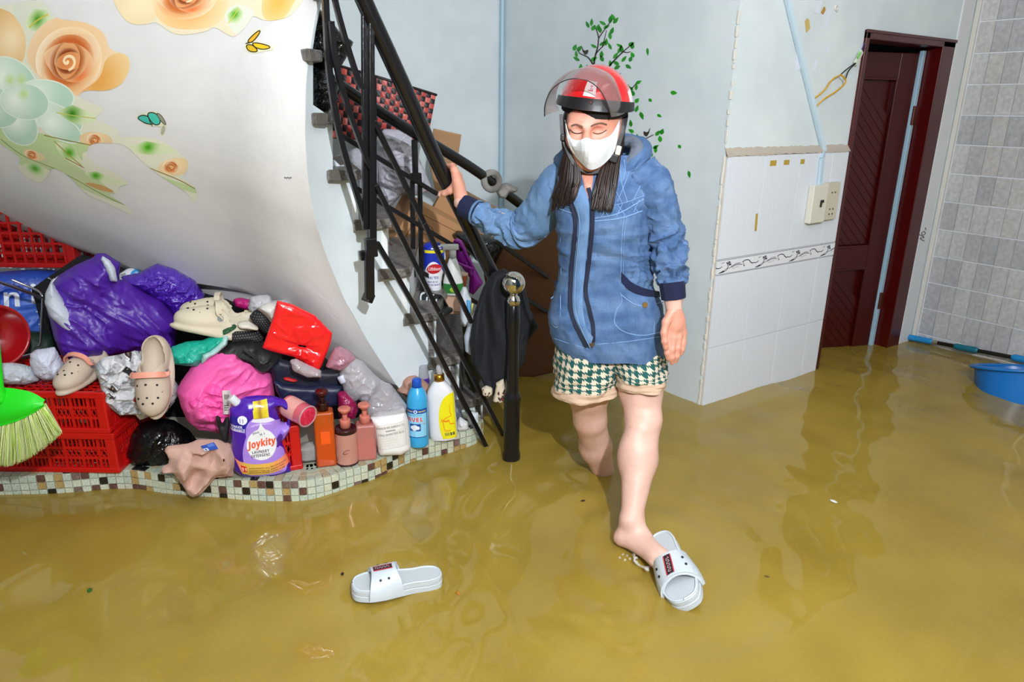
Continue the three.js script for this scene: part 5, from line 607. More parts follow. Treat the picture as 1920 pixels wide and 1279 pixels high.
soft('plastic_bag', 'shiny black plastic bag beside the woven basket, under the upper tread', 'plastic bag', at(605, 200, 2.42), z2([[100, 520], [230, 540], [330, 640], [320, 800], [240, 900], [120, 900], [90, 700]]), gloss(0x0a0b12, 0.15), { T: 0.06, Tb: 0.07, R: 0.06, w: 0.012 });
const carton = (label, o, yaw, w, h, d, c, e = [0, 0, 0], print) => { const t = thing('cardboard_box', label, 'box', { o, yaw: 0 }), m = board(c); t.rotation.order = 'YXZ'; t.rotation.set(e[0], yaw, e[2]);
  const T = 0.004; part('side_panel', box(w, h, T, 0, h / 2, d / 2), m, t); part('side_panel', box(w, h, T, 0, h / 2, -d / 2), m, t); for (const s of [-1, 1]) part('side_panel', box(T, h, d, s * w / 2, h / 2, 0), m, t); for (const s of [-1, 1]) part('flap', box(w, T, d / 2 - 0.001, 0, h + 0.001, s * d / 4), m, t); part('bottom', box(w, T, d, 0, 0.002, 0), m, t);
  if (print) part('print', new THREE.PlaneGeometry(w * 0.9, h * 0.9).translate(0, h / 2, d / 2 + 0.0026), M(0xffffff, 0.85, { map: print }), t); return t; };
const bp = canvasTex(256, 256, (c, w, h) => { c.fillStyle = '#b98a5e'; c.fillRect(0, 0, w, h); c.strokeStyle = '#5a3c22'; c.lineWidth = 3; c.strokeRect(24, 24, w - 48, h - 48); c.beginPath(); c.ellipse(90, 90, 34, 26, 0.4, 0, 7); c.stroke(); c.fillStyle = '#4a3220'; c.font = 'italic bold 30px serif'; c.fillText('inside', 120, 190); c.font = '20px serif'; c.fillText('250', 76, 98); });
carton('tilted open cardboard box with thin printed outlines on the stair', at(778, 478, 3.24), YAW + 0.35, 0.30, 0.22, 0.2, 0xb98a5e, [0.1, 0, -0.5], bp);
carton('plain cardboard box leaning behind the handrail above the spray bottle', at(842, 452, 3.42), YAW + 0.1, 0.28, 0.24, 0.14, 0xb58a60, [0, 0, -0.5]);
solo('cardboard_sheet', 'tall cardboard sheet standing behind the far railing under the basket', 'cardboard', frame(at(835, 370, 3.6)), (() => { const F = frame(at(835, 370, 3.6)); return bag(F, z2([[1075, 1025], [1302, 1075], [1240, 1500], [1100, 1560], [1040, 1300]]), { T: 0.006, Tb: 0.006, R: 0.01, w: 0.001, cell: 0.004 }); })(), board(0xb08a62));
solo('cardboard_sheet', 'large brown cardboard panel, darkened in colour for the shade behind the woman and the newel', 'cardboard', frame(at(1000, 600, 3.3)), (() => { const F = frame(at(1000, 600, 3.3)); return bag(F, [[905, 500], [945, 438], [1060, 420], [1080, 690], [960, 715], [925, 640]], { T: 0.01, Tb: 0.01, R: 0.015, w: 0.001, cell: 0.006 }); })(), board(0x5e3e22));  // brown darkened so that the colour carries the woman's shadow
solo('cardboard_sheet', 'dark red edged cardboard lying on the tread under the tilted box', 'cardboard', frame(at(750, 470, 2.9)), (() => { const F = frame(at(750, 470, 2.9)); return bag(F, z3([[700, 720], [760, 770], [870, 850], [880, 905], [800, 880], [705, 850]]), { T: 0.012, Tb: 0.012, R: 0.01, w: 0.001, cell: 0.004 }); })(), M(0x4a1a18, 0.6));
soft('foam_sack', 'pale grey foam sheet bundle behind the railing under the basket', 'bundle', at(690, 380, 3.14), z3([[275, 60], [480, -20], [620, -60], [660, 60], [640, 250], [650, 380], [480, 330], [470, 200], [285, 170]]), M(0xb4b4be, 0.7), { T: 0.05, Tb: 0.05, R: 0.05, w: 0.006 });
soft('plastic_bag', 'cloudy clear plastic bag of foam on the stair below the basket', 'plastic bag', at(770, 360, 3.12), z3([[610, -80], [680, -165], [780, -160], [900, -140], [920, -20], [960, 60], [1070, 320], [960, 370], [830, 360], [740, 450], [650, 540], [630, 420], [640, 200]]), gloss(0xb9b8c4, 0.22), { T: 0.06, Tb: 0.05, R: 0.06, w: 0.014 });
soft('plastic_bag', 'black rubbish bag behind the handrail under the sleeve', 'plastic bag', at(905, 500, 3.2), z6b([[510, 230], [560, 190], [700, 200], [850, 230], [1000, 270], [1090, 300], [1060, 400], [1000, 520], [960, 620], [880, 600], [760, 500], [620, 330]]), gloss(0x0b0b0e, 0.2), { T: 0.08, Tb: 0.08, R: 0.06, w: 0.012 });
{ // blue detergent pouch
  const F = frame(at(815, 552, 2.93)), pr = canvasTex(256, 512, (c, w, h) => { c.fillStyle = '#1c2fae'; c.fillRect(0, 0, w, h); c.fillStyle = '#eee22c'; c.fillRect(20, 66, 216, 26); c.fillStyle = '#f0f0f6'; c.fillRect(110, 26, 100, 14); c.fillRect(96, 46, 120, 10); c.beginPath(); c.ellipse(120, 400, 130, 230, 0, 0, 7); c.fill(); c.fillStyle = '#c8202c'; c.beginPath(); c.ellipse(128, 236, 86, 44, -0.12, 0, 7); c.fill(); c.fillStyle = '#f4e8e8'; c.font = 'italic bold 40px serif'; c.fillText('Lifebuoy', 54, 250, 150); c.fillStyle = '#243a8a'; c.font = 'bold 34px sans-serif'; c.fillText('VAI TEX', 50, 330); c.font = 'bold 24px sans-serif'; c.fillText('BAO VE SU', 46, 366); c.fillText('TU DA NHAY', 46, 394); c.fillStyle = '#d8dcea'; c.fillRect(40, 418, 170, 8); c.fillStyle = '#e8b43c'; c.beginPath(); c.arc(186, 450, 10, 0, 7); c.fill(); c.fillStyle = '#2438a0'; c.fillRect(30, 490, 200, 22); });
  solo('refill_pouch', 'blue and white hand wash refill pouch with a red oval mark on the stair', 'pouch', F, bag(F, z6b([[190, 400], [200, 340], [250, 310], [360, 310], [420, 350], [435, 470], [425, 600], [400, 700], [390, 890], [330, 905], [250, 870], [215, 760], [195, 560]]), { T: 0.035, Tb: 0.035, R: 0.035, w: 0.002, f: 10, cell: 0.004, uv: (u, v) => [u, v] }), M(0xffffff, 0.28, { map: pr }));
  const S = frame(at(850, 553, 2.93)), t = thing('spray_bottle', 'white trigger spray bottle with a green base label on the stair', 'bottle', S), q = z6b([[520, 900], [520, 480], [485, 380]]).map(([x, y]) => S.l(x, y)), r = 0.0385, hB = q[1].y, wm = M(0xd8dcd8, 0.35);
  part('bottle_body', ellip(lathe([[0, 0], [r, 0], [r * 1.05, 0.01], [r * 1.05, hB * 0.35], [r * 0.85, hB * 0.6], [r * 0.55, hB * 0.85], [0.013, hB], [0, hB]], 32), 0.65), wm, t); part('label_band', ellip(lathe([[r * 1.07, 0.012], [r * 1.07, hB * 0.33]], 32), 0.66), M(0x2a7a34, 0.4), t, 'green label band'); part('label_spot', sph(0.02, 0, 0.03, 0.012).scale(1, 0.9, 1), M(0xa4cc3a, 0.4), t);
  part('trigger_head', [lathe([[0, 0], [0.014, 0], [0.014, 0.03], [0, 0.03]], 20).translate(0, hB, 0), rbox(0.08, 0.024, 0.02, 0.006, -0.016, hB + 0.042, 0), rbox(0.01, 0.045, 0.012, 0.003, -0.034, hB + 0.014, 0).rotateZ(0)], M(0xcfd4d2, 0.3), t);
  part('crest', sph(0.012, 0.004, hB * 0.5, 0.02, 12).scale(1, 1.1, 0.6), M(0x3c8aa0, 0.4), t); }
{ const F = frame(at(812, 452, 3.28)), t = thing('tube_bottle', 'dark red tube with a white cap, behind the blue pouch', 'bottle', F); part('tube_body', lathe([[0, 0], [0.018, 0], [0.018, 0.1], [0, 0.1]], 20).rotateZ(-0.1), M(0x7c1420, 0.35), t); part('cap', lathe([[0, 0.1], [0.02, 0.1], [0.02, 0.13], [0.017, 0.134], [0, 0.134]], 20).rotateZ(-0.1), M(0xdfe0e2, 0.4), t);
  const G = frame(at(830, 440, 3.3)); solo('soap_box', 'white plastic soap box beside the dark red tube', 'box', G, bag(G, z6b([[350, 140], [470, 180], [480, 225], [440, 235], [350, 190]]), { T: 0.02, Tb: 0.02, R: 0.012, w: 0, cell: 0.004 }), M(0xd6d8dc, 0.4)); }
{ // purple slotted basket
  const F = frame(at(880, 560, 3.02)), t = thing('plastic_basket', 'bright purple slotted plastic basket behind the handrail', 'basket', F), m = M(0x8a0f94, 0.35), o = z6b([[560, 270], [620, 300], [760, 600], [850, 760], [740, 890], [690, 860], [700, 700], [540, 480], [500, 330]]);
  part('basket_wall', bag(F, o, { T: 0.03, Tb: 0.05, R: 0.03, w: 0.001, cell: 0.0045, add: (x, y) => 0.004 * Math.sign(Math.sin(x * 420)) * (Math.sin(y * 60) > -0.3 ? 1 : 0) }), m, t); part('basket_rim', tube(z6b([[545, 300], [600, 330], [700, 520], [745, 600]]).map(([x, y]) => F.l(x, y, 0.032)), 0.006, 20, 8), m, t); part('basket_rim', tube(z6b([[530, 520], [620, 560], [740, 610]]).map(([x, y]) => F.l(x, y, 0.034)), 0.006, 20, 8), m, t); }
{ const F = frame(at(868, 535, 2.97)); solo('small_box', 'small orange and white carton beside the spray bottle', 'box', F, bag(F, z6b([[580, 620], [690, 650], [660, 790], [600, 830], [590, 740]]), { T: 0.02, Tb: 0.02, R: 0.012, w: 0, cell: 0.004, uv: (u, v) => [u, v] }), M(0xffffff, 0.6, { map: canvasTex(64, 64, (c) => { c.fillStyle = '#a85a36'; c.fillRect(0, 0, 64, 64); c.fillStyle = '#c8b09c'; c.fillRect(0, 0, 64, 16); }) }));
  const G = frame(at(876, 615, 2.72)), t = thing('detergent_bag', 'white detergent bag with a light blue and a yellow stripe behind the railing foot', 'bag', G); part('bag_body', bag(G, z6b([[590, 880], [625, 800], [670, 810], [700, 900], [720, 930], [720, 1120], [690, 1210], [640, 1240], [600, 1200]]), { T: 0.03, Tb: 0.03, R: 0.02, w: 0.003, cell: 0.004 }), M(0xcfd6dc, 0.4), t); part('stripe', bag(G, z6b([[665, 935], [712, 950], [714, 1160], [690, 1190], [672, 1100]]), { T: 0.012, Tb: 0.004, R: 0.008, w: 0.001, cell: 0.004, dz: 0.03 }), M(0x5aa8e0, 0.4), t, 'light blue stripe'); part('stripe', bag(G, z6b([[716, 980], [748, 985], [735, 1090], [716, 1160]]), { T: 0.01, Tb: 0.004, R: 0.008, w: 0, cell: 0.004, dz: 0.028 }), M(0xd4cc70, 0.4), t, 'pale yellow stripe'); }
{ const sl = (label, o, e, m1, m2) => { const t = thing('house_slipper', label, 'shoe', null); t.position.copy(o); t.rotation.order = 'YXZ'; t.rotation.set(e[0], e[1], e[2]); part('sole', rbox(0.085, 0.022, 0.23, 0.01, 0, 0.011, 0, 3), m1, t); part('strap', sheet(16, 8, (u, v) => V(-0.042 + 0.084 * u, 0.016 + 0.052 * Math.sin(Math.PI * u), 0.01 + 0.08 * v - 0.02 * Math.sin(Math.PI * u)), 0.006), m2, t); };
  const bg = M(0xb9947c, 0.7), bw = M(0xffffff, 0.6, { map: canvasTex(64, 64, (c) => { c.fillStyle = '#17191c'; c.fillRect(0, 0, 64, 64); c.strokeStyle = '#d4dce2'; c.lineWidth = 6; for (let k = 0; k < 4; k++) { c.beginPath(); c.arc(16 + 32 * (k % 2), 16 + 32 * (k >> 1), 11, 0, 5); c.stroke(); } }) });
  sl('beige strapped slipper standing on the granite tread', onZ(827, 583, -2.5), [0.1, 1.0, 0], bg, bg); sl('black and white patterned slipper lying on the granite tread', onZ(792, 580, -2.42), [0.1, 0.6, 0], M(0x1c1c1e, 0.6), bw); }
{ // grey work glove tied round the far handrail
  const o = onZ(936, 350, -2.52), F = frame(o), t = thing('work_glove', 'grey knitted work glove knotted round the far handrail', 'glove', F), g = M(0x8f8c88, 0.95, { bumpMap: rep(clothBump, 4), bumpScale: 0.001 });
  part('cuff_loop', new THREE.TorusGeometry(0.034, 0.014, 12, 28).rotateY(0.5).rotateZ(0.3).translate(F.l(922, 338).x, F.l(922, 338).y, 0.035), g, t); part('glove_palm', bag(F, [[930, 360], [938, 346], [950, 342], [965, 350], [973, 352], [968, 360], [955, 362], [948, 372], [936, 370]], { T: 0.05, Tb: 0.05, R: 0.015, w: 0.004, f: 30, cell: 0.004 }), g, t); }
{ // dark jacket hung over the newel
  const o = onZ(940, 700, -1.98), F = frame(o, YAW), t = thing('jacket', 'black jacket hanging over the newel post and lower handrail', 'jacket', F), k = M(0x11141c, 0.8, { bumpMap: rep(clothBump, 5), bumpScale: 0.0008 }), fold = (x, y, d) => 0.018 * Math.sin(52 * x + 8 * y + 2 * n3(x * 6, y * 3, 51)) * sstep(0, 0.03, d);
  part('jacket_body', bag(F, [[922, 512], [944, 504], [960, 512], [966, 560], [968, 640], [966, 735], [948, 742], [936, 715], [926, 742], [912, 728], [896, 700], [884, 680], [880, 640], [888, 590], [905, 540]], { T: 0.035, Tb: 0.04, R: 0.03, w: 0.004, f: 10, dir: 1.57, stretch: 0.3, add: fold, dz: -0.03 }), k, t);
  part('jacket_back', bag(F, [[960, 520], [985, 540], [994, 580], [1010, 612], [990, 640], [982, 680], [968, 700], [958, 640]], { T: 0.02, Tb: 0.03, R: 0.02, w: 0.004, f: 10, dir: 1.57, stretch: 0.3, add: fold, dz: -0.075 }), k, t);
  const fl = canvasTex(128, 128, (c) => { c.fillStyle = '#d4c8b0'; c.fillRect(0, 0, 128, 128); const r = rng(3); for (let i = 0; i < 16; i++) { c.fillStyle = r() < 0.5 ? '#7a1420' : '#3c3026'; c.beginPath(); c.ellipse(r() * 128, r() * 128, 6 + 6 * r(), 4 + 4 * r(), r() * 3, 0, 7); c.fill(); } }), G = frame(onZ(930, 750, -1.98), YAW), t2 = thing('cloth_strip', 'floral cream cloth strips dangling under the black jacket', 'cloth', G), fm = M(0xffffff, 0.8, { map: fl });
  part('cloth_end', bag(G, [[903, 728], [912, 723], [924, 728], [924, 738], [915, 745], [905, 740]], { T: 0.02, Tb: 0.015, R: 0.012, w: 0.002, cell: 0.0035, uv: (u, v) => [u, v] }), fm, t2); part('cloth_end', bag(G, [[930, 718], [944, 710], [950, 735], [954, 750], [938, 755], [924, 752], [928, 735]], { T: 0.02, Tb: 0.015, R: 0.012, w: 0.003, cell: 0.0035, uv: (u, v) => [u, v] }), fm, t2);
  const W2 = frame(onZ(884, 660, -2.12)); solo('cloth_bag', 'white cloth pouch behind the black jacket', 'bag', W2, bag(W2, [[893, 580], [880, 600], [870, 630], [872, 658], [886, 668], [900, 640], [905, 590]], { T: 0.03, Tb: 0.03, R: 0.025, w: 0.004, cell: 0.004 }), M(0xc4ccdc, 0.6)); 
  const Y2 = frame(onZ(885, 690, -2.3)); solo('sack', 'dark green and yellow sack in the shade beside the lowest treads', 'sack', Y2, bag(Y2, [[866, 600], [895, 600], [905, 700], [890, 745], [872, 700]], { T: 0.04, Tb: 0.04, R: 0.03, w: 0.005, cell: 0.005 }), M(0x3a3a14, 0.7)); }
// ---------------------------------------------------------------- the woman
{
  const FH = V(-Math.sin(YAW), 0, -Math.cos(YAW)), aD = (x, y, D) => { const r = ray(x, y); return camera.position.clone().addScaledVector(r, D / r.dot(FH)); };
  const base = aD(1143, 600, 2.06).setY(FLOOR), who = thing('person', 'woman in a denim jacket, checked shorts, face mask and red helmet wading through the flood', 'person', { o: base, yaw: 0 });
  const P = (x, y, D) => aD(x, y, D).sub(base); // everything of hers is kept in her own axes, her feet at the origin
  const BF = frame(base, YAW), J = frame(aD(1143, 655, 2.06).setY(FLOOR), YAW); // front view frame through her middle
  const toW = (v) => J.w(v).sub(base), L = (x, y, z = 0) => J.l(x, y, z);
  const skinTex = dataTex(256, (u, v) => { const n = tn(u, v, 8, 90) * 7 + tn(u, v, 30, 92) * 4; const f = sstep(0.45, 0.55, u) * (u < 0.97 ? 1 : 0), b = clamp(tn(u, v, 6, 95)) * 10 * f; return [lerp(222, 212, f) + n, lerp(180, 148, f) + n * 1.2 - b, lerp(164, 126, f) + n * 1.3 - b]; });
  const skin = new THREE.MeshPhysicalMaterial({ color: 0xffffff, map: skinTex, roughness: 0.48, side: THREE.DoubleSide, sheen: 0.15, sheenColor: new THREE.Color(0xffc8b8), sheenRoughness: 0.5 });
  const navy = M(0x121d44, 0.85, { bumpMap: rep(clothBump, 12), bumpScale: 0.0012 }), blackM = M(0x121214, 0.5);
  // ---- jacket trunk: rows of (pixel height, left, right, half depth, forward shift)
  const rows = [[657, 1046, 1246, 0.118, 0.0], [640, 1036, 1248, 0.122, 0.0], [600, 1028, 1249, 0.126, 0.0], [560, 1036, 1238, 0.118, 0.002], [522, 1047, 1219, 0.108, 0.006], [470, 1047, 1216, 0.108, 0.012], [420, 1044, 1216, 0.116, 0.02], [370, 1040, 1224, 0.115, 0.022], [342, 1043, 1236, 0.106, 0.02], [320, 1052, 1234, 0.09, 0.014], [302, 1068, 1214, 0.07, 0.012], [288, 1082, 1190, 0.055, 0.016]].map(([y, a, b, d, s]) => { const l = L(a, y), r = L(b, y); return { y: (l.y + r.y) / 2, c: (l.x + r.x) / 2, w: (r.x - l.x) / 2, d, s }; });
  const rowAt = (y) => { let i = 0; while (i < rows.length - 2 && y > rows[i + 1].y) i++; const A = rows[Math.max(0, i - 1)], B = rows[i], C = rows[i + 1], D = rows[Math.min(rows.length - 1, i + 2)], t = clamp((y - B.y) / (C.y - B.y)), h = (k) => { const p = B[k], q = C[k], m0 = (C[k] - A[k]) / 2, m1 = (D[k] - B[k]) / 2; return p * (2 * t * t * t - 3 * t * t + 1) + q * (3 * t * t - 2 * t * t * t) + m0 * (t * t * t - 2 * t * t + t) + m1 * (t * t * t - t * t); }; return { c: h('c'), w: h('w'), d: h('d'), s: h('s') }; };
  const y0 = rows[0].y, y1 = rows[rows.length - 1].y, W1 = L(1165, 470).x, W2 = L(1216, 470).x, WY = L(1180, 486).y;
  const wrinkle = (x, y) => { const side = sstep(L(1150, 500).x, L(1175, 500).x, x), gather = Math.exp(-(((y - WY) / 0.07) ** 2)) * side; return 0.0045 * n3(x * 9, y * 6, 1) + 0.0045 * (ridge(x * 1.0 + y * 0.5, y * 0.55, 9, 4)) + gather * (0.0045 * Math.sin(x * 300 + 3 * n3(x * 10, y * 8, 6)) + 0.002 * Math.sin((y - WY) * 420)) + 0.004 * sstep(L(1140, 640).y, L(1140, 560).y, y) * Math.sin(x * 34 + 6 * n3(2, y * 7, 8)) * sstep(y0, y0 + 0.05, y) * 0.6; };
  const front = (x, y) => { const q = rowAt(y), k = clamp(1 - Math.pow(Math.abs((x - q.c) / q.w), 2.6)); return q.s + q.d * Math.pow(k, 1 / 2.6) + wrinkle(x, y) * k; };
  const onJ = (px, py, dz = 0) => { let z = 0.1; for (let i = 0; i < 5; i++) { const p = L(px, py, z); z = front(p.x, p.y); } const p = L(px, py, z); p.z += dz; return toW(p); };
  const denimTex = dataTex(512, (u, v) => { const s = tn(u, v, 90, 101) * 0.4 + (R0() - 0.5) * 0.7, b = tn(u, v, 5, 103), f = tn(u, v, 14, 105), st = n3(u * 260, v * 12, 7) * 0.5; const k = s * 13 + b * 22 + f * 12 + st * 12; return [75 + k * 1.05, 105 + k, 146 + k * 0.9]; });
  const denim = M(0xffffff, 0.85, { map: denimTex, bumpMap: rep(clothBump, 2), bumpScale: 0.0012, sheen: 0.2, sheenColor: new THREE.Color(0x9fc0e8), sheenRoughness: 0.7 });
  const denimLt = dataTex(256, (u, v) => { const s = tn(u, v, 60, 111) * 0.4 + (R0() - 0.5) * 0.7, b = tn(u, v, 5, 113), k = s * 12 + b * 16; return [98 + k * 1.05, 132 + k, 172 + k * 0.9]; });
  const ring = (u, q, y, e = 2.6) => { const a = u * Math.PI * 2, c = Math.cos(a), s = Math.sin(a); return V(q.c + q.w * Math.sign(c) * Math.pow(Math.abs(c), 2 / e), y, q.s + q.d * Math.sign(s) * Math.pow(Math.abs(s), 2 / e)); };
  const jacket = part('denim_jacket', sheet(150, 170, (u, v) => { const y = lerp(y0, y1, v), q = rowAt(y), p = ring(-u, q, y), k = wrinkle(p.x, y), c = V(p.x - q.c, 0, p.z - q.s).normalize(); p.addScaledVector(c, p.z > q.s ? k : k * 0.6); p.y += v === 0 ? 0.004 * n3(u * 9, 1, 3) : 0; return toW(p); }, 0.004, (u, v) => [u * 2.4, v * 1.6]), denim, who, 'faded blue denim jacket with quilted stitching');
  // sleeves: a path with a radius, gathered where the cloth is pushed together
  const sleeve = (pts, rad, folds, nv = 90, nu = 44) => { const c = curve(pts), N = nv; return sheet(nu, N, (u, v) => { const p = c.getPoint(v), t = c.getTangent(v), a = V(0.3, 0.2, 1).addScaledVector(t, -V(0.3, 0.2, 1).dot(t)).normalize(), b = t.clone().cross(a), k = v * (rad.length - 1), i = Math.min(rad.length - 2, Math.floor(k)), f = k - i, r = lerp(rad[i], rad[i + 1], f * f * (3 - 2 * f)), an = u * Math.PI * 2;
      const w = folds(v, an); return p.addScaledVector(a, Math.cos(an) * (r + w)).addScaledVector(b, Math.sin(an) * (r + w)); }, 0.003, (u, v) => [u * 0.9, v * 1.3]); };
  const foldA = (v, a) => 0.0085 * Math.sin(v * 36 + 2.2 * Math.sin(a + 1) + 3 * n3(Math.cos(a) * 1.2, Math.sin(a) * 1.2, v * 5)) * (0.25 + 0.75 * sstep(0.35, 0.7, v)) * sstep(1, 0.96, v) + 0.0042 * ridge(a * 0.16 + v * 0.25, v * 0.9, 7, 4);
  const light = M(0xffffff, 0.85, { map: denimLt, bumpMap: rep(clothBump, 2), bumpScale: 0.0012, sheen: 0.2, sheenColor: new THREE.Color(0x9fc0e8), sheenRoughness: 0.7 });
  const lS = P(1212, 338, 1.99), lE = P(1248, 448, 1.99), lW = P(1261, 536, 1.93);
  part('sleeve', sleeve([P(1196, 322, 2.0), P(1222, 352, 1.985), P(1240, 400, 1.985), P(1249, 448, 1.99), P(1257, 500, 1.96), lW], [0.056, 0.058, 0.049, 0.051, 0.045, 0.033], foldA), denim, jacket);
  const rS = P(1060, 345, 2.1), rE = P(985, 432, 2.2), rW = P(893, 398, 2.25);
  part('sleeve', sleeve([P(1078, 322, 2.08), P(1045, 352, 2.11), P(1012, 402, 2.16), P(978, 430, 2.2), P(935, 420, 2.23), rW], [0.05, 0.062, 0.061, 0.056, 0.045, 0.036], (v, a) => foldA(v, a + 2) * 0.8, 100), light, jacket);
  part('sleeve_hem', new THREE.TorusGeometry(0.0365, 0.004, 8, 30).applyQuaternion(new THREE.Quaternion().setFromUnitVectors(V(0, 0, 1), P(868, 387, 2.275).sub(rW).normalize())).translate(rW.x, rW.y, rW.z), light, jacket);
  const cuff = (a, b, ra, rb) => { const d = b.clone().sub(a), l = d.length(); return sheet(32, 6, (u, v) => V(Math.cos(u * 6.2832) * (lerp(ra, rb, v) + 0.0012 * Math.sin(u * 6.2832 * 24)), v * l, Math.sin(u * 6.2832) * (lerp(ra, rb, v) + 0.0012 * Math.sin(u * 6.2832 * 24))), 0.004).applyQuaternion(new THREE.Quaternion().setFromUnitVectors(V(0, 1, 0), d.normalize())).translate(a.x, a.y, a.z); };
  const lC = P(1263, 560, 1.925), rC = P(868, 385, 2.275);
  part('cuff', cuff(P(1260, 528, 1.932), lC, 0.031, 0.029), navy, jacket, 'navy ribbed cuff'); part('cuff', cuff(P(897, 400, 2.25), rC, 0.0335, 0.031), navy, jacket, 'navy ribbed cuff');
  // hood lying on the shoulders
  { const hp = [P(1062, 318, 2.02), P(1052, 300, 2.12), P(1085, 282, 2.2), P(1150, 272, 2.2), P(1196, 276, 2.12), P(1205, 288, 2.04), P(1186, 312, 1.985), P(1160, 338, 1.962)], rr = [0.012, 0.02, 0.03, 0.034, 0.03, 0.026, 0.017, 0.009];
    part('hood', sleeve(hp, rr, (v, a) => 0.003 * n3(Math.cos(a) * 2, Math.sin(a) * 2, v * 8), 60, 24), denim, jacket);
    part('hood_lining', sleeve([P(1166, 264, 2.06), P(1186, 268, 2.06), P(1194, 284, 2.02), P(1172, 310, 1.985)], [0.012, 0.019, 0.019, 0.008], () => 0, 20, 16), M(0x6d7686, 0.9, { bumpMap: rep(clothBump, 3), bumpScale: 0.002 }), jacket, 'grey lining of the hood'); }
  // placket, zip, seams, pockets, buttons lie on the front
  const out = V(Math.sin(YAW), 0, Math.cos(YAW)), seam = M(0x7598c4, 0.8), dark = M(0x0f1630, 0.8);
  const onJs = (l, dz) => curve(l.map(([x, y]) => V(x, y, 0))).getSpacedPoints(18).map((p) => onJ(p.x, p.y, dz));
  const st = (l, r = 0.0013, dz = 0.0008, m = seam) => part('seam', tube(onJs(l, dz - r * 0.3), r * 0.8, 36, 6, false, false), m, jacket);
  const A1 = [[1066, 362], [1078, 390], [1083, 420], [1076, 500], [1073, 570], [1082, 606], [1104, 650]], B1 = [[1092, 346], [1102, 372], [1104, 420], [1097, 500], [1092, 560], [1098, 610], [1112, 632]];
  const cA = curve(A1.map(([x, y]) => V(x, y, 0))), cB = curve(B1.map(([x, y]) => V(x, y, 0)));
  part('placket', sheet(10, 60, (u, v) => { const p = cA.getPoint(v).lerp(cB.getPoint(v), u); return onJ(p.x, p.y, 0.007 + 0.004 * Math.sin(u * Math.PI) + 0.003 * Math.sin(v * 11)); }, -0.005, (u, v) => [u * 0.2, v]), light, jacket, 'raised front placket');
  part('placket_edge', sweep(onJs(A1.map(([x, y]) => [x - 3, y]), 0.004), 0.013, 0.004, out, 60), dark, jacket); part('zip', sweep(onJs([[1103, 352], [1110, 385], [1110, 430], [1103, 500], [1098, 545], [1105, 580], [1112, 612], [1112, 640]], 0.003), 0.011, 0.005, out, 60), dark, jacket);
  st([[1080, 386], [1086, 420], [1079, 500], [1077, 570], [1087, 610], [1106, 650]], 0.0014, 0.013);
  part('button', new THREE.CylinderGeometry(0.0075, 0.0085, 0.004, 16).rotateX(Math.PI / 2).rotateY(YAW).translate(...onJ(1109, 645, 0.006).toArray()), M(0x6a5a48, 0.35, { metalness: 0.7 }), jacket); part('button', new THREE.CylinderGeometry(0.0075, 0.0085, 0.004, 16).rotateX(Math.PI / 2).rotateY(YAW).translate(...onJ(1209, 571, 0.006).toArray()), M(0xa08458, 0.3, { metalness: 0.7 }), jacket);
  st([[1112, 410], [1160, 400], [1211, 371]], 0.0022); st([[1112, 388], [1160, 383], [1211, 366]], 0.0012); st([[1112, 415], [1160, 410], [1204, 396]], 0.0022); st([[1040, 388], [1060, 396], [1080, 402]], 0.0022); st([[1042, 379], [1060, 386], [1078, 392]], 0.0012);
  for (const l of [[[1187, 302], [1197, 333], [1206, 368]], [[1224, 308], [1206, 338], [1187, 376]], [[1190, 296], [1174, 338], [1158, 378]], [[1162, 318], [1166, 345], [1176, 378]], [[1150, 350], [1158, 365], [1166, 380]], [[1170, 300], [1172, 318], [1167, 340]], [[1184, 376], [1196, 398]], [[1199, 374], [1188, 398]], [[1158, 384], [1172, 404]], [[1168, 381], [1156, 405]], [[1128, 388], [1142, 407]], [[1142, 386], [1126, 408]], [[1050, 384], [1058, 396]], [[1062, 384], [1054, 398]]]) st(l.length === 2 ? [l[0], [(l[0][0] + l[1][0]) / 2, (l[0][1] + l[1][1]) / 2], l[1]] : l, 0.0013);
  st([[1170, 404], [1166, 450], [1164, 520]], 0.0014); st([[1175, 404], [1170, 450], [1168, 520]], 0.001); st([[1036, 634], [1070, 645], [1104, 655]], 0.0014); st([[1118, 646], [1180, 640], [1246, 630]], 0.0014); st([[1052, 405], [1051, 450], [1052, 500], [1050, 545]], 0.0012);
  st([[1158, 575], [1152, 604], [1168, 621], [1203, 629], [1243, 622]], 0.0018); st([[1163, 552], [1197, 573], [1243, 567]], 0.0018); st([[1163, 548], [1166, 565], [1158, 578]], 0.0014); st([[1226, 572], [1227, 600], [1226, 624]], 0.0012); st([[1030, 600], [1042, 614], [1050, 600], [1051, 550]], 0.0015); st([[1033, 560], [1042, 552], [1050, 543]], 0.002);
  part('pocket_trim', sheet(24, 6, (u, v) => { const a = curve([V(1165, 510, 0), V(1186, 530, 0), V(1212, 541, 0), V(1236, 546, 0)]).getPoint(u), b = curve([V(1165, 529, 0), V(1180, 544, 0), V(1206, 554, 0), V(1238, 557, 0)]).getPoint(u), p = a.lerp(b, v); return onJ(p.x, p.y, 0.003 + 0.002 * Math.sin(v * Math.PI)); }, -0.003), navy, jacket, 'navy pocket edge'); part('pocket_trim', sheet(10, 4, (u, v) => onJ(lerp(1040, 1051, u), lerp(528 - 10 * u, 546 - 12 * u, v), 0.003), -0.003), navy, jacket, 'navy pocket edge');
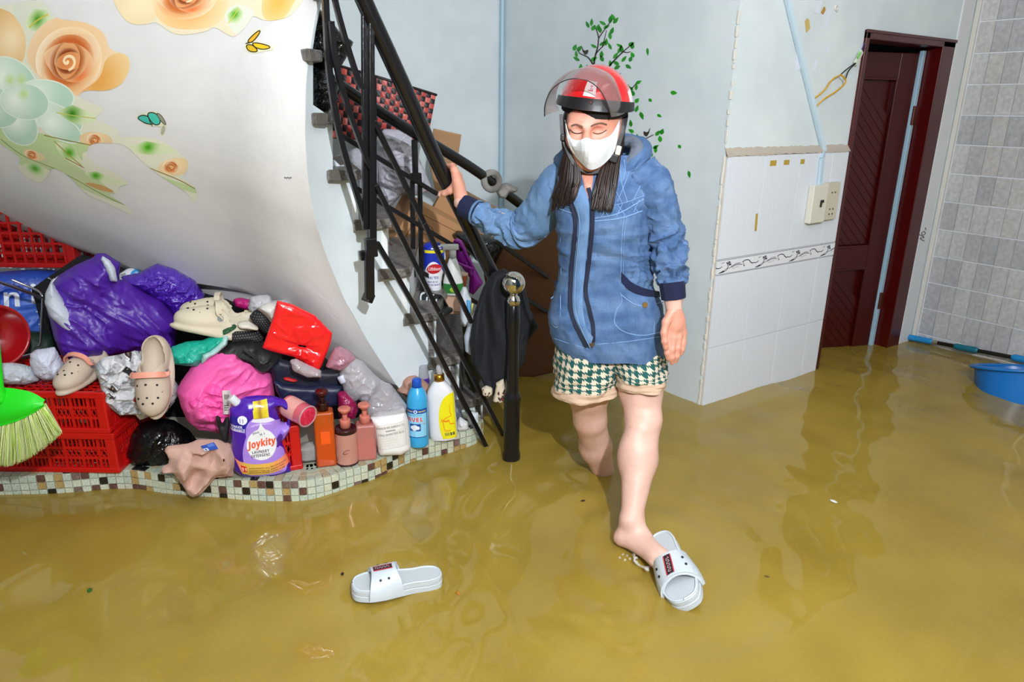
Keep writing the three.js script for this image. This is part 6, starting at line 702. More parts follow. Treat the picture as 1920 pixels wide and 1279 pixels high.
  // ---- shorts
  const hTex = canvasTex(512, 512, (c) => { const n = 8, s = 512 / n; c.fillStyle = '#d9cbb4'; c.fillRect(0, 0, 512, 512); c.fillStyle = '#0e5250'; for (let j = 0; j < n; j++) for (let i = 0; i < n; i++) { const x = i * s, y = j * s, P2 = (l) => { c.beginPath(); l.forEach(([a, b], k) => (k ? c.lineTo(x + a * s, y + b * s) : c.moveTo(x + a * s, y + b * s))); c.closePath(); c.fill(); }; P2([[0.25, 0.25], [0.75, 0.25], [0.75, 0.75], [0.25, 0.75]]); P2([[0.25, 0.25], [0.5, 0.25], [0.25, 0.5], [0, 0.5]]); P2([[0.0, 0.5], [0.25, 0.5], [0.25, 0.52], [0, 0.75]]); P2([[0.5, 0.25], [0.5, 0], [0.75, 0], [0.75, 0.25]]); P2([[0.25, 0.25], [0.5, 0], [0.5, 0.25]]); P2([[0.75, 0.5], [1.0, 0.25], [1.0, 0.5], [0.75, 0.75]]); P2([[0.25, 0.75], [0.5, 0.75], [0.25, 1.0]]); P2([[0.75, 0.75], [0.75, 0.78], [0.5, 1.0], [0.5, 0.75]]); } });
  const check = M(0xffffff, 0.8, { map: rep(hTex, 5.2, 5.2), bumpMap: rep(clothBump, 8), bumpScale: 0.001 }), beige = M(0xc9ab92, 0.85, { bumpMap: rep(clothBump, 8), bumpScale: 0.001 });
  const leg = (list) => list.map(([y, a, b, d, s]) => { const l = L(a, y, s), r = L(b, y, s); return { y: (l.y + r.y) / 2, c: (l.x + r.x) / 2, w: (r.x - l.x) / 2, d, s }; });
  const legG = (R, v0, v1, ph, tip = 0) => sheet(64, 40, (u, v) => { const k = lerp(v0, v1, v) * (R.length - 1), i = Math.min(R.length - 2, Math.floor(k)), f = k - i, m = (q) => lerp(R[i][q], R[i + 1][q], f), q = { c: m('c'), w: m('w'), d: m('d'), s: m('s') }, a = u * 6.2832, p = ring(-u, q, m('y'), 2.2), w = 0.0045 * Math.sin(a * 5 + ph + k * 2) * sstep(0.2, 2, k) + 0.004 * n3(Math.cos(a) * 2, Math.sin(a) * 2, k * 2 + ph); p.x += Math.cos(a) * w; p.z -= Math.sin(a) * w; p.y += tip * (p.x - q.c) * k; return toW(p); }, 0.003, (u, v) => [u * 0.56, lerp(v0, v1, v) * 0.25]);
  const rl = leg([[600, 1062, 1168, 0.10, -0.01], [640, 1044, 1160, 0.108, -0.004], [672, 1043, 1156, 0.103, 0.005], [700, 1041, 1155, 0.098, 0.008], [718, 1040, 1155, 0.098, 0.008], [733, 1038, 1156, 0.102, 0.008]]), ll = leg([[600, 1132, 1230, 0.10, -0.005], [640, 1136, 1243, 0.104, -0.008], [660, 1144, 1245, 0.108, 0.002], [688, 1151, 1246, 0.112, 0.024], [699, 1152, 1246, 0.112, 0.028], [714, 1152, 1245, 0.113, 0.032]]);
  const shorts = part('shorts', [legG(rl, 0, 0.8, 1, 0.02), legG(ll, 0, 0.8, 4)], check, who, 'cream and dark green houndstooth shorts'); part('shorts_hem', legG(rl, 0.79, 1, 1, 0.02), beige, shorts, 'plain beige hem band'); part('shorts_hem', legG(ll, 0.79, 1, 4), beige, shorts, 'plain beige hem band');
  // ---- body, one skin: trunk, legs, feet, arms, neck, head, hands
  const hipR = P(1100, 640, 2.08), hipL = P(1196, 640, 2.05), kR = P(1106, 786, 2.13), kL = P(1206, 786, 1.965), aR = P(1143, 925, 2.3), aL = P(1184, 975, 1.805);
  const calfR = P(1118, 838, 2.2), calfL = P(1198, 862, 1.905), heelL = P(1167, 1008, 1.795), ballL = onY(1236, 1046, 0.045).sub(base), toeL = onY(1264, 1074, 0.043).sub(base), instL = P(1203, 1010, 1.775);
  const thR = P(1103, 735, 2.1), thL = P(1201, 730, 2.0);
  const bodyL = [cap(hipR, thR, 0.08, 0.064), cap(thR, kR, 0.064, 0.051), cap(kR, calfR, 0.0505, 0.05), cap(calfR, aR, 0.05, 0.027), cap(hipL, thL, 0.075, 0.064), cap(thL, kL, 0.064, 0.0525), cap(kL, calfL, 0.051, 0.0535), cap(calfL, aL, 0.0525, 0.0295), cap(aL, heelL, 0.029, 0.022), cap(aL, instL, 0.028, 0.027), cap(instL, ballL, 0.028, 0.027), cap(heelL, ballL, 0.021, 0.022), cap(ballL.clone().add(V(0.022, 0, 0.012)), toeL.clone().add(V(0.016, 0, 0.01)), 0.012, 0.01), cap(ballL.clone().add(V(-0.018, 0, -0.012)), toeL.clone().add(V(-0.02, -0.004, -0.02)), 0.012, 0.008), cap(ballL, toeL, 0.013, 0.009), cap(aR, aR.clone().add(V(-0.01, -0.1, 0.0)), 0.032, 0.03), cap(aR.clone().add(V(-0.01, -0.11, 0)), aR.clone().add(V(0.03, -0.14, 0.15)), 0.034, 0.026)];
  const calfBump = [ell(calfL.clone().add(V(-0.006, 0.01, -0.012)), V(0.05, 0.09, 0.05)), ell(calfR.clone().add(V(-0.004, 0.01, -0.012)), V(0.047, 0.07, 0.05)), ell(kL.clone().add(V(0.002, 0.006, 0.018)), V(0.032, 0.04, 0.034)), ell(kR.clone().add(V(0.0, 0.006, 0.014)), V(0.034, 0.045, 0.037)), ell(aL.clone().add(V(-0.022, 0.006, 0.004)), V(0.012, 0.013, 0.012)), ell(aL.clone().add(V(0.024, 0.004, 0.0)), V(0.010, 0.012, 0.012))];
  const trunk = [cap(P(1143, 620, 2.06), P(1138, 480, 2.07), 0.085, 0.08), cap(P(1138, 480, 2.07), P(1132, 370, 2.06), 0.08, 0.075), cap(P(1132, 350, 2.06), P(1118, 290, 2.04), 0.05, 0.044), cap(P(1075, 350, 2.08), P(1200, 350, 2.02), 0.04, 0.04)];
  const arms = [cap(lS, lE, 0.036, 0.032), cap(lE, P(1262, 556, 1.925), 0.031, 0.022), cap(P(1262, 556, 1.925), P(1264, 588, 1.92), 0.0225, 0.0235), cap(rS, rE, 0.036, 0.031), cap(rE, P(880, 390, 2.265), 0.031, 0.021), cap(P(880, 390, 2.265), P(864, 380, 2.285), 0.0215, 0.023)];
  const all = blend([...bodyL, ...calfBump, ...trunk, ...arms], 0.02);
  const bb = (pts, m) => { const lo = [1e9, 1e9, 1e9], hi = [-1e9, -1e9, -1e9]; for (const p of pts) { lo[0] = Math.min(lo[0], p.x - m); lo[1] = Math.min(lo[1], p.y - m); lo[2] = Math.min(lo[2], p.z - m); hi[0] = Math.max(hi[0], p.x + m); hi[1] = Math.max(hi[1], p.y + m); hi[2] = Math.max(hi[2], p.z + m); } return [lo, hi]; };
  const uvS = (x, y, z) => [0.24 + 0.18 * Math.sin(x * 7 + z * 5), y * 3], uvH = (x, y, z) => [0.75 + 0.15 * Math.sin(x * 9 + z * 5), y * 3];
  const geos = [];
  { const [lo, hi] = bb([hipR, hipL, aR, aL, toeL, heelL, kR, rE, rW, lE, lW, P(1118, 290, 2.04), aR.clone().add(V(0.03, -0.16, 0.17))], 0.1); geos.push(nets(all, lo, hi, 0.0085, uvS)); }
  // chest skin in the open collar
  geos.push(sheet(14, 18, (u, v) => { const hw = lerp(3, 20, Math.pow(1 - v, 0.8)); return onJ(lerp(1104, 1104, v) + (u - 0.5) * 2 * hw - 3 * (1 - v), lerp(316, 372, v), 0.0035 - 0.012 * Math.pow(Math.abs(u - 0.5) * 2, 3)); }, -0.004, (u, v) => [0.72 + u * 0.1, v * 0.3]));
  // head
  const HC = aD(1112, 242, 2.0), HF = frame(HC, YAW), h = (x, y, z) => HF.l(x, y, z);
  const E = (x, y, z, rx, ry, rz) => ell(h(x, y, z), V(rx, ry, rz));
  const eyeL = h(1081, 246, 0.072), eyeR = h(1124, 245, 0.068);
  const faceBase = blend([E(1114, 220, -0.012, 0.075, 0.098, 0.094), E(1110, 250, 0.022, 0.068, 0.062, 0.062), E(1107, 285, 0.034, 0.05, 0.048, 0.052), E(1105, 303, 0.05, 0.026, 0.024, 0.028), E(1101, 224, 0.056, 0.05, 0.034, 0.032), E(1080, 262, 0.056, 0.026, 0.022, 0.026), E(1131, 262, 0.05, 0.028, 0.022, 0.026)], 0.022);
  const nose = blend([cap(h(1099, 238, 0.083), h(1100, 262, 0.1), 0.0085, 0.0115), E(1100, 266, 0.099, 0.0135, 0.010, 0.012), E(1091, 268, 0.088, 0.009, 0.007, 0.009), E(1110, 268, 0.086, 0.009, 0.007, 0.009)], 0.008);
  const brows = [cap(h(1070, 236, 0.073), h(1090, 236, 0.083), 0.008, 0.009), cap(h(1110, 236, 0.081), h(1138, 234, 0.064), 0.009, 0.008)];
  const lids = [ell(h(1081, 247, 0.070), V(0.0165, 0.0105, 0.0125)), ell(h(1124, 246.5, 0.066), V(0.0165, 0.0105, 0.0125))], sock = [ell(h(1082, 246, 0.094), V(0.016, 0.009, 0.012)), ell(h(1122, 245, 0.089), V(0.016, 0.009, 0.012))];
  const ears = [E(1164, 240, -0.012, 0.009, 0.03, 0.018), E(1062, 242, -0.01, 0.008, 0.028, 0.018)];
  const headF = (x, y, z) => { let d = faceBase(x, y, z); d = smin(d, nose(x, y, z), 0.012); for (const b of brows) d = smin(d, b(x, y, z), 0.012); for (const s of sock) d = -smin(-d, s(x, y, z), 0.008); for (const l of lids) d = smin(d, l(x, y, z), 0.005); for (const e of ears) d = smin(d, e(x, y, z), 0.006); return d; };
  const HW = (v) => HF.w(v).sub(base);
  const hg = nets(headF, [-0.1, -0.115, -0.12], [0.1, 0.14, 0.13], 0.0031, uvH);
  const place = (g) => { g.rotateY(HF.yaw); g.translate(HC.x - base.x, HC.y - base.y, HC.z - base.z); return g; };
  geos.push(place(hg));
  const faceZ = (px, py, dz = 0) => { let z = 0.14; for (let i = 0; i < 60; i++) { const p = h(px, py, z), d = headF(p.x, p.y, p.z); if (d < 0.0004) break; z -= Math.max(0.0005, d * 0.7); } return h(px, py, z + dz); };
  // hands: palm and five fingers each
  const hand = (bones, k = 0.0075, webs = []) => { const fl = []; for (const f of bones) for (let i = 0; i < f.length - 1; i++) fl.push(cap(f[i][0], f[i + 1][0], f[i][1], f[i + 1][1])); const fn = blend([...fl, ...webs], k), [lo, hi] = bb(bones.flatMap((f) => f.map((q) => q[0])), 0.03); return nets(fn, lo, hi, 0.003, uvH); };
  { // her left hand hanging at her side (right in the picture)
    const q = (x, y, d = 0) => P(x, y, 1.92 - d), pal = [];
    const W0 = q(1264, 580);
    const F = [[[q(1256, 598, 0.005), 0.013], [q(1252, 626, 0.012), 0.0105], [q(1249, 648, 0.022), 0.0088], [q(1251, 662, 0.026), 0.0078], [q(1253, 672, 0.022), 0.007]], [[q(1263, 598, 0.01), 0.0135], [q(1262, 632, 0.018), 0.0108], [q(1260, 655, 0.026), 0.009], [q(1260, 670, 0.026), 0.008], [q(1260, 680, 0.02), 0.0072]], [[q(1270, 598, 0.008), 0.013], [q(1272, 630, 0.012), 0.0105], [q(1271, 652, 0.018), 0.009], [q(1269, 667, 0.018), 0.008], [q(1267, 676, 0.014), 0.0072]], [[q(1276, 597, 0.0), 0.012], [q(1281, 624, 0.0), 0.0098], [q(1281, 643, 0.004), 0.0082], [q(1279, 655, 0.006), 0.0072], [q(1277, 663, 0.004), 0.0065]], [[q(1258, 588, 0.012), 0.0135], [q(1249, 604, 0.024), 0.0115], [q(1245, 624, 0.032), 0.0098], [q(1246, 640, 0.034), 0.0085], [q(1248, 652, 0.032), 0.0072]]];
    const back = [cap(W0, q(1266, 612, 0.008), 0.022, 0.02), cap(q(1258, 592, 0.004), q(1256, 622, 0.01), 0.015, 0.0125), cap(q(1273, 592, 0.002), q(1277, 620, 0.002), 0.015, 0.0125)];
    geos.push(hand(F, 0.0055, back)); }
  { // her right hand round the handrail: thumb on the near side, fingers over and behind
    const rail = (x, y) => onZ(x, y, -2.06).sub(base), ax = rail(868, 402).sub(rail(805, 272)).normalize(), toCam = camera.position.clone().sub(base).sub(rail(836, 338)).normalize(), sideV = ax.clone().cross(toCam).normalize(), nearV = sideV.clone().cross(ax).normalize();
    const ctr = (t) => rail(836, 338).addScaledVector(ax, t), R = (t, ang, rr = 0.033) => ctr(t).addScaledVector(nearV, Math.cos(ang) * rr).addScaledVector(sideV, Math.sin(ang) * rr);
    const sgn = project(base.clone().add(R(0, 1.57)))[0] > project(base.clone().add(ctr(0)))[0] ? 1 : -1, G = (t, deg, rr) => R(t, sgn * deg * D2R, rr);
    const wr = P(866, 381, 2.285), F = [];
    for (let i = 0; i < 4; i++) { const t = -0.030 + i * 0.0185, len = [0.98, 1.06, 1.0, 0.85][i], r = [0.0092, 0.0095, 0.009, 0.008][i]; F.push([[G(t + 0.004, 66, 0.041), r + 0.0022], [G(t, 96, 0.0385), r + 0.001], [G(t - 0.001, 96 + 48 * len, 0.0345), r], [G(t - 0.001, 96 + 86 * len, 0.0335), r - 0.0012], [G(t - 0.001, 96 + 112 * len, 0.033), r - 0.002]]); }
    const th = [[wr.clone().lerp(G(0.0, 40, 0.047), 0.35), 0.0165], [G(0.016, 32, 0.043), 0.0145], [G(0.024, -4, 0.038), 0.0115], [G(0.027, -38, 0.0365), 0.0098], [G(0.026, -66, 0.037), 0.0082]];
    F.push(th);
    const back = [cap(wr, G(-0.022, 64, 0.043), 0.021, 0.0135), cap(wr, G(0.0, 66, 0.044), 0.022, 0.0145), cap(wr, G(0.022, 64, 0.043), 0.021, 0.0135), cap(wr, G(0.012, 40, 0.046), 0.02, 0.0145)];
    geos.push(hand(F, 0.0055, back));
    part('finger_nail', new THREE.SphereGeometry(0.0062, 14, 10).scale(1.25, 0.35, 0.9).applyQuaternion(new THREE.Quaternion().setFromUnitVectors(V(0, 1, 0), nearV.clone().multiplyScalar(0.8).addScaledVector(sideV, -sgn * 0.5).normalize())).translate(...G(0.0262, -60, 0.0445).toArray()), M(0xe6b6a8, 0.25), who);
  }
  part('body', geos, skin, who);
  // face details
  const hairM = M(0x20130f, 0.42, { sheen: 0.3, sheenColor: new THREE.Color(0x8a6a58), sheenRoughness: 0.4 }), onF = (l, dz) => l.map(([x, y]) => HW(faceZ(x, y, dz)));
  for (const l of [[[1069, 243.5], [1075, 248.5], [1083, 250.5], [1092, 248.5]], [[1112, 249], [1120, 251], [1129, 249], [1137, 244]]]) part('eyelashes', tube(onF(l, 0.0006), 0.0011, 24, 6), M(0x1a100e, 0.6), who);
  for (const l of [[[1071, 236], [1080, 233.5], [1089, 236.5], [1093, 238]], [[1108, 237], [1115, 233.5], [1127, 231], [1138, 234]]]) { const c = onF(l, 0.0016); part('eyebrow', sweep(c, 0.0042, 0.0012, HF.n, 20), M(0x6a4a3c, 0.85), who); }
  part('hair_strand', tube(onF([[1122, 206], [1133, 214], [1140, 224]], 0.001), 0.0006, 16, 5), hairM, who);
  // mask
  { const T = curve([[1061, 230, 0], [1066, 250, 0], [1074, 261, 0], [1087, 263, 0], [1100, 259, 0], [1114, 263, 0], [1132, 260, 0], [1148, 250, 0], [1161, 226, 0]].map((q) => V(...q))), Bc = curve([[1061, 240, 0.0], [1067, 270, 0.05], [1077, 289, 0.066], [1091, 305, 0.082], [1106, 317, 0.094], [1121, 314, 0.082], [1138, 301, 0.062], [1152, 281, 0.042], [1161, 236, 0.0]].map((q) => V(...q)));
    const S = (u, v) => { const a = T.getPoint(u), b = Bc.getPoint(u), x = lerp(a.x, b.x, v), y = lerp(a.y, b.y, v), c = Math.max(0, 1 - Math.abs(u - 0.5) / 0.44), f = Math.max(...[0, 5, 10, 16, 22, 28].map((k) => faceZ(x, Math.max(y - k, 252)).z - 0.0009 * k)), p = h(x, y, Math.max(f + 0.006, lerp(f > -0.05 ? f + 0.003 : 0.03, b.z, v * v) + Math.sin(v * Math.PI) * 0.03 * Math.pow(c, 0.9))); p.z += 0.001 * Math.sin(v * 26 + u * 8) * sstep(0, 0.2, v) * sstep(0.5, 0.3, v); return p; };
    const mg = sheet(60, 30, S, 0.0018), mm = M(0xe9edf2, 0.8, { bumpMap: rep(clothBump, 5), bumpScale: 0.0006 }), mask = part('face_mask', place(mg), mm, who, 'white folded face mask');
    part('mask_seam', place(tube(Array.from({ length: 9 }, (_, i) => S(0.5, i / 8).add(V(0, 0, 0.0012))), 0.0013, 30, 6)), mm, mask); part('ear_loop', place(tube([h(1061, 230, 0.022), h(1059, 226, 0.0), h(1060, 238, -0.02)], 0.0018, 12, 6)), mm, mask); part('ear_loop', place(tube([h(1160, 228, 0.012), h(1168, 230, -0.01), h(1170, 246, -0.022)], 0.0018, 12, 6)), mm, mask); }
  // hair: strands in two locks over the chest, and the back of the head
  { const r = rng(63), lock = (top, mid, end, n) => { const g = []; for (let i = 0; i < n; i++) { const u = r(), w = r(), a = lerp(top[0], top[1], u), m = lerp(mid[0], mid[1], u), b = lerp(end[0], end[1], u) + 3 * (r() - 0.5), ye = end[2] + end[3] * u - 26 * Math.pow(r(), 2.2), z = 0.004 + 0.02 * w * Math.sin(Math.PI * clamp(u * 0.8 + 0.1));
        const p0 = HW(h(a, top[2] + 4 * (r() - 0.5), top[3] + 0.012 * w)), pm = onJ(m, mid[2], 0.010 + z), pe = onJ(b, ye, 0.006 + z * 0.8), c = curve([p0, p0.clone().lerp(pm, 0.5).add(V(0, 0.004, 0)), pm, pm.clone().lerp(pe, 0.55).add(V(0.003 * (r() - 0.5), 0, 0.003 * r())), pe]);
        const N = 14, rad = 0.0021 + 0.0012 * r(), pos = [], idx = []; for (let k = 0; k <= N; k++) { const p = c.getPoint(k / N), t = c.getTangent(k / N), x = t.clone().cross(out).normalize(), z2 = x.clone().cross(t), q = rad * (k === N ? 0.1 : 1 - 0.5 * Math.pow(k / N, 4)); for (let s = 0; s < 5; s++) { const e = s * 1.2566; pos.push(p.x + (x.x * Math.cos(e) + z2.x * Math.sin(e)) * q, p.y + (x.y * Math.cos(e) + z2.y * Math.sin(e)) * q, p.z + (x.z * Math.cos(e) + z2.z * Math.sin(e)) * q); } if (k) for (let s = 0; s < 5; s++) { const a0 = (k - 1) * 5 + s, b0 = (k - 1) * 5 + (s + 1) % 5; idx.push(a0, b0, a0 + 5, b0, b0 + 5, a0 + 5); } } g.push(raw(pos, idx)); } return g; };
    const hs = [M(0x1c110e, 0.38), M(0x33211a, 0.42)], lk = [...lock([1060, 1082, 282, 0.03], [1044, 1088, 335], [1032, 1080, 398, -22], 150), ...lock([1138, 1164, 282, 0.016], [1118, 1156, 335], [1108, 1146, 392, 6], 150)];
    part('hair', lk.filter((_, i) => i % 3), hs[0], who, 'long dark hair falling in two locks over the jacket'); part('hair_highlight', lk.filter((_, i) => i % 3 === 0), hs[1], who);
    part('hair_back', place(nets(blend([E(1115, 225, -0.03, 0.078, 0.09, 0.085), E(1115, 290, -0.055, 0.07, 0.08, 0.05), E(1062, 250, -0.012, 0.014, 0.06, 0.022), E(1160, 262, -0.02, 0.016, 0.06, 0.024)].map((f) => f), 0.02), [-0.11, -0.2, -0.14], [0.11, 0.12, 0.03], 0.006)), hairM, who); }
  // helmet
  { const C = h(1115, 208, -0.012), shR = V(0.1005, 0.117, 0.118), tilt = new THREE.Quaternion().setFromEuler(new THREE.Euler(0.2, -0.18, -0.05)), sp = (th, ph, k = 1) => V(Math.sin(th) * Math.sin(ph) * shR.x * k, Math.cos(th) * shR.y * k, Math.sin(th) * Math.cos(ph) * shR.z * k).applyQuaternion(tilt).add(C);
    const red = M(0xd8101a, 0.16, { clearcoat: 1, clearcoatRoughness: 0.04 }), helm = new THREE.Group(); helm.name = 'helmet'; helm.userData.label = 'glossy red half helmet with a clear visor'; who.add(helm);
    part('helmet_shell', place(sheet(72, 30, (u, v) => sp(v * (1.5 - 0.14 * Math.cos(u * 6.2832)), u * 6.2832), -0.008)), red, helm);
    part('helmet_liner', place(sheet(48, 16, (u, v) => sp(v * 1.55, u * 6.2832, 0.89))), M(0x101012, 0.9), helm);
    part('rim_band', place(sheet(72, 6, (u, v) => sp(lerp(1.30 - 0.17 * Math.cos(u * 6.2832), 1.475 - 0.10 * Math.cos(u * 6.2832), v), u * 6.2832, 1.006 + 0.05 * v * Math.max(0, Math.cos(u * 6.2832))), 0.004)), M(0x17171a, 0.4), helm, 'black rim band and peak');
    const snap = (ph, th) => { const p = sp(th, ph, 1.045), n = p.clone().sub(C).normalize(), q = new THREE.Quaternion().setFromUnitVectors(V(0, 0, 1), n); return (g) => place(g.applyQuaternion(q).translate(p.x, p.y, p.z)); };
    part('snap_button', snap(-0.05, 1.21)(new THREE.CylinderGeometry(0.0055, 0.0065, 0.005, 18).rotateX(Math.PI / 2)), M(0x2a2624, 0.3, { metalness: 0.6 }), helm); part('snap_button', snap(-0.05, 1.21)(sph(0.0018, 0, 0, 0.003, 8)), M(0xc03024, 0.3), helm); part('red_mark', snap(0.62, 1.27)(rbox(0.008, 0.003, 0.002, 0.0006)), M(0xc8241c, 0.4), helm);
    part('sticker', place(sheet(10, 10, (u, v) => { const a = lerp(-0.30, 0.06, u), b = lerp(1.08, 0.72, v); return sp(b, a - 0.02, 1.004); }, 0.0006)), M(0xffffff, 0.4, { map: canvasTex(128, 128, (c) => { c.fillStyle = '#e6dadc'; c.fillRect(0, 0, 128, 128); c.fillStyle = '#c8546a'; c.fillRect(40, 78, 54, 8); c.fillRect(56, 40, 34, 7); c.fillRect(66, 40, 8, 44); c.fillStyle = '#b03a5c'; c.fillRect(84, 62, 8, 26); }) }), helm, 'pale square sticker with a red mark');
    part('side_decal', place(sheet(12, 8, (u, v) => sp(lerp(1.0, 1.36, v) + 0.03 * Math.sin(u * 20), lerp(1.25, 1.75, u), 1.003), 0.0005)), M(0xe4d6d8, 0.4), helm, 'pale scalloped decal on the side');
    const Va = curve([[1021, 218, 0.07], [1022, 196, 0.10], [1036, 166, 0.135], [1066, 149, 0.155], [1098, 150, 0.158], [1124, 168, 0.148], [1139, 196, 0.128], [1146, 220, 0.105]].map((q) => h(...q))), Vb = curve([[1048, 208, 0.05], [1042, 180, 0.06], [1052, 152, 0.066], [1080, 131, 0.062], [1115, 126, 0.06], [1148, 142, 0.058], [1166, 176, 0.056], [1172, 210, 0.05]].map((q) => h(...q)));
    part('visor', place(sheet(50, 16, (u, v) => { const p = Va.getPoint(u).lerp(Vb.getPoint(u), v), d = p.clone().sub(C).normalize(); return p.addScaledVector(d, 0.012 * Math.sin(v * Math.PI)); }, 0.0014)), M(0xe2dede, 0.05, { transmission: 0.92, thickness: 0, specularIntensity: 1 }), helm, 'smoke tinted visor pushed up'); part('visor_edge', place(tube(Array.from({ length: 16 }, (_, i) => Va.getPoint(i / 15)), 0.0013, 60, 6)), M(0x26262a, 0.3), helm);
    const strap = (l, w = 0.013) => part('chin_strap', place(sweep(l.map((q) => h(...q)), w, 0.0025, V(0, 0.1, 1), 40)), blackM, helm);
    strap([[1052, 214, 0.03], [1053, 236, 0.034], [1055, 256, 0.036], [1060, 272, 0.04]], 0.009); strap([[1060, 272, 0.04], [1068, 292, 0.05], [1080, 310, 0.055], [1100, 322, 0.06], [1122, 321, 0.058], [1140, 309, 0.05], [1152, 294, 0.045]], 0.009); strap([[1174, 214, 0.0], [1170, 238, 0.016], [1162, 262, 0.03], [1156, 282, 0.042]], 0.012); strap([[1166, 214, 0.02], [1167, 240, 0.02], [1163, 262, 0.03]], 0.008); strap([[1152, 298, 0.046], [1146, 312, 0.05], [1145, 326, 0.046]], 0.014);
    part('buckle', place(rbox(0.022, 0.022, 0.012, 0.003).rotateZ(-0.3).translate(...h(1151, 297, 0.056).toArray())), M(0x141416, 0.35), helm); part('buckle', place(rbox(0.012, 0.018, 0.01, 0.003).translate(...h(1055, 258, 0.044).toArray())), M(0x141416, 0.35), helm); part('buckle_clip', place(rbox(0.014, 0.024, 0.012, 0.003).rotateZ(-0.2).translate(...h(1159, 282, 0.056).toArray())), M(0xd6d0c0, 0.4), helm, 'white buckle clip'); }
}
// ---------------------------------------------------------------- floating slide sandals
function slide(label, o, yaw, pitch, roll, s = 1) {
  const t = thing('slide_sandal', label, 'shoe', null); t.position.copy(o); t.rotation.order = 'YXZ'; t.rotation.set(pitch, yaw, roll); t.scale.setScalar(s);
  const m = M(0xc4cdd4, 0.42), m2 = M(0xb9c1c6, 0.6), sh = new THREE.Shape(), K = [[0, 0.137], [0.032, 0.128], [0.048, 0.095], [0.05, 0.05], [0.042, 0], [0.036, -0.05], [0.038, -0.095], [0.026, -0.128], [0, -0.137], [-0.026, -0.128], [-0.037, -0.095], [-0.036, -0.05], [-0.043, 0], [-0.05, 0.05], [-0.046, 0.095], [-0.03, 0.128]];
  const sp2 = new THREE.CatmullRomCurve3(K.map(([x, y]) => V(x, y, 0)), true).getPoints(90).map((p) => new THREE.Vector2(p.x, p.y)); sh.setFromPoints(sp2);
  const fwd = (g) => g.rotateX(Math.PI / 2).scale(1, -1, 1), inset = (k) => new THREE.Shape(sp2.map((p) => new THREE.Vector2(p.x * (1 - k / 0.045), p.y * (1 - k / 0.137))));
  const ex = (shape, d, bv) => { const g = new THREE.ExtrudeGeometry(shape, { depth: d, bevelEnabled: true, bevelSize: bv, bevelThickness: bv, bevelSegments: 3, curveSegments: 4 }); g.rotateX(-Math.PI / 2); return g.rotateY(Math.PI); };
  part('outsole', ex(sh, 0.016, 0.002).translate(0, -0.012, 0), m, t); part('midsole', ex(inset(0.001), 0.012, 0.002).translate(0, 0.009, 0), m, t);
  const rimP = sp2.map((p) => V(-p.x * 0.96, 0.0245, p.y * 0.97)); part('footbed_rim', new THREE.TubeGeometry(new THREE.CatmullRomCurve3(rimP, true), 120, 0.0035, 8, true), m, t); part('footbed', ex(inset(0.006), 0.0025, 0.0005).translate(0, 0.022, 0), m2, t);
  const halfW = (z) => { let w = 0; for (const p of sp2) if (Math.abs(p.y - z) < 0.006) w = Math.max(w, p.x); return w || 0.045; };
  const S = (u, v) => { const a = (u - 0.5) * Math.PI, z0 = lerp(-0.012, 0.088, v), cut = Math.cos(a) ** 2, z = z0 + cut * lerp(0.018, -0.012, v), w = halfW(clamp(z, -0.1, 0.1)) + 0.004; return V(Math.sin(a) * w, -0.004 + 0.066 * Math.pow(Math.cos(a), 0.8) * lerp(1.08, 0.86, v), z); };
  part('strap', sheet(40, 20, S, 0.008), m, t); const Ed = (v) => part('strap_edge', tube(Array.from({ length: 17 }, (_, i) => S(i / 16, v)), 0.0042, 50, 8), m, t); Ed(0.02); Ed(0.98);
  const dk = M(0x1c2024, 0.6); for (const [u, v] of [[0.28, 0.36], [0.28, 0.66], [0.72, 0.36], [0.72, 0.66]]) { const p = S(u, v), e = 0.01, n = S(u + e, v).sub(p).cross(S(u, v + e).sub(p)).normalize(); if (n.y < 0) n.negate(); part('strap_hole', new THREE.CylinderGeometry(0.0038, 0.0038, 0.0185, 14).applyQuaternion(new THREE.Quaternion().setFromUnitVectors(V(0, 1, 0), n)).translate(p.x + n.x * 0.0005, p.y + n.y * 0.0005, p.z + n.z * 0.0005), dk, t, 'dark strap hole'); }
  part('strap_label', sheet(14, 6, (u, v) => { const k = lerp(0.43, 0.55, v) + 0.05 * (u - 0.5), p = S(k, lerp(0.93, 0.14, u)); return p.add(V(Math.sin((k - 0.5) * Math.PI) * 0.008, 0.0092, 0)); }, 0.0012), M(0xffffff, 0.45, { map: canvasTex(256, 64, (c) => { c.fillStyle = '#c02838'; c.fillRect(0, 0, 256, 64); c.fillStyle = '#16161a'; c.fillRect(0, 8, 256, 48); c.fillStyle = '#c8c8cc'; for (let i = 0; i < 8; i++) { c.fillRect(30 + i * 25, 20, 5, 25); c.fillRect(30 + i * 25, i % 2 ? 20 : 40, 17, 5); } c.fillStyle = '#c02838'; c.fillRect(0, 30, 256, 3); }) }), t, 'dark red and black label');
  return t;
}
{
  const heel = onY(824, 1086, 0.01), toe = onY(664, 1112, 0.01), d = toe.clone().sub(heel), mid = heel.clone().add(toe).multiplyScalar(0.5);
  slide('pale grey slide sandal floating alone on the muddy water', mid.setY(0.014), Math.atan2(d.x, d.z), -0.02, 0.0, d.length() / 0.262);
  const h2 = onY(1246, 1034, 0.02), t2 = onY(1283, 1126, 0.0), e = t2.clone().sub(h2), m2 = h2.clone().add(t2).multiplyScalar(0.5);
  slide('pale grey slide sandal tipping as the bare foot steps into it', m2.setY(0.026), Math.atan2(e.x, e.z), 0.08, 0.52, 0.98);
}
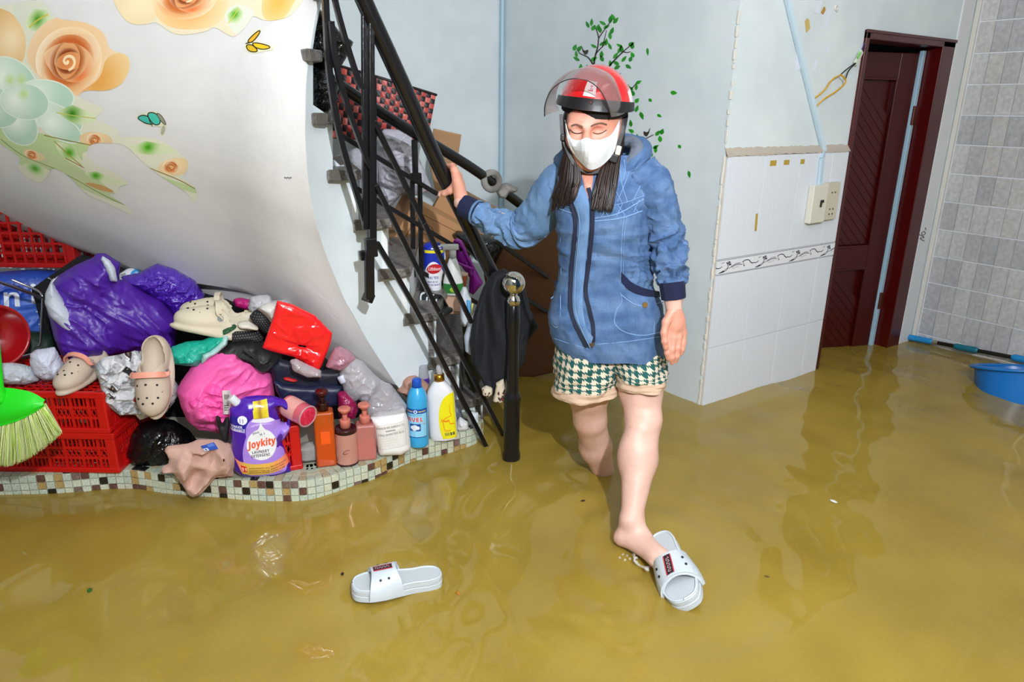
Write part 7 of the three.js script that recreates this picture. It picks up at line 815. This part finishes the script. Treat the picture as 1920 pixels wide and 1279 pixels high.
// ---------------------------------------------------------------- stickers
{ // flower decals on the stair underside: thin printed sheets that follow its curve
  const tri = (c) => c;
  function decal(name, label, cat, pts, wpx, hpx, draw, ox, oy, sc, group) { // pts: outline in photo pixels; draw works in the same pixels
    const uvp = pts.map(([x, y]) => sofP.uv(x, y)); let u0 = 1, u1 = 0, v0 = 1, v1 = 0; for (const [u, v] of uvp) { u0 = Math.min(u0, u); u1 = Math.max(u1, u); v0 = Math.min(v0, v); v1 = Math.max(v1, v); }
    const x0 = Math.min(...pts.map((p) => p[0])), x1 = Math.max(...pts.map((p) => p[0])), y0 = Math.min(...pts.map((p) => p[1])), y1 = Math.max(...pts.map((p) => p[1]));
    // affine from the outline as drawn to the surface's own coordinates, least squares
    const W2 = Math.min(1100, Math.ceil((x1 - x0) * sc)), H2 = Math.min(1100, Math.ceil((y1 - y0) * sc)), X = (u) => (u - u0) / (u1 - u0) * W2, Y = (v) => H2 - (v - v0) / (v1 - v0) * H2;
    const A = [[0, 0, 0], [0, 0, 0], [0, 0, 0]], bu = [0, 0, 0], bv = [0, 0, 0]; pts.forEach(([x, y], i) => { const q = [x, y, 1], U = X(uvp[i][0]), Q = Y(uvp[i][1]); for (let k = 0; k < 3; k++) { for (let l = 0; l < 3; l++) A[k][l] += q[k] * q[l]; bu[k] += q[k] * U; bv[k] += q[k] * Q; } });
    const m3 = new THREE.Matrix3().set(...A.flat()).invert(), f = (w) => V(...w).applyMatrix3(m3), fu = f(bu), fv = f(bv);
    const n = 64, e = 1.5 / n, sh = poly2(uvp.map(([u, v]) => ({ x: (u - u0) / (u1 - u0), y: (v - v0) / (v1 - v0) }))), pos = [], uv = [], idx = [], id = new Map();
    const N = (i, j) => { const k = j * (n + 1) + i; if (!id.has(k)) { const u = lerp(u0, u1, i / n), v = lerp(v0, v1, j / n), p = sofP.P(u, v), nn = sofP.N(u, v), s = nn.dot(camera.position.clone().sub(p)) > 0 ? 1 : -1; id.set(k, pos.length / 3); p.addScaledVector(nn, s * 0.0016); pos.push(p.x, p.y, p.z); uv.push(i / n, j / n); } return id.get(k); };
    for (let j = 0; j < n; j++) for (let i = 0; i < n; i++) { if (sh((i + 0.5) / n, (j + 0.5) / n) > e) continue; const a = N(i, j), b = N(i + 1, j), c = N(i + 1, j + 1), d = N(i, j + 1); idx.push(a, b, c, a, c, d); }
    const tex = canvasTex(W2, H2, (c) => { c.beginPath(); const q = uvp.map(([u, v]) => [X(u), Y(v)]); q.forEach((p, i) => { const nx = q[(i + 1) % q.length], m = [(p[0] + nx[0]) / 2, (p[1] + nx[1]) / 2]; if (!i) c.moveTo((q[q.length - 1][0] + p[0]) / 2, (q[q.length - 1][1] + p[1]) / 2); c.quadraticCurveTo(p[0], p[1], m[0], m[1]); }); c.closePath(); c.clip(); c.transform(fu.x, fv.x, fu.y, fv.y, fu.z, fv.z); draw(c); });
    tex.wrapS = tex.wrapT = THREE.ClampToEdgeWrapping;
    return solo(name, label, cat, null, raw(pos, idx, uv), M(0xffffff, 0.28, { map: tex, alphaTest: 0.5 }), group);
  }
  const blob = (c, pts, fill, stroke, lw = 1.5) => { c.beginPath(); const n = pts.length; for (let i = 0; i < n; i++) { const a = pts[i], b = pts[(i + 1) % n], m = [(a[0] + b[0]) / 2, (a[1] + b[1]) / 2]; i ? c.quadraticCurveTo(a[0], a[1], m[0], m[1]) : c.moveTo((pts[n - 1][0] + a[0]) / 2, (pts[n - 1][1] + a[1]) / 2) || c.quadraticCurveTo(a[0], a[1], m[0], m[1]); } c.closePath(); if (fill) { c.fillStyle = fill; c.fill(); } if (stroke) { c.strokeStyle = stroke; c.lineWidth = lw; c.stroke(); } };
  const rg = (c, x, y, r0, r1, a, b) => { const g = c.createRadialGradient(x, y, r0, x, y, r1); g.addColorStop(0, a); g.addColorStop(1, b); return g; };
  const line = (c, pts, col, lw) => { c.strokeStyle = col; c.lineWidth = lw; c.lineCap = 'round'; c.beginPath(); pts.forEach(([x, y], i) => { if (!i) c.moveTo(x, y); else { const p = pts[i - 1]; c.quadraticCurveTo(p[0], p[1], (p[0] + x) / 2, (p[1] + y) / 2); } }); c.lineTo(...pts[pts.length - 1]); c.stroke(); };
  const rose = (c, x, y, r, rot) => { c.save(); c.translate(x, y); c.rotate(rot); const pet = (a0, a1, rr, w, c1, c2) => { const g = rg(c, 0, 0, rr - w, rr + w * 0.3, c1, c2); c.fillStyle = g; c.beginPath(); for (let a = a0; a <= a1; a += 0.05) c.lineTo(Math.cos(a) * rr, Math.sin(a) * rr * 0.82); for (let a = a1; a >= a0; a -= 0.05) { const k = rr - w * Math.sin(Math.PI * (a - a0) / (a1 - a0)); c.lineTo(Math.cos(a) * k, Math.sin(a) * k * 0.82); } c.fill(); };
    c.fillStyle = rg(c, 0, 0, r * 0.1, r, '#cf7a3c', '#efdcbc'); c.beginPath(); c.ellipse(0, 0, r, r * 0.82, 0, 0, 7); c.fill();
    c.fillStyle = rg(c, r * 0.45, r * 0.3, 2, r * 0.6, '#e4743c', 'rgba(236,180,130,0)'); c.fillRect(-r * 0.9, -r * 0.7, 1.8 * r, 1.4 * r);
    pet(2.2, 5.4, r, r * 0.34, '#e6c190', '#f6ecd8'); pet(-0.6, 2.6, r, r * 0.30, '#e2a66a', '#f4e6cc'); pet(0.6, 3.4, r * 0.8, r * 0.26, '#c8692c', '#f6e8cc'); pet(3.2, 6.2, r * 0.78, r * 0.24, '#c05e26', '#f4e0ba'); pet(1.4, 4.4, r * 0.58, r * 0.2, '#9c4618', '#f6e6c8'); pet(-1.6, 1.6, r * 0.56, r * 0.2, '#a64c1a', '#f2d6a6'); pet(2.6, 5.6, r * 0.4, r * 0.14, '#8a3c14', '#f4deb4'); pet(0.2, 2.8, r * 0.38, r * 0.13, '#8a3c14', '#f0d2a0');
    c.strokeStyle = '#f2d8ac'; c.lineWidth = r * 0.075; c.beginPath(); for (let a = 0; a < 7.4; a += 0.1) c.lineTo(Math.cos(a) * r * 0.034 * a, Math.sin(a) * r * 0.028 * a); c.stroke(); c.restore(); };
  const leaf = (c, pts, cx, cy, r, dk = '#3c9a10') => { blob(c, pts, '#d3dcb8'); c.save(); c.beginPath(); pts.forEach((p, i) => (i ? c.lineTo(...p) : c.moveTo(...p))); c.clip(); c.fillStyle = rg(c, cx, cy, 1, r, dk, 'rgba(200,220,160,0)'); c.fillRect(cx - r, cy - r, 2 * r, 2 * r); c.restore(); };
  const S0 = 1.8;
  const big = [[-60, 10], [12, 12], [40, 2], [85, 0], [100, 30], [118, 38], [160, 40], [200, 62], [203, 95], [248, 103], [240, 150], [205, 172], [160, 168], [148, 178], [150, 184], [206, 205], [170, 222], [222, 240], [222, 258], [245, 256], [300, 258], [336, 286], [352, 298], [354, 318], [336, 334], [364, 345], [373, 372], [362, 382], [352, 360], [310, 336], [270, 305], [236, 270], [212, 268], [162, 268], [168, 305], [210, 318], [248, 345], [222, 348], [222, 364], [200, 362], [230, 380], [254, 400], [246, 404], [210, 384], [160, 364], [128, 326], [96, 312], [92, 328], [75, 346], [40, 326], [34, 308], [42, 296], [0, 268], [-60, 240]];
  decal('flower_sticker', 'large sticker of peach roses, pale succulent and green sprigs on the curved white underside', 'sticker', big, 0, 0, (c) => {
    c.fillStyle = '#d9d8c4'; c.fillRect(-80, -40, 560, 480);
    blob(c, [[-60, 200], [70, 236], [160, 240], [230, 266], [300, 330], [372, 372], [360, 380], [300, 345], [236, 282], [160, 262], [166, 300], [90, 312], [30, 320], [-60, 260]], '#b9cf98'); blob(c, [[80, 260], [170, 310], [255, 402], [140, 350], [90, 312], [40, 300]], '#bccb9c');
    blob(c, [[-60, 20], [10, 20], [50, 60], [52, 100], [20, 130], [-60, 140]], rg(c, 20, 70, 6, 60, '#f0d9b0', '#d6a86a')); blob(c, [[10, 20], [45, 2], [80, 0], [105, 40], [80, 62], [40, 52]], '#d2d6c4'); leaf(c, [[40, 52], [60, 26], [85, 30], [104, 48], [76, 60]], 70, 42, 24, '#3c8a14'); line(c, [[56, 52], [70, 42], [88, 36]], '#c8b84a', 2.5);
    blob(c, [[50, 92], [70, 52], [120, 36], [196, 56], [206, 100], [248, 104], [240, 148], [196, 174], [150, 164], [96, 144], [60, 112]], rg(c, 130, 108, 20, 120, '#e8b47c', '#e9dcc0')); blob(c, [[200, 102], [250, 104], [240, 150], [190, 172], [150, 160], [196, 140]], rg(c, 190, 140, 10, 70, '#dfa04e', '#e8d4a8')); rose(c, 133, 108, 62, 0.2);
    for (const [x, y, a, b, t] of [[20, 140, 60, 40, 0.4], [90, 165, 58, 30, 0.1], [100, 200, 68, 26, 0.35], [40, 225, 40, 36, 1.0], [-10, 190, 50, 40, 0.2], [120, 222, 48, 22, 0.5], [50, 175, 50, 34, 0.1]]) { c.save(); c.translate(x, y); c.rotate(t); c.fillStyle = rg(c, -a * 0.4, 0, 4, a, '#e6efe2', '#b2d0bc'); c.beginPath(); c.ellipse(0, 0, a, b, 0, 0, 7); c.fill(); c.strokeStyle = '#dde8da'; c.lineWidth = 2; c.stroke(); c.restore(); } for (const [x, y] of [[44, 134], [20, 136], [50, 160]]) { c.fillStyle = rg(c, x, y, 1, 16, '#b8d888', 'rgba(200,220,190,0)'); c.fillRect(x - 16, y - 16, 32, 32); }
    leaf(c, [[112, 192], [145, 180], [206, 206], [160, 222]], 146, 196, 30, '#2c7a0c'); line(c, [[116, 194], [150, 200], [200, 208]], '#c2c25a', 1.6); leaf(c, [[104, 248], [140, 254], [164, 290], [166, 306], [130, 292]], 138, 272, 22); line(c, [[110, 250], [136, 276], [160, 300]], '#a88c3a', 1.8); leaf(c, [[236, 266], [280, 256], [320, 270], [336, 288], [290, 284]], 284, 268, 24); leaf(c, [[156, 316], [188, 312], [228, 330], [248, 346], [200, 340]], 186, 322, 20); leaf(c, [[38, 312], [62, 304], [92, 314], [86, 332], [72, 344], [48, 330]], 66, 318, 22, '#3f9a1e');
    blob(c, [[154, 240], [180, 228], [220, 240], [222, 260], [204, 268], [170, 258]], rg(c, 188, 246, 2, 34, '#f0d2a4', '#dcc294')); rose(c, 188, 247, 15, 0.6); blob(c, [[40, 276], [62, 268], [92, 284], [84, 296], [56, 298]], '#dcc99c'); rose(c, 62, 284, 14, 0.3); blob(c, [[296, 312], [312, 294], [350, 298], [354, 316], [336, 334], [304, 326]], rg(c, 322, 312, 2, 30, '#f2dcb4', '#e2c494')); rose(c, 320, 312, 15, 0.9); blob(c, [[154, 340], [190, 340], [224, 362], [196, 360]], '#c49a62');
    line(c, [[90, 238], [160, 252], [236, 268], [280, 306], [330, 340], [362, 372]], '#8a7a34', 1.8); line(c, [[0, 256], [40, 290], [100, 308], [140, 330], [200, 372], [248, 398]], '#7d8a48', 1.8); line(c, [[130, 284], [164, 304]], '#8a5a2c', 1.6);
  }, 0, 0, S0, 'flower stickers');
  const top = [[205, -60], [212, 4], [234, 38], [250, 47], [278, 46], [292, 40], [312, 56], [336, 68], [392, 60], [400, 48], [436, 73], [452, 60], [470, 40], [474, 28], [498, 42], [540, 34], [552, 22], [572, -2], [580, -60]];
  decal('flower_sticker', 'sticker of peach roses cut off by the top edge on the curved white underside', 'sticker', top, 0, 0, (c) => {
    c.fillStyle = '#e2d6b8'; c.fillRect(180, -80, 420, 180); blob(c, [[205, -60], [212, 6], [250, 48], [300, 40], [290, -60]], rg(c, 260, 10, 6, 60, '#ecdcb4', '#e0c99c')); blob(c, [[270, -60], [280, 20], [320, 60], [390, 60], [412, 20], [390, -60]], rg(c, 340, 20, 10, 80, '#e4b068', '#eddcb8')); rose(c, 330, -6, 52, 0.5); blob(c, [[396, 30], [420, 8], [470, 20], [464, 52], [438, 74]], '#d9dccc'); leaf(c, [[408, 30], [424, 14], [442, 26], [438, 46], [416, 46]], 424, 30, 20); line(c, [[416, 46], [424, 30], [428, 18]], '#cfc23c', 2); blob(c, [[470, -60], [476, 28], [520, 42], [552, 22], [580, -60]], rg(c, 516, 0, 8, 60, '#dfae52', '#e6d2a4')); 
  }, 0, 0, S0, 'flower stickers');
  const fly = (label, pts, draw) => decal('butterfly_sticker', label, 'sticker', pts, 0, 0, draw, 0, 0, 5, 'butterfly stickers');
  fly('small yellow and black butterfly sticker below the top roses', [[458, 84], [466, 76], [466, 70], [484, 54], [491, 54], [488, 64], [478, 78], [512, 86], [514, 94], [492, 97], [480, 101], [462, 98]], (c) => { c.fillStyle = '#d8d8b4'; c.fillRect(440, 40, 90, 80); blob(c, [[464, 80], [470, 70], [487, 56], [488, 62], [474, 80]], '#d8a41c', '#2a2208', 2); blob(c, [[472, 80], [490, 82], [511, 89], [494, 94], [478, 90]], '#e0b818', '#2a2208', 2); blob(c, [[461, 84], [474, 84], [486, 98], [466, 98]], '#cfa81c', '#2a2208', 2); line(c, [[462, 82], [474, 79]], '#1c1a0c', 2.2); });
  fly('small turquoise butterfly sticker beside the rose spray', [[252, 218], [272, 210], [290, 208], [303, 214], [314, 232], [312, 242], [306, 256], [300, 250], [304, 236], [284, 238], [266, 228]], (c) => { c.fillStyle = '#cfd2b8'; c.fillRect(240, 200, 90, 70); blob(c, [[256, 220], [272, 214], [290, 226], [288, 234], [270, 230]], '#3fae9c', '#2a2c20', 2); blob(c, [[274, 212], [290, 210], [302, 222], [300, 234], [288, 234]], '#44b8a4', '#3a2c1c', 2); blob(c, [[292, 210], [304, 216], [314, 236], [304, 230]], '#8f907e', '#4a4434', 1.4); blob(c, [[306, 232], [312, 240], [306, 254], [301, 250]], '#a8a492', null); line(c, [[286, 236], [280, 224], [278, 214]], '#1f2a20', 1.4); });
  decal('label_sticker', 'tiny stuck label with dark print low on the white underside', 'sticker', [[532, 329], [548, 331], [548, 337], [532, 335]], 0, 0, (c) => { c.fillStyle = '#dcdcdc'; c.fillRect(520, 320, 40, 30); c.fillStyle = '#20303c'; for (let i = 0; i < 5; i++) c.fillRect(533.5 + i * 2.8, 331.5 + (i % 2) * 0.5, 1.9, 3); }, 0, 0, 12);
}
{ // tree decal on the wall of the stair recess: branches, leaves, birds, falling leaves
  const K = (x, y) => onX(x, y, XB - 0.0016), T = [0.0016], zt = zm(6.4, 1040, 0), zf = zm(3.9975, 960, 80), zs = zm(5.33, 1160, 240);
  const o = K(1150, 200), tr = thing('tree_sticker', 'green leafed tree sticker with thin dark branches on the wall behind the woman', 'sticker', { o, yaw: 0 });
  const plate = (pts, off = o) => { const P = pts.map(([x, y]) => K(x, y)), s = new THREE.Shape(P.map((p) => new THREE.Vector2(-(p.z - off.z), p.y - off.y))); return new THREE.ExtrudeGeometry(s, { depth: 0.0014, bevelEnabled: false }).rotateY(Math.PI / 2).rotateY(0).translate(0, 0, 0).applyMatrix4(new THREE.Matrix4().makeScale(1, 1, 1)); };
  const greens = [0x1f9410, 0x1a8a10, 0x26a016].map((c) => M(c, 0.4)), brown = M(0x3a2f2a, 0.5);
  const leafPts = (x, y, len, wid, a) => { const c = Math.cos(a), s = Math.sin(a), out = []; for (let i = 0; i <= 5; i++) { const t = i / 5; out.push([t * len, Math.sin(Math.PI * Math.pow(t, 0.8)) * wid]); } for (let i = 4; i > 0; i--) { const t = i / 5; out.push([t * len, -Math.sin(Math.PI * Math.pow(t, 0.8)) * wid]); } return out.map(([p, q]) => [x + p * c - q * s, y + p * s + q * c]); };
  const flat = (pts) => { const P = pts.map(([x, y]) => K(x, y).sub(o)), s = new THREE.Shape(P.map((p) => new THREE.Vector2(p.z, p.y))), g = new THREE.ExtrudeGeometry(s, { depth: 0.0014, bevelEnabled: false }); g.applyMatrix4(new THREE.Matrix4().makeBasis(V(0, 0, 1), V(0, 1, 0), V(-1, 0, 0)).setPosition(0.0014, 0, 0)); return g; };
  const br = (l, w0, w1) => { const c = curve(l.map(([x, y]) => V(x, y, 0))), a = [], b = []; for (let i = 0; i <= 16; i++) { const p = c.getPoint(i / 16), t = c.getTangent(i / 16), w = lerp(w0, w1, i / 16) / 2; a.push([p.x - t.y * w, p.y + t.x * w]); b.unshift([p.x + t.y * w, p.y - t.x * w]); } part('branch', flat([...a, ...b]), brown, tr); };
  br(zt([[480, 830], [470, 780], [480, 700], [500, 620], [520, 540], [528, 460], [580, 380], [690, 230]]), 3.4, 1.2); br(zt([[470, 790], [400, 690], [300, 640], [280, 590]]), 3, 0.8); br(zt([[528, 460], [510, 390], [470, 300]]), 2.2, 0.8); br(zt([[490, 645], [560, 570], [620, 520]]), 2.2, 0.8); br(zt([[600, 860], [700, 740], [820, 620], [910, 545]]), 3.4, 1.2); br(zt([[820, 622], [870, 630], [910, 620]]), 2, 1.2); br(zt([[570, 570], [605, 430], [620, 360]]), 1.4, 0.6);
  br(zf([[870, 365], [905, 335], [940, 290]]), 2.4, 0.8); br(zf([[820, 735], [880, 745], [950, 750], [1010, 715], [1060, 690]]), 3, 1.2); br(zf([[960, 755], [1000, 775], [1040, 785]]), 2.2, 0.9);
  const r = rng(17), lv = [[...zt([[440, 260], [400, 285], [455, 320], [510, 320], [545, 345], [590, 260], [605, 305], [665, 225], [705, 195], [720, 235], [680, 360], [665, 420], [480, 535], [560, 505], [615, 495], [668, 545], [285, 570], [235, 560], [260, 640], [275, 690], [455, 690], [560, 640], [570, 690], [720, 655], [770, 590], [805, 580], [790, 530], [905, 510], [930, 540], [938, 645], [820, 695], [905, 695], [668, 745], [750, 740], [735, 790], [310, 800], [405, 800], [755, 895], [575, 815]])], [...zf([[875, 335], [895, 330], [940, 285], [930, 325], [908, 370], [930, 425], [930, 490], [890, 600], [900, 650], [885, 715], [935, 705], [910, 695], [1085, 670], [1120, 660], [1110, 715], [1015, 760], [1068, 770], [1075, 795], [1045, 825], [985, 840], [1190, 1130]])]];
  const size = [...Array(40).fill(0)]; lv.flat().forEach(([x, y], i) => { const a = [-1.5, -2.0, -0.9, -1.2, -1.7, -2.6, -0.5][i % 7], len = (i < 26 ? 12.5 : 11) + 3.5 * r(), w = 2.6 + 1.4 * r(); part('leaf', flat(leafPts(x - Math.cos(a) * len * 0.3, y - Math.sin(a) * len * 0.3 + 4, len, w, a)), greens[i % 3], tr); });
  const bird = (label, x, y, s) => { const b = thing('bird_sticker', label, 'sticker', { o, yaw: 0 }, 'bird stickers'); part('bird_body', flat([[x - 5, y - 3], [x - 1, y - 2], [x + 4, y - 4], [x + 5, y - 1], [x + 3, y + 4], [x - 1, y + 6], [x - 4, y + 3], [x - 4, y], [x - 6 * 1, y - 2]].map(([a, q]) => [x + (a - x) * s, y + (q - y) * Math.abs(s)])), brown, b); part('bird_tail', flat([[x - 3, y], [x - 7, y - 9], [x - 8, y - 9.5], [x - 5, y + 1]].map(([a, q]) => [x + (a - x) * s, y + (q - y) * Math.abs(s)])), brown, b); };
  bird('small dark bird sticker on a twig above the helmet, left', 1098, 97, 1); bird('small dark bird sticker on a twig above her shoulder', 1211, 250, -1);
  const fall = [[1214, 97, 1.5, 15, 2.4, 'long green leaf sticker falling right of the top branches'], [1178, 125, 0.6, 13, 3.4, 'green leaf sticker falling just above the red helmet'], [1263, 174, 0.1, 13, 4, 'broad green leaf sticker farthest right of the falling leaves'], [1219, 188, 0.8, 8, 3, 'small round green leaf sticker right of the helmet visor'], [1203, 217, 1.2, 16, 3.6, 'green leaf sticker falling beside the helmet strap'], [1236, 217, 0.5, 10, 2.8, 'small green leaf sticker right of the leaf by the strap'], [1274, 275, 1.0, 8, 3, 'tiny green leaf sticker above her left shoulder'], [1292, 327, 1.4, 14, 2.8, 'slim green leaf sticker low on the wall near the column edge'], [1258, 357, 0.8, 9, 3, 'green leaf sticker peeping out behind the denim sleeve']];
  fall.forEach(([x, y, a, len, w, label], i) => { const m = part(numbered('leaf_sticker'), flat(leafPts(x - Math.cos(a) * len / 2, y - Math.sin(a) * len / 2, len, w, a)), greens[i % 3], scene); m.position.copy(o); tag(m, label, 'sticker', 'falling leaf stickers'); });
}
// ---------------------------------------------------------------- bucket and squeegee mop on the right, bits afloat
{
  const o = onY(1880, 742, -0.03), F = frame(o), R = 0.168, t = thing('bucket', 'blue plastic tub standing in the water at the right edge', 'bucket', { o: onY(1914, 738, 0.0).setY(-0.12), yaw: 0 }), bl = M(0x0d6fc0, 0.32), hB = 0.235;
  part('tub_wall', lathe([[0, 0], [R * 0.82, 0], [R * 0.9, 0.01], [R, hB - 0.012], [R + 0.003, hB - 0.01], [R * 0.985, hB - 0.008], [R * 0.86, 0.014], [0, 0.012]], 56), bl, t); part('tub_rim', lathe([[R - 0.004, hB - 0.014], [R + 0.016, hB - 0.012], [R + 0.019, hB - 0.005], [R + 0.015, hB], [R - 0.004, hB + 0.002], [R - 0.008, hB - 0.006]], 56), bl, t);
  t.quaternion.setFromAxisAngle(V(Math.cos(YAW), 0, -Math.sin(YAW)), -0.26);
  const a = onX(1702, 632, XG - 0.05), b = onX(1960, 682, XG - 0.07), mo = thing('mop', 'mop with a black pole and blue grips floating along the grey tiles', 'mop', { o: a, yaw: 0 }), d = b.clone().sub(a), at2 = (k, y = 0) => d.clone().multiplyScalar(k).add(V(0, y, 0)), seg = (n, k0, k1, r, m) => part(n, tube([at2(k0), at2((k0 + k1) / 2), at2(k1)], r, 6, 14), m, mo);
  const kk = (x) => { const p = onX(x, lerp(632, 682, (x - 1702) / 258), XG - 0.06).sub(a); return p.dot(d) / d.lengthSq(); };
  seg('end_grip', 0.0, kk(1744), 0.0165, M(0x1a86c8, 0.4)); seg('pole', kk(1744), 1, 0.0105, M(0x17140f, 0.35)); seg('joint', kk(1748), kk(1756), 0.012, M(0xb8b4a4, 0.25, { metalness: 0.8 })); seg('grip', kk(1793), kk(1830), 0.0165, M(0x0e6a80, 0.45)); seg('grip', kk(1903), kk(1940), 0.0175, M(0x1a86c8, 0.4));
  part('second_rod', tube([at2(kk(1830), -0.022).add(V(-0.02, 0, 0)), at2(1, -0.03).add(V(-0.02, 0, 0))], 0.005, 4, 8), M(0xb0a8a0, 0.4), mo);
  const bit = (x, y, s, c, label) => { const p = onY(x, y, 0.004); const g = new THREE.SphereGeometry(s, 10, 6).scale(1.5, 0.3, 0.8); const m = solo('leaf_bit', label, 'debris', { o: p, yaw: x }, g, M(c, 0.6)); return m; };
  bit(168, 1107, 0.008, 0x2c5a14, 'tiny green leaf scrap floating at lower left'); bit(859, 1112, 0.007, 0xa86a10, 'tiny orange leaf scrap floating right of the lone sandal'); bit(1563, 940, 0.009, 0xd8d8d0, 'tiny white scrap floating on the water right of centre'); bit(1093, 939, 0.006, 0x3a1a10, 'tiny dark scrap floating beside the back leg'); bit(1438, 1081, 0.005, 0x5a4a20, 'tiny dark speck floating right of the stepping sandal'); bit(642, 1076, 0.005, 0x1a140c, 'tiny black speck floating left of the lone sandal');
  // splash where the bare foot meets the water
  const sp = thing('water_splash', 'small clear splash of droplets round the stepping foot', 'splash', { o: onY(1215, 1045, 0), yaw: 0 }), wm = M(0xffffff, 0.03, { transmission: 0.8, thickness: 0, ior: 1.5 }), so = onY(1215, 1045, 0), r = rng(44);
  for (let i = 0; i < 34; i++) { const a0 = r() * 6.28, q = onY(1218 + Math.cos(a0) * (22 + 10 * r()) * 1.0, 1046 + Math.sin(a0) * (16 + 7 * r()), 0.004 + 0.02 * r()).sub(so); part('droplet', sph(0.0022 + 0.0034 * r(), q.x, q.y, q.z, 10), wm, sp); }
  part('splash_ring', tube(Array.from({ length: 14 }, (_, i) => { const a0 = i / 14 * 6.2832; return onY(1214 + Math.cos(a0) * (24 + 3 * r()), 1046 + Math.sin(a0) * (17 + 2 * r()), 0.006 + 0.012 * r()).sub(so); }), 0.0035, 60, 8, true), wm, sp);
  for (const [x, y] of [[1168, 1040], [1172, 1050], [1181, 1048], [1162, 1046], [1176, 1042], [1187, 1040]]) { const q = onY(x, y, 0.004).sub(so); part('droplet', sph(0.004, q.x, q.y, q.z, 10), wm, sp); }
}
// ---------------------------------------------------------------- lamps: the flash, and one added for fill
{
  const fl = thing('camera_flash', 'small flash head on a thin stand beside the photographer', 'flash', { o: V(FLASH_AT.x, FLOOR, FLASH_AT.z), yaw: YAW });
  part('stand', tube([V(0, 0, 0.05), V(0, FLASH_AT.y - FLOOR - 0.04, 0.05)], 0.008, 2), M(0x202020, 0.5), fl);
  part('flash_head', rbox(0.078, 0.06, 0.1, 0.008, 0, FLASH_AT.y - FLOOR, 0.06), M(0x1a1a1a, 0.5), fl);
  part('flash_lamp', rbox(0.07, 0.046, 0.006, 0.002, 0, FLASH_AT.y - FLOOR, 0.012), M(0xffffff, 0.3, { emissive: 0xf6f9ff, emissiveIntensity: 4 }), fl);
  const L = new THREE.PointLight(0xf6f9ff, FLASH_POWER, 0, 2); L.position.copy(FLASH_AT); L.castShadow = true; L.shadow.radius = 1.4; L.shadow.mapSize.set(2048, 2048); scene.add(L);
  const tb = thing('added_fill_lamp', 'added ceiling batten lamp for soft fill over the flooded room, unseen', 'lamp', { o: FILL_AT.clone(), yaw: 0.4 });  // unseen ceiling fixture, added only as a soft fill light
  part('batten', rbox(1.9, 0.05, 0.3, 0.01, 0, 0.065, 0), M(0xeeeeee, 0.4), tb);
  part('fill_panel', rbox(1.86, 0.02, 0.26, 0.008, 0, 0.03, 0), M(0xffffff, 0.3, { emissive: 0xf4faff, emissiveIntensity: 2 }), tb);
  const A = new THREE.RectAreaLight(0xf2f8ff, FILL_POWER, 1.86, 0.26); A.position.copy(FILL_AT).add(V(0, 0.012, 0)); A.rotation.set(-Math.PI / 2, 0, 0); A.rotation.order = 'YXZ'; A.rotation.set(-Math.PI / 2, 0.4, 0); scene.add(A);
}
scene.traverse((o) => { if (o.isMesh) o.castShadow = o.receiveShadow = true; });
renderer.render(scene, camera);
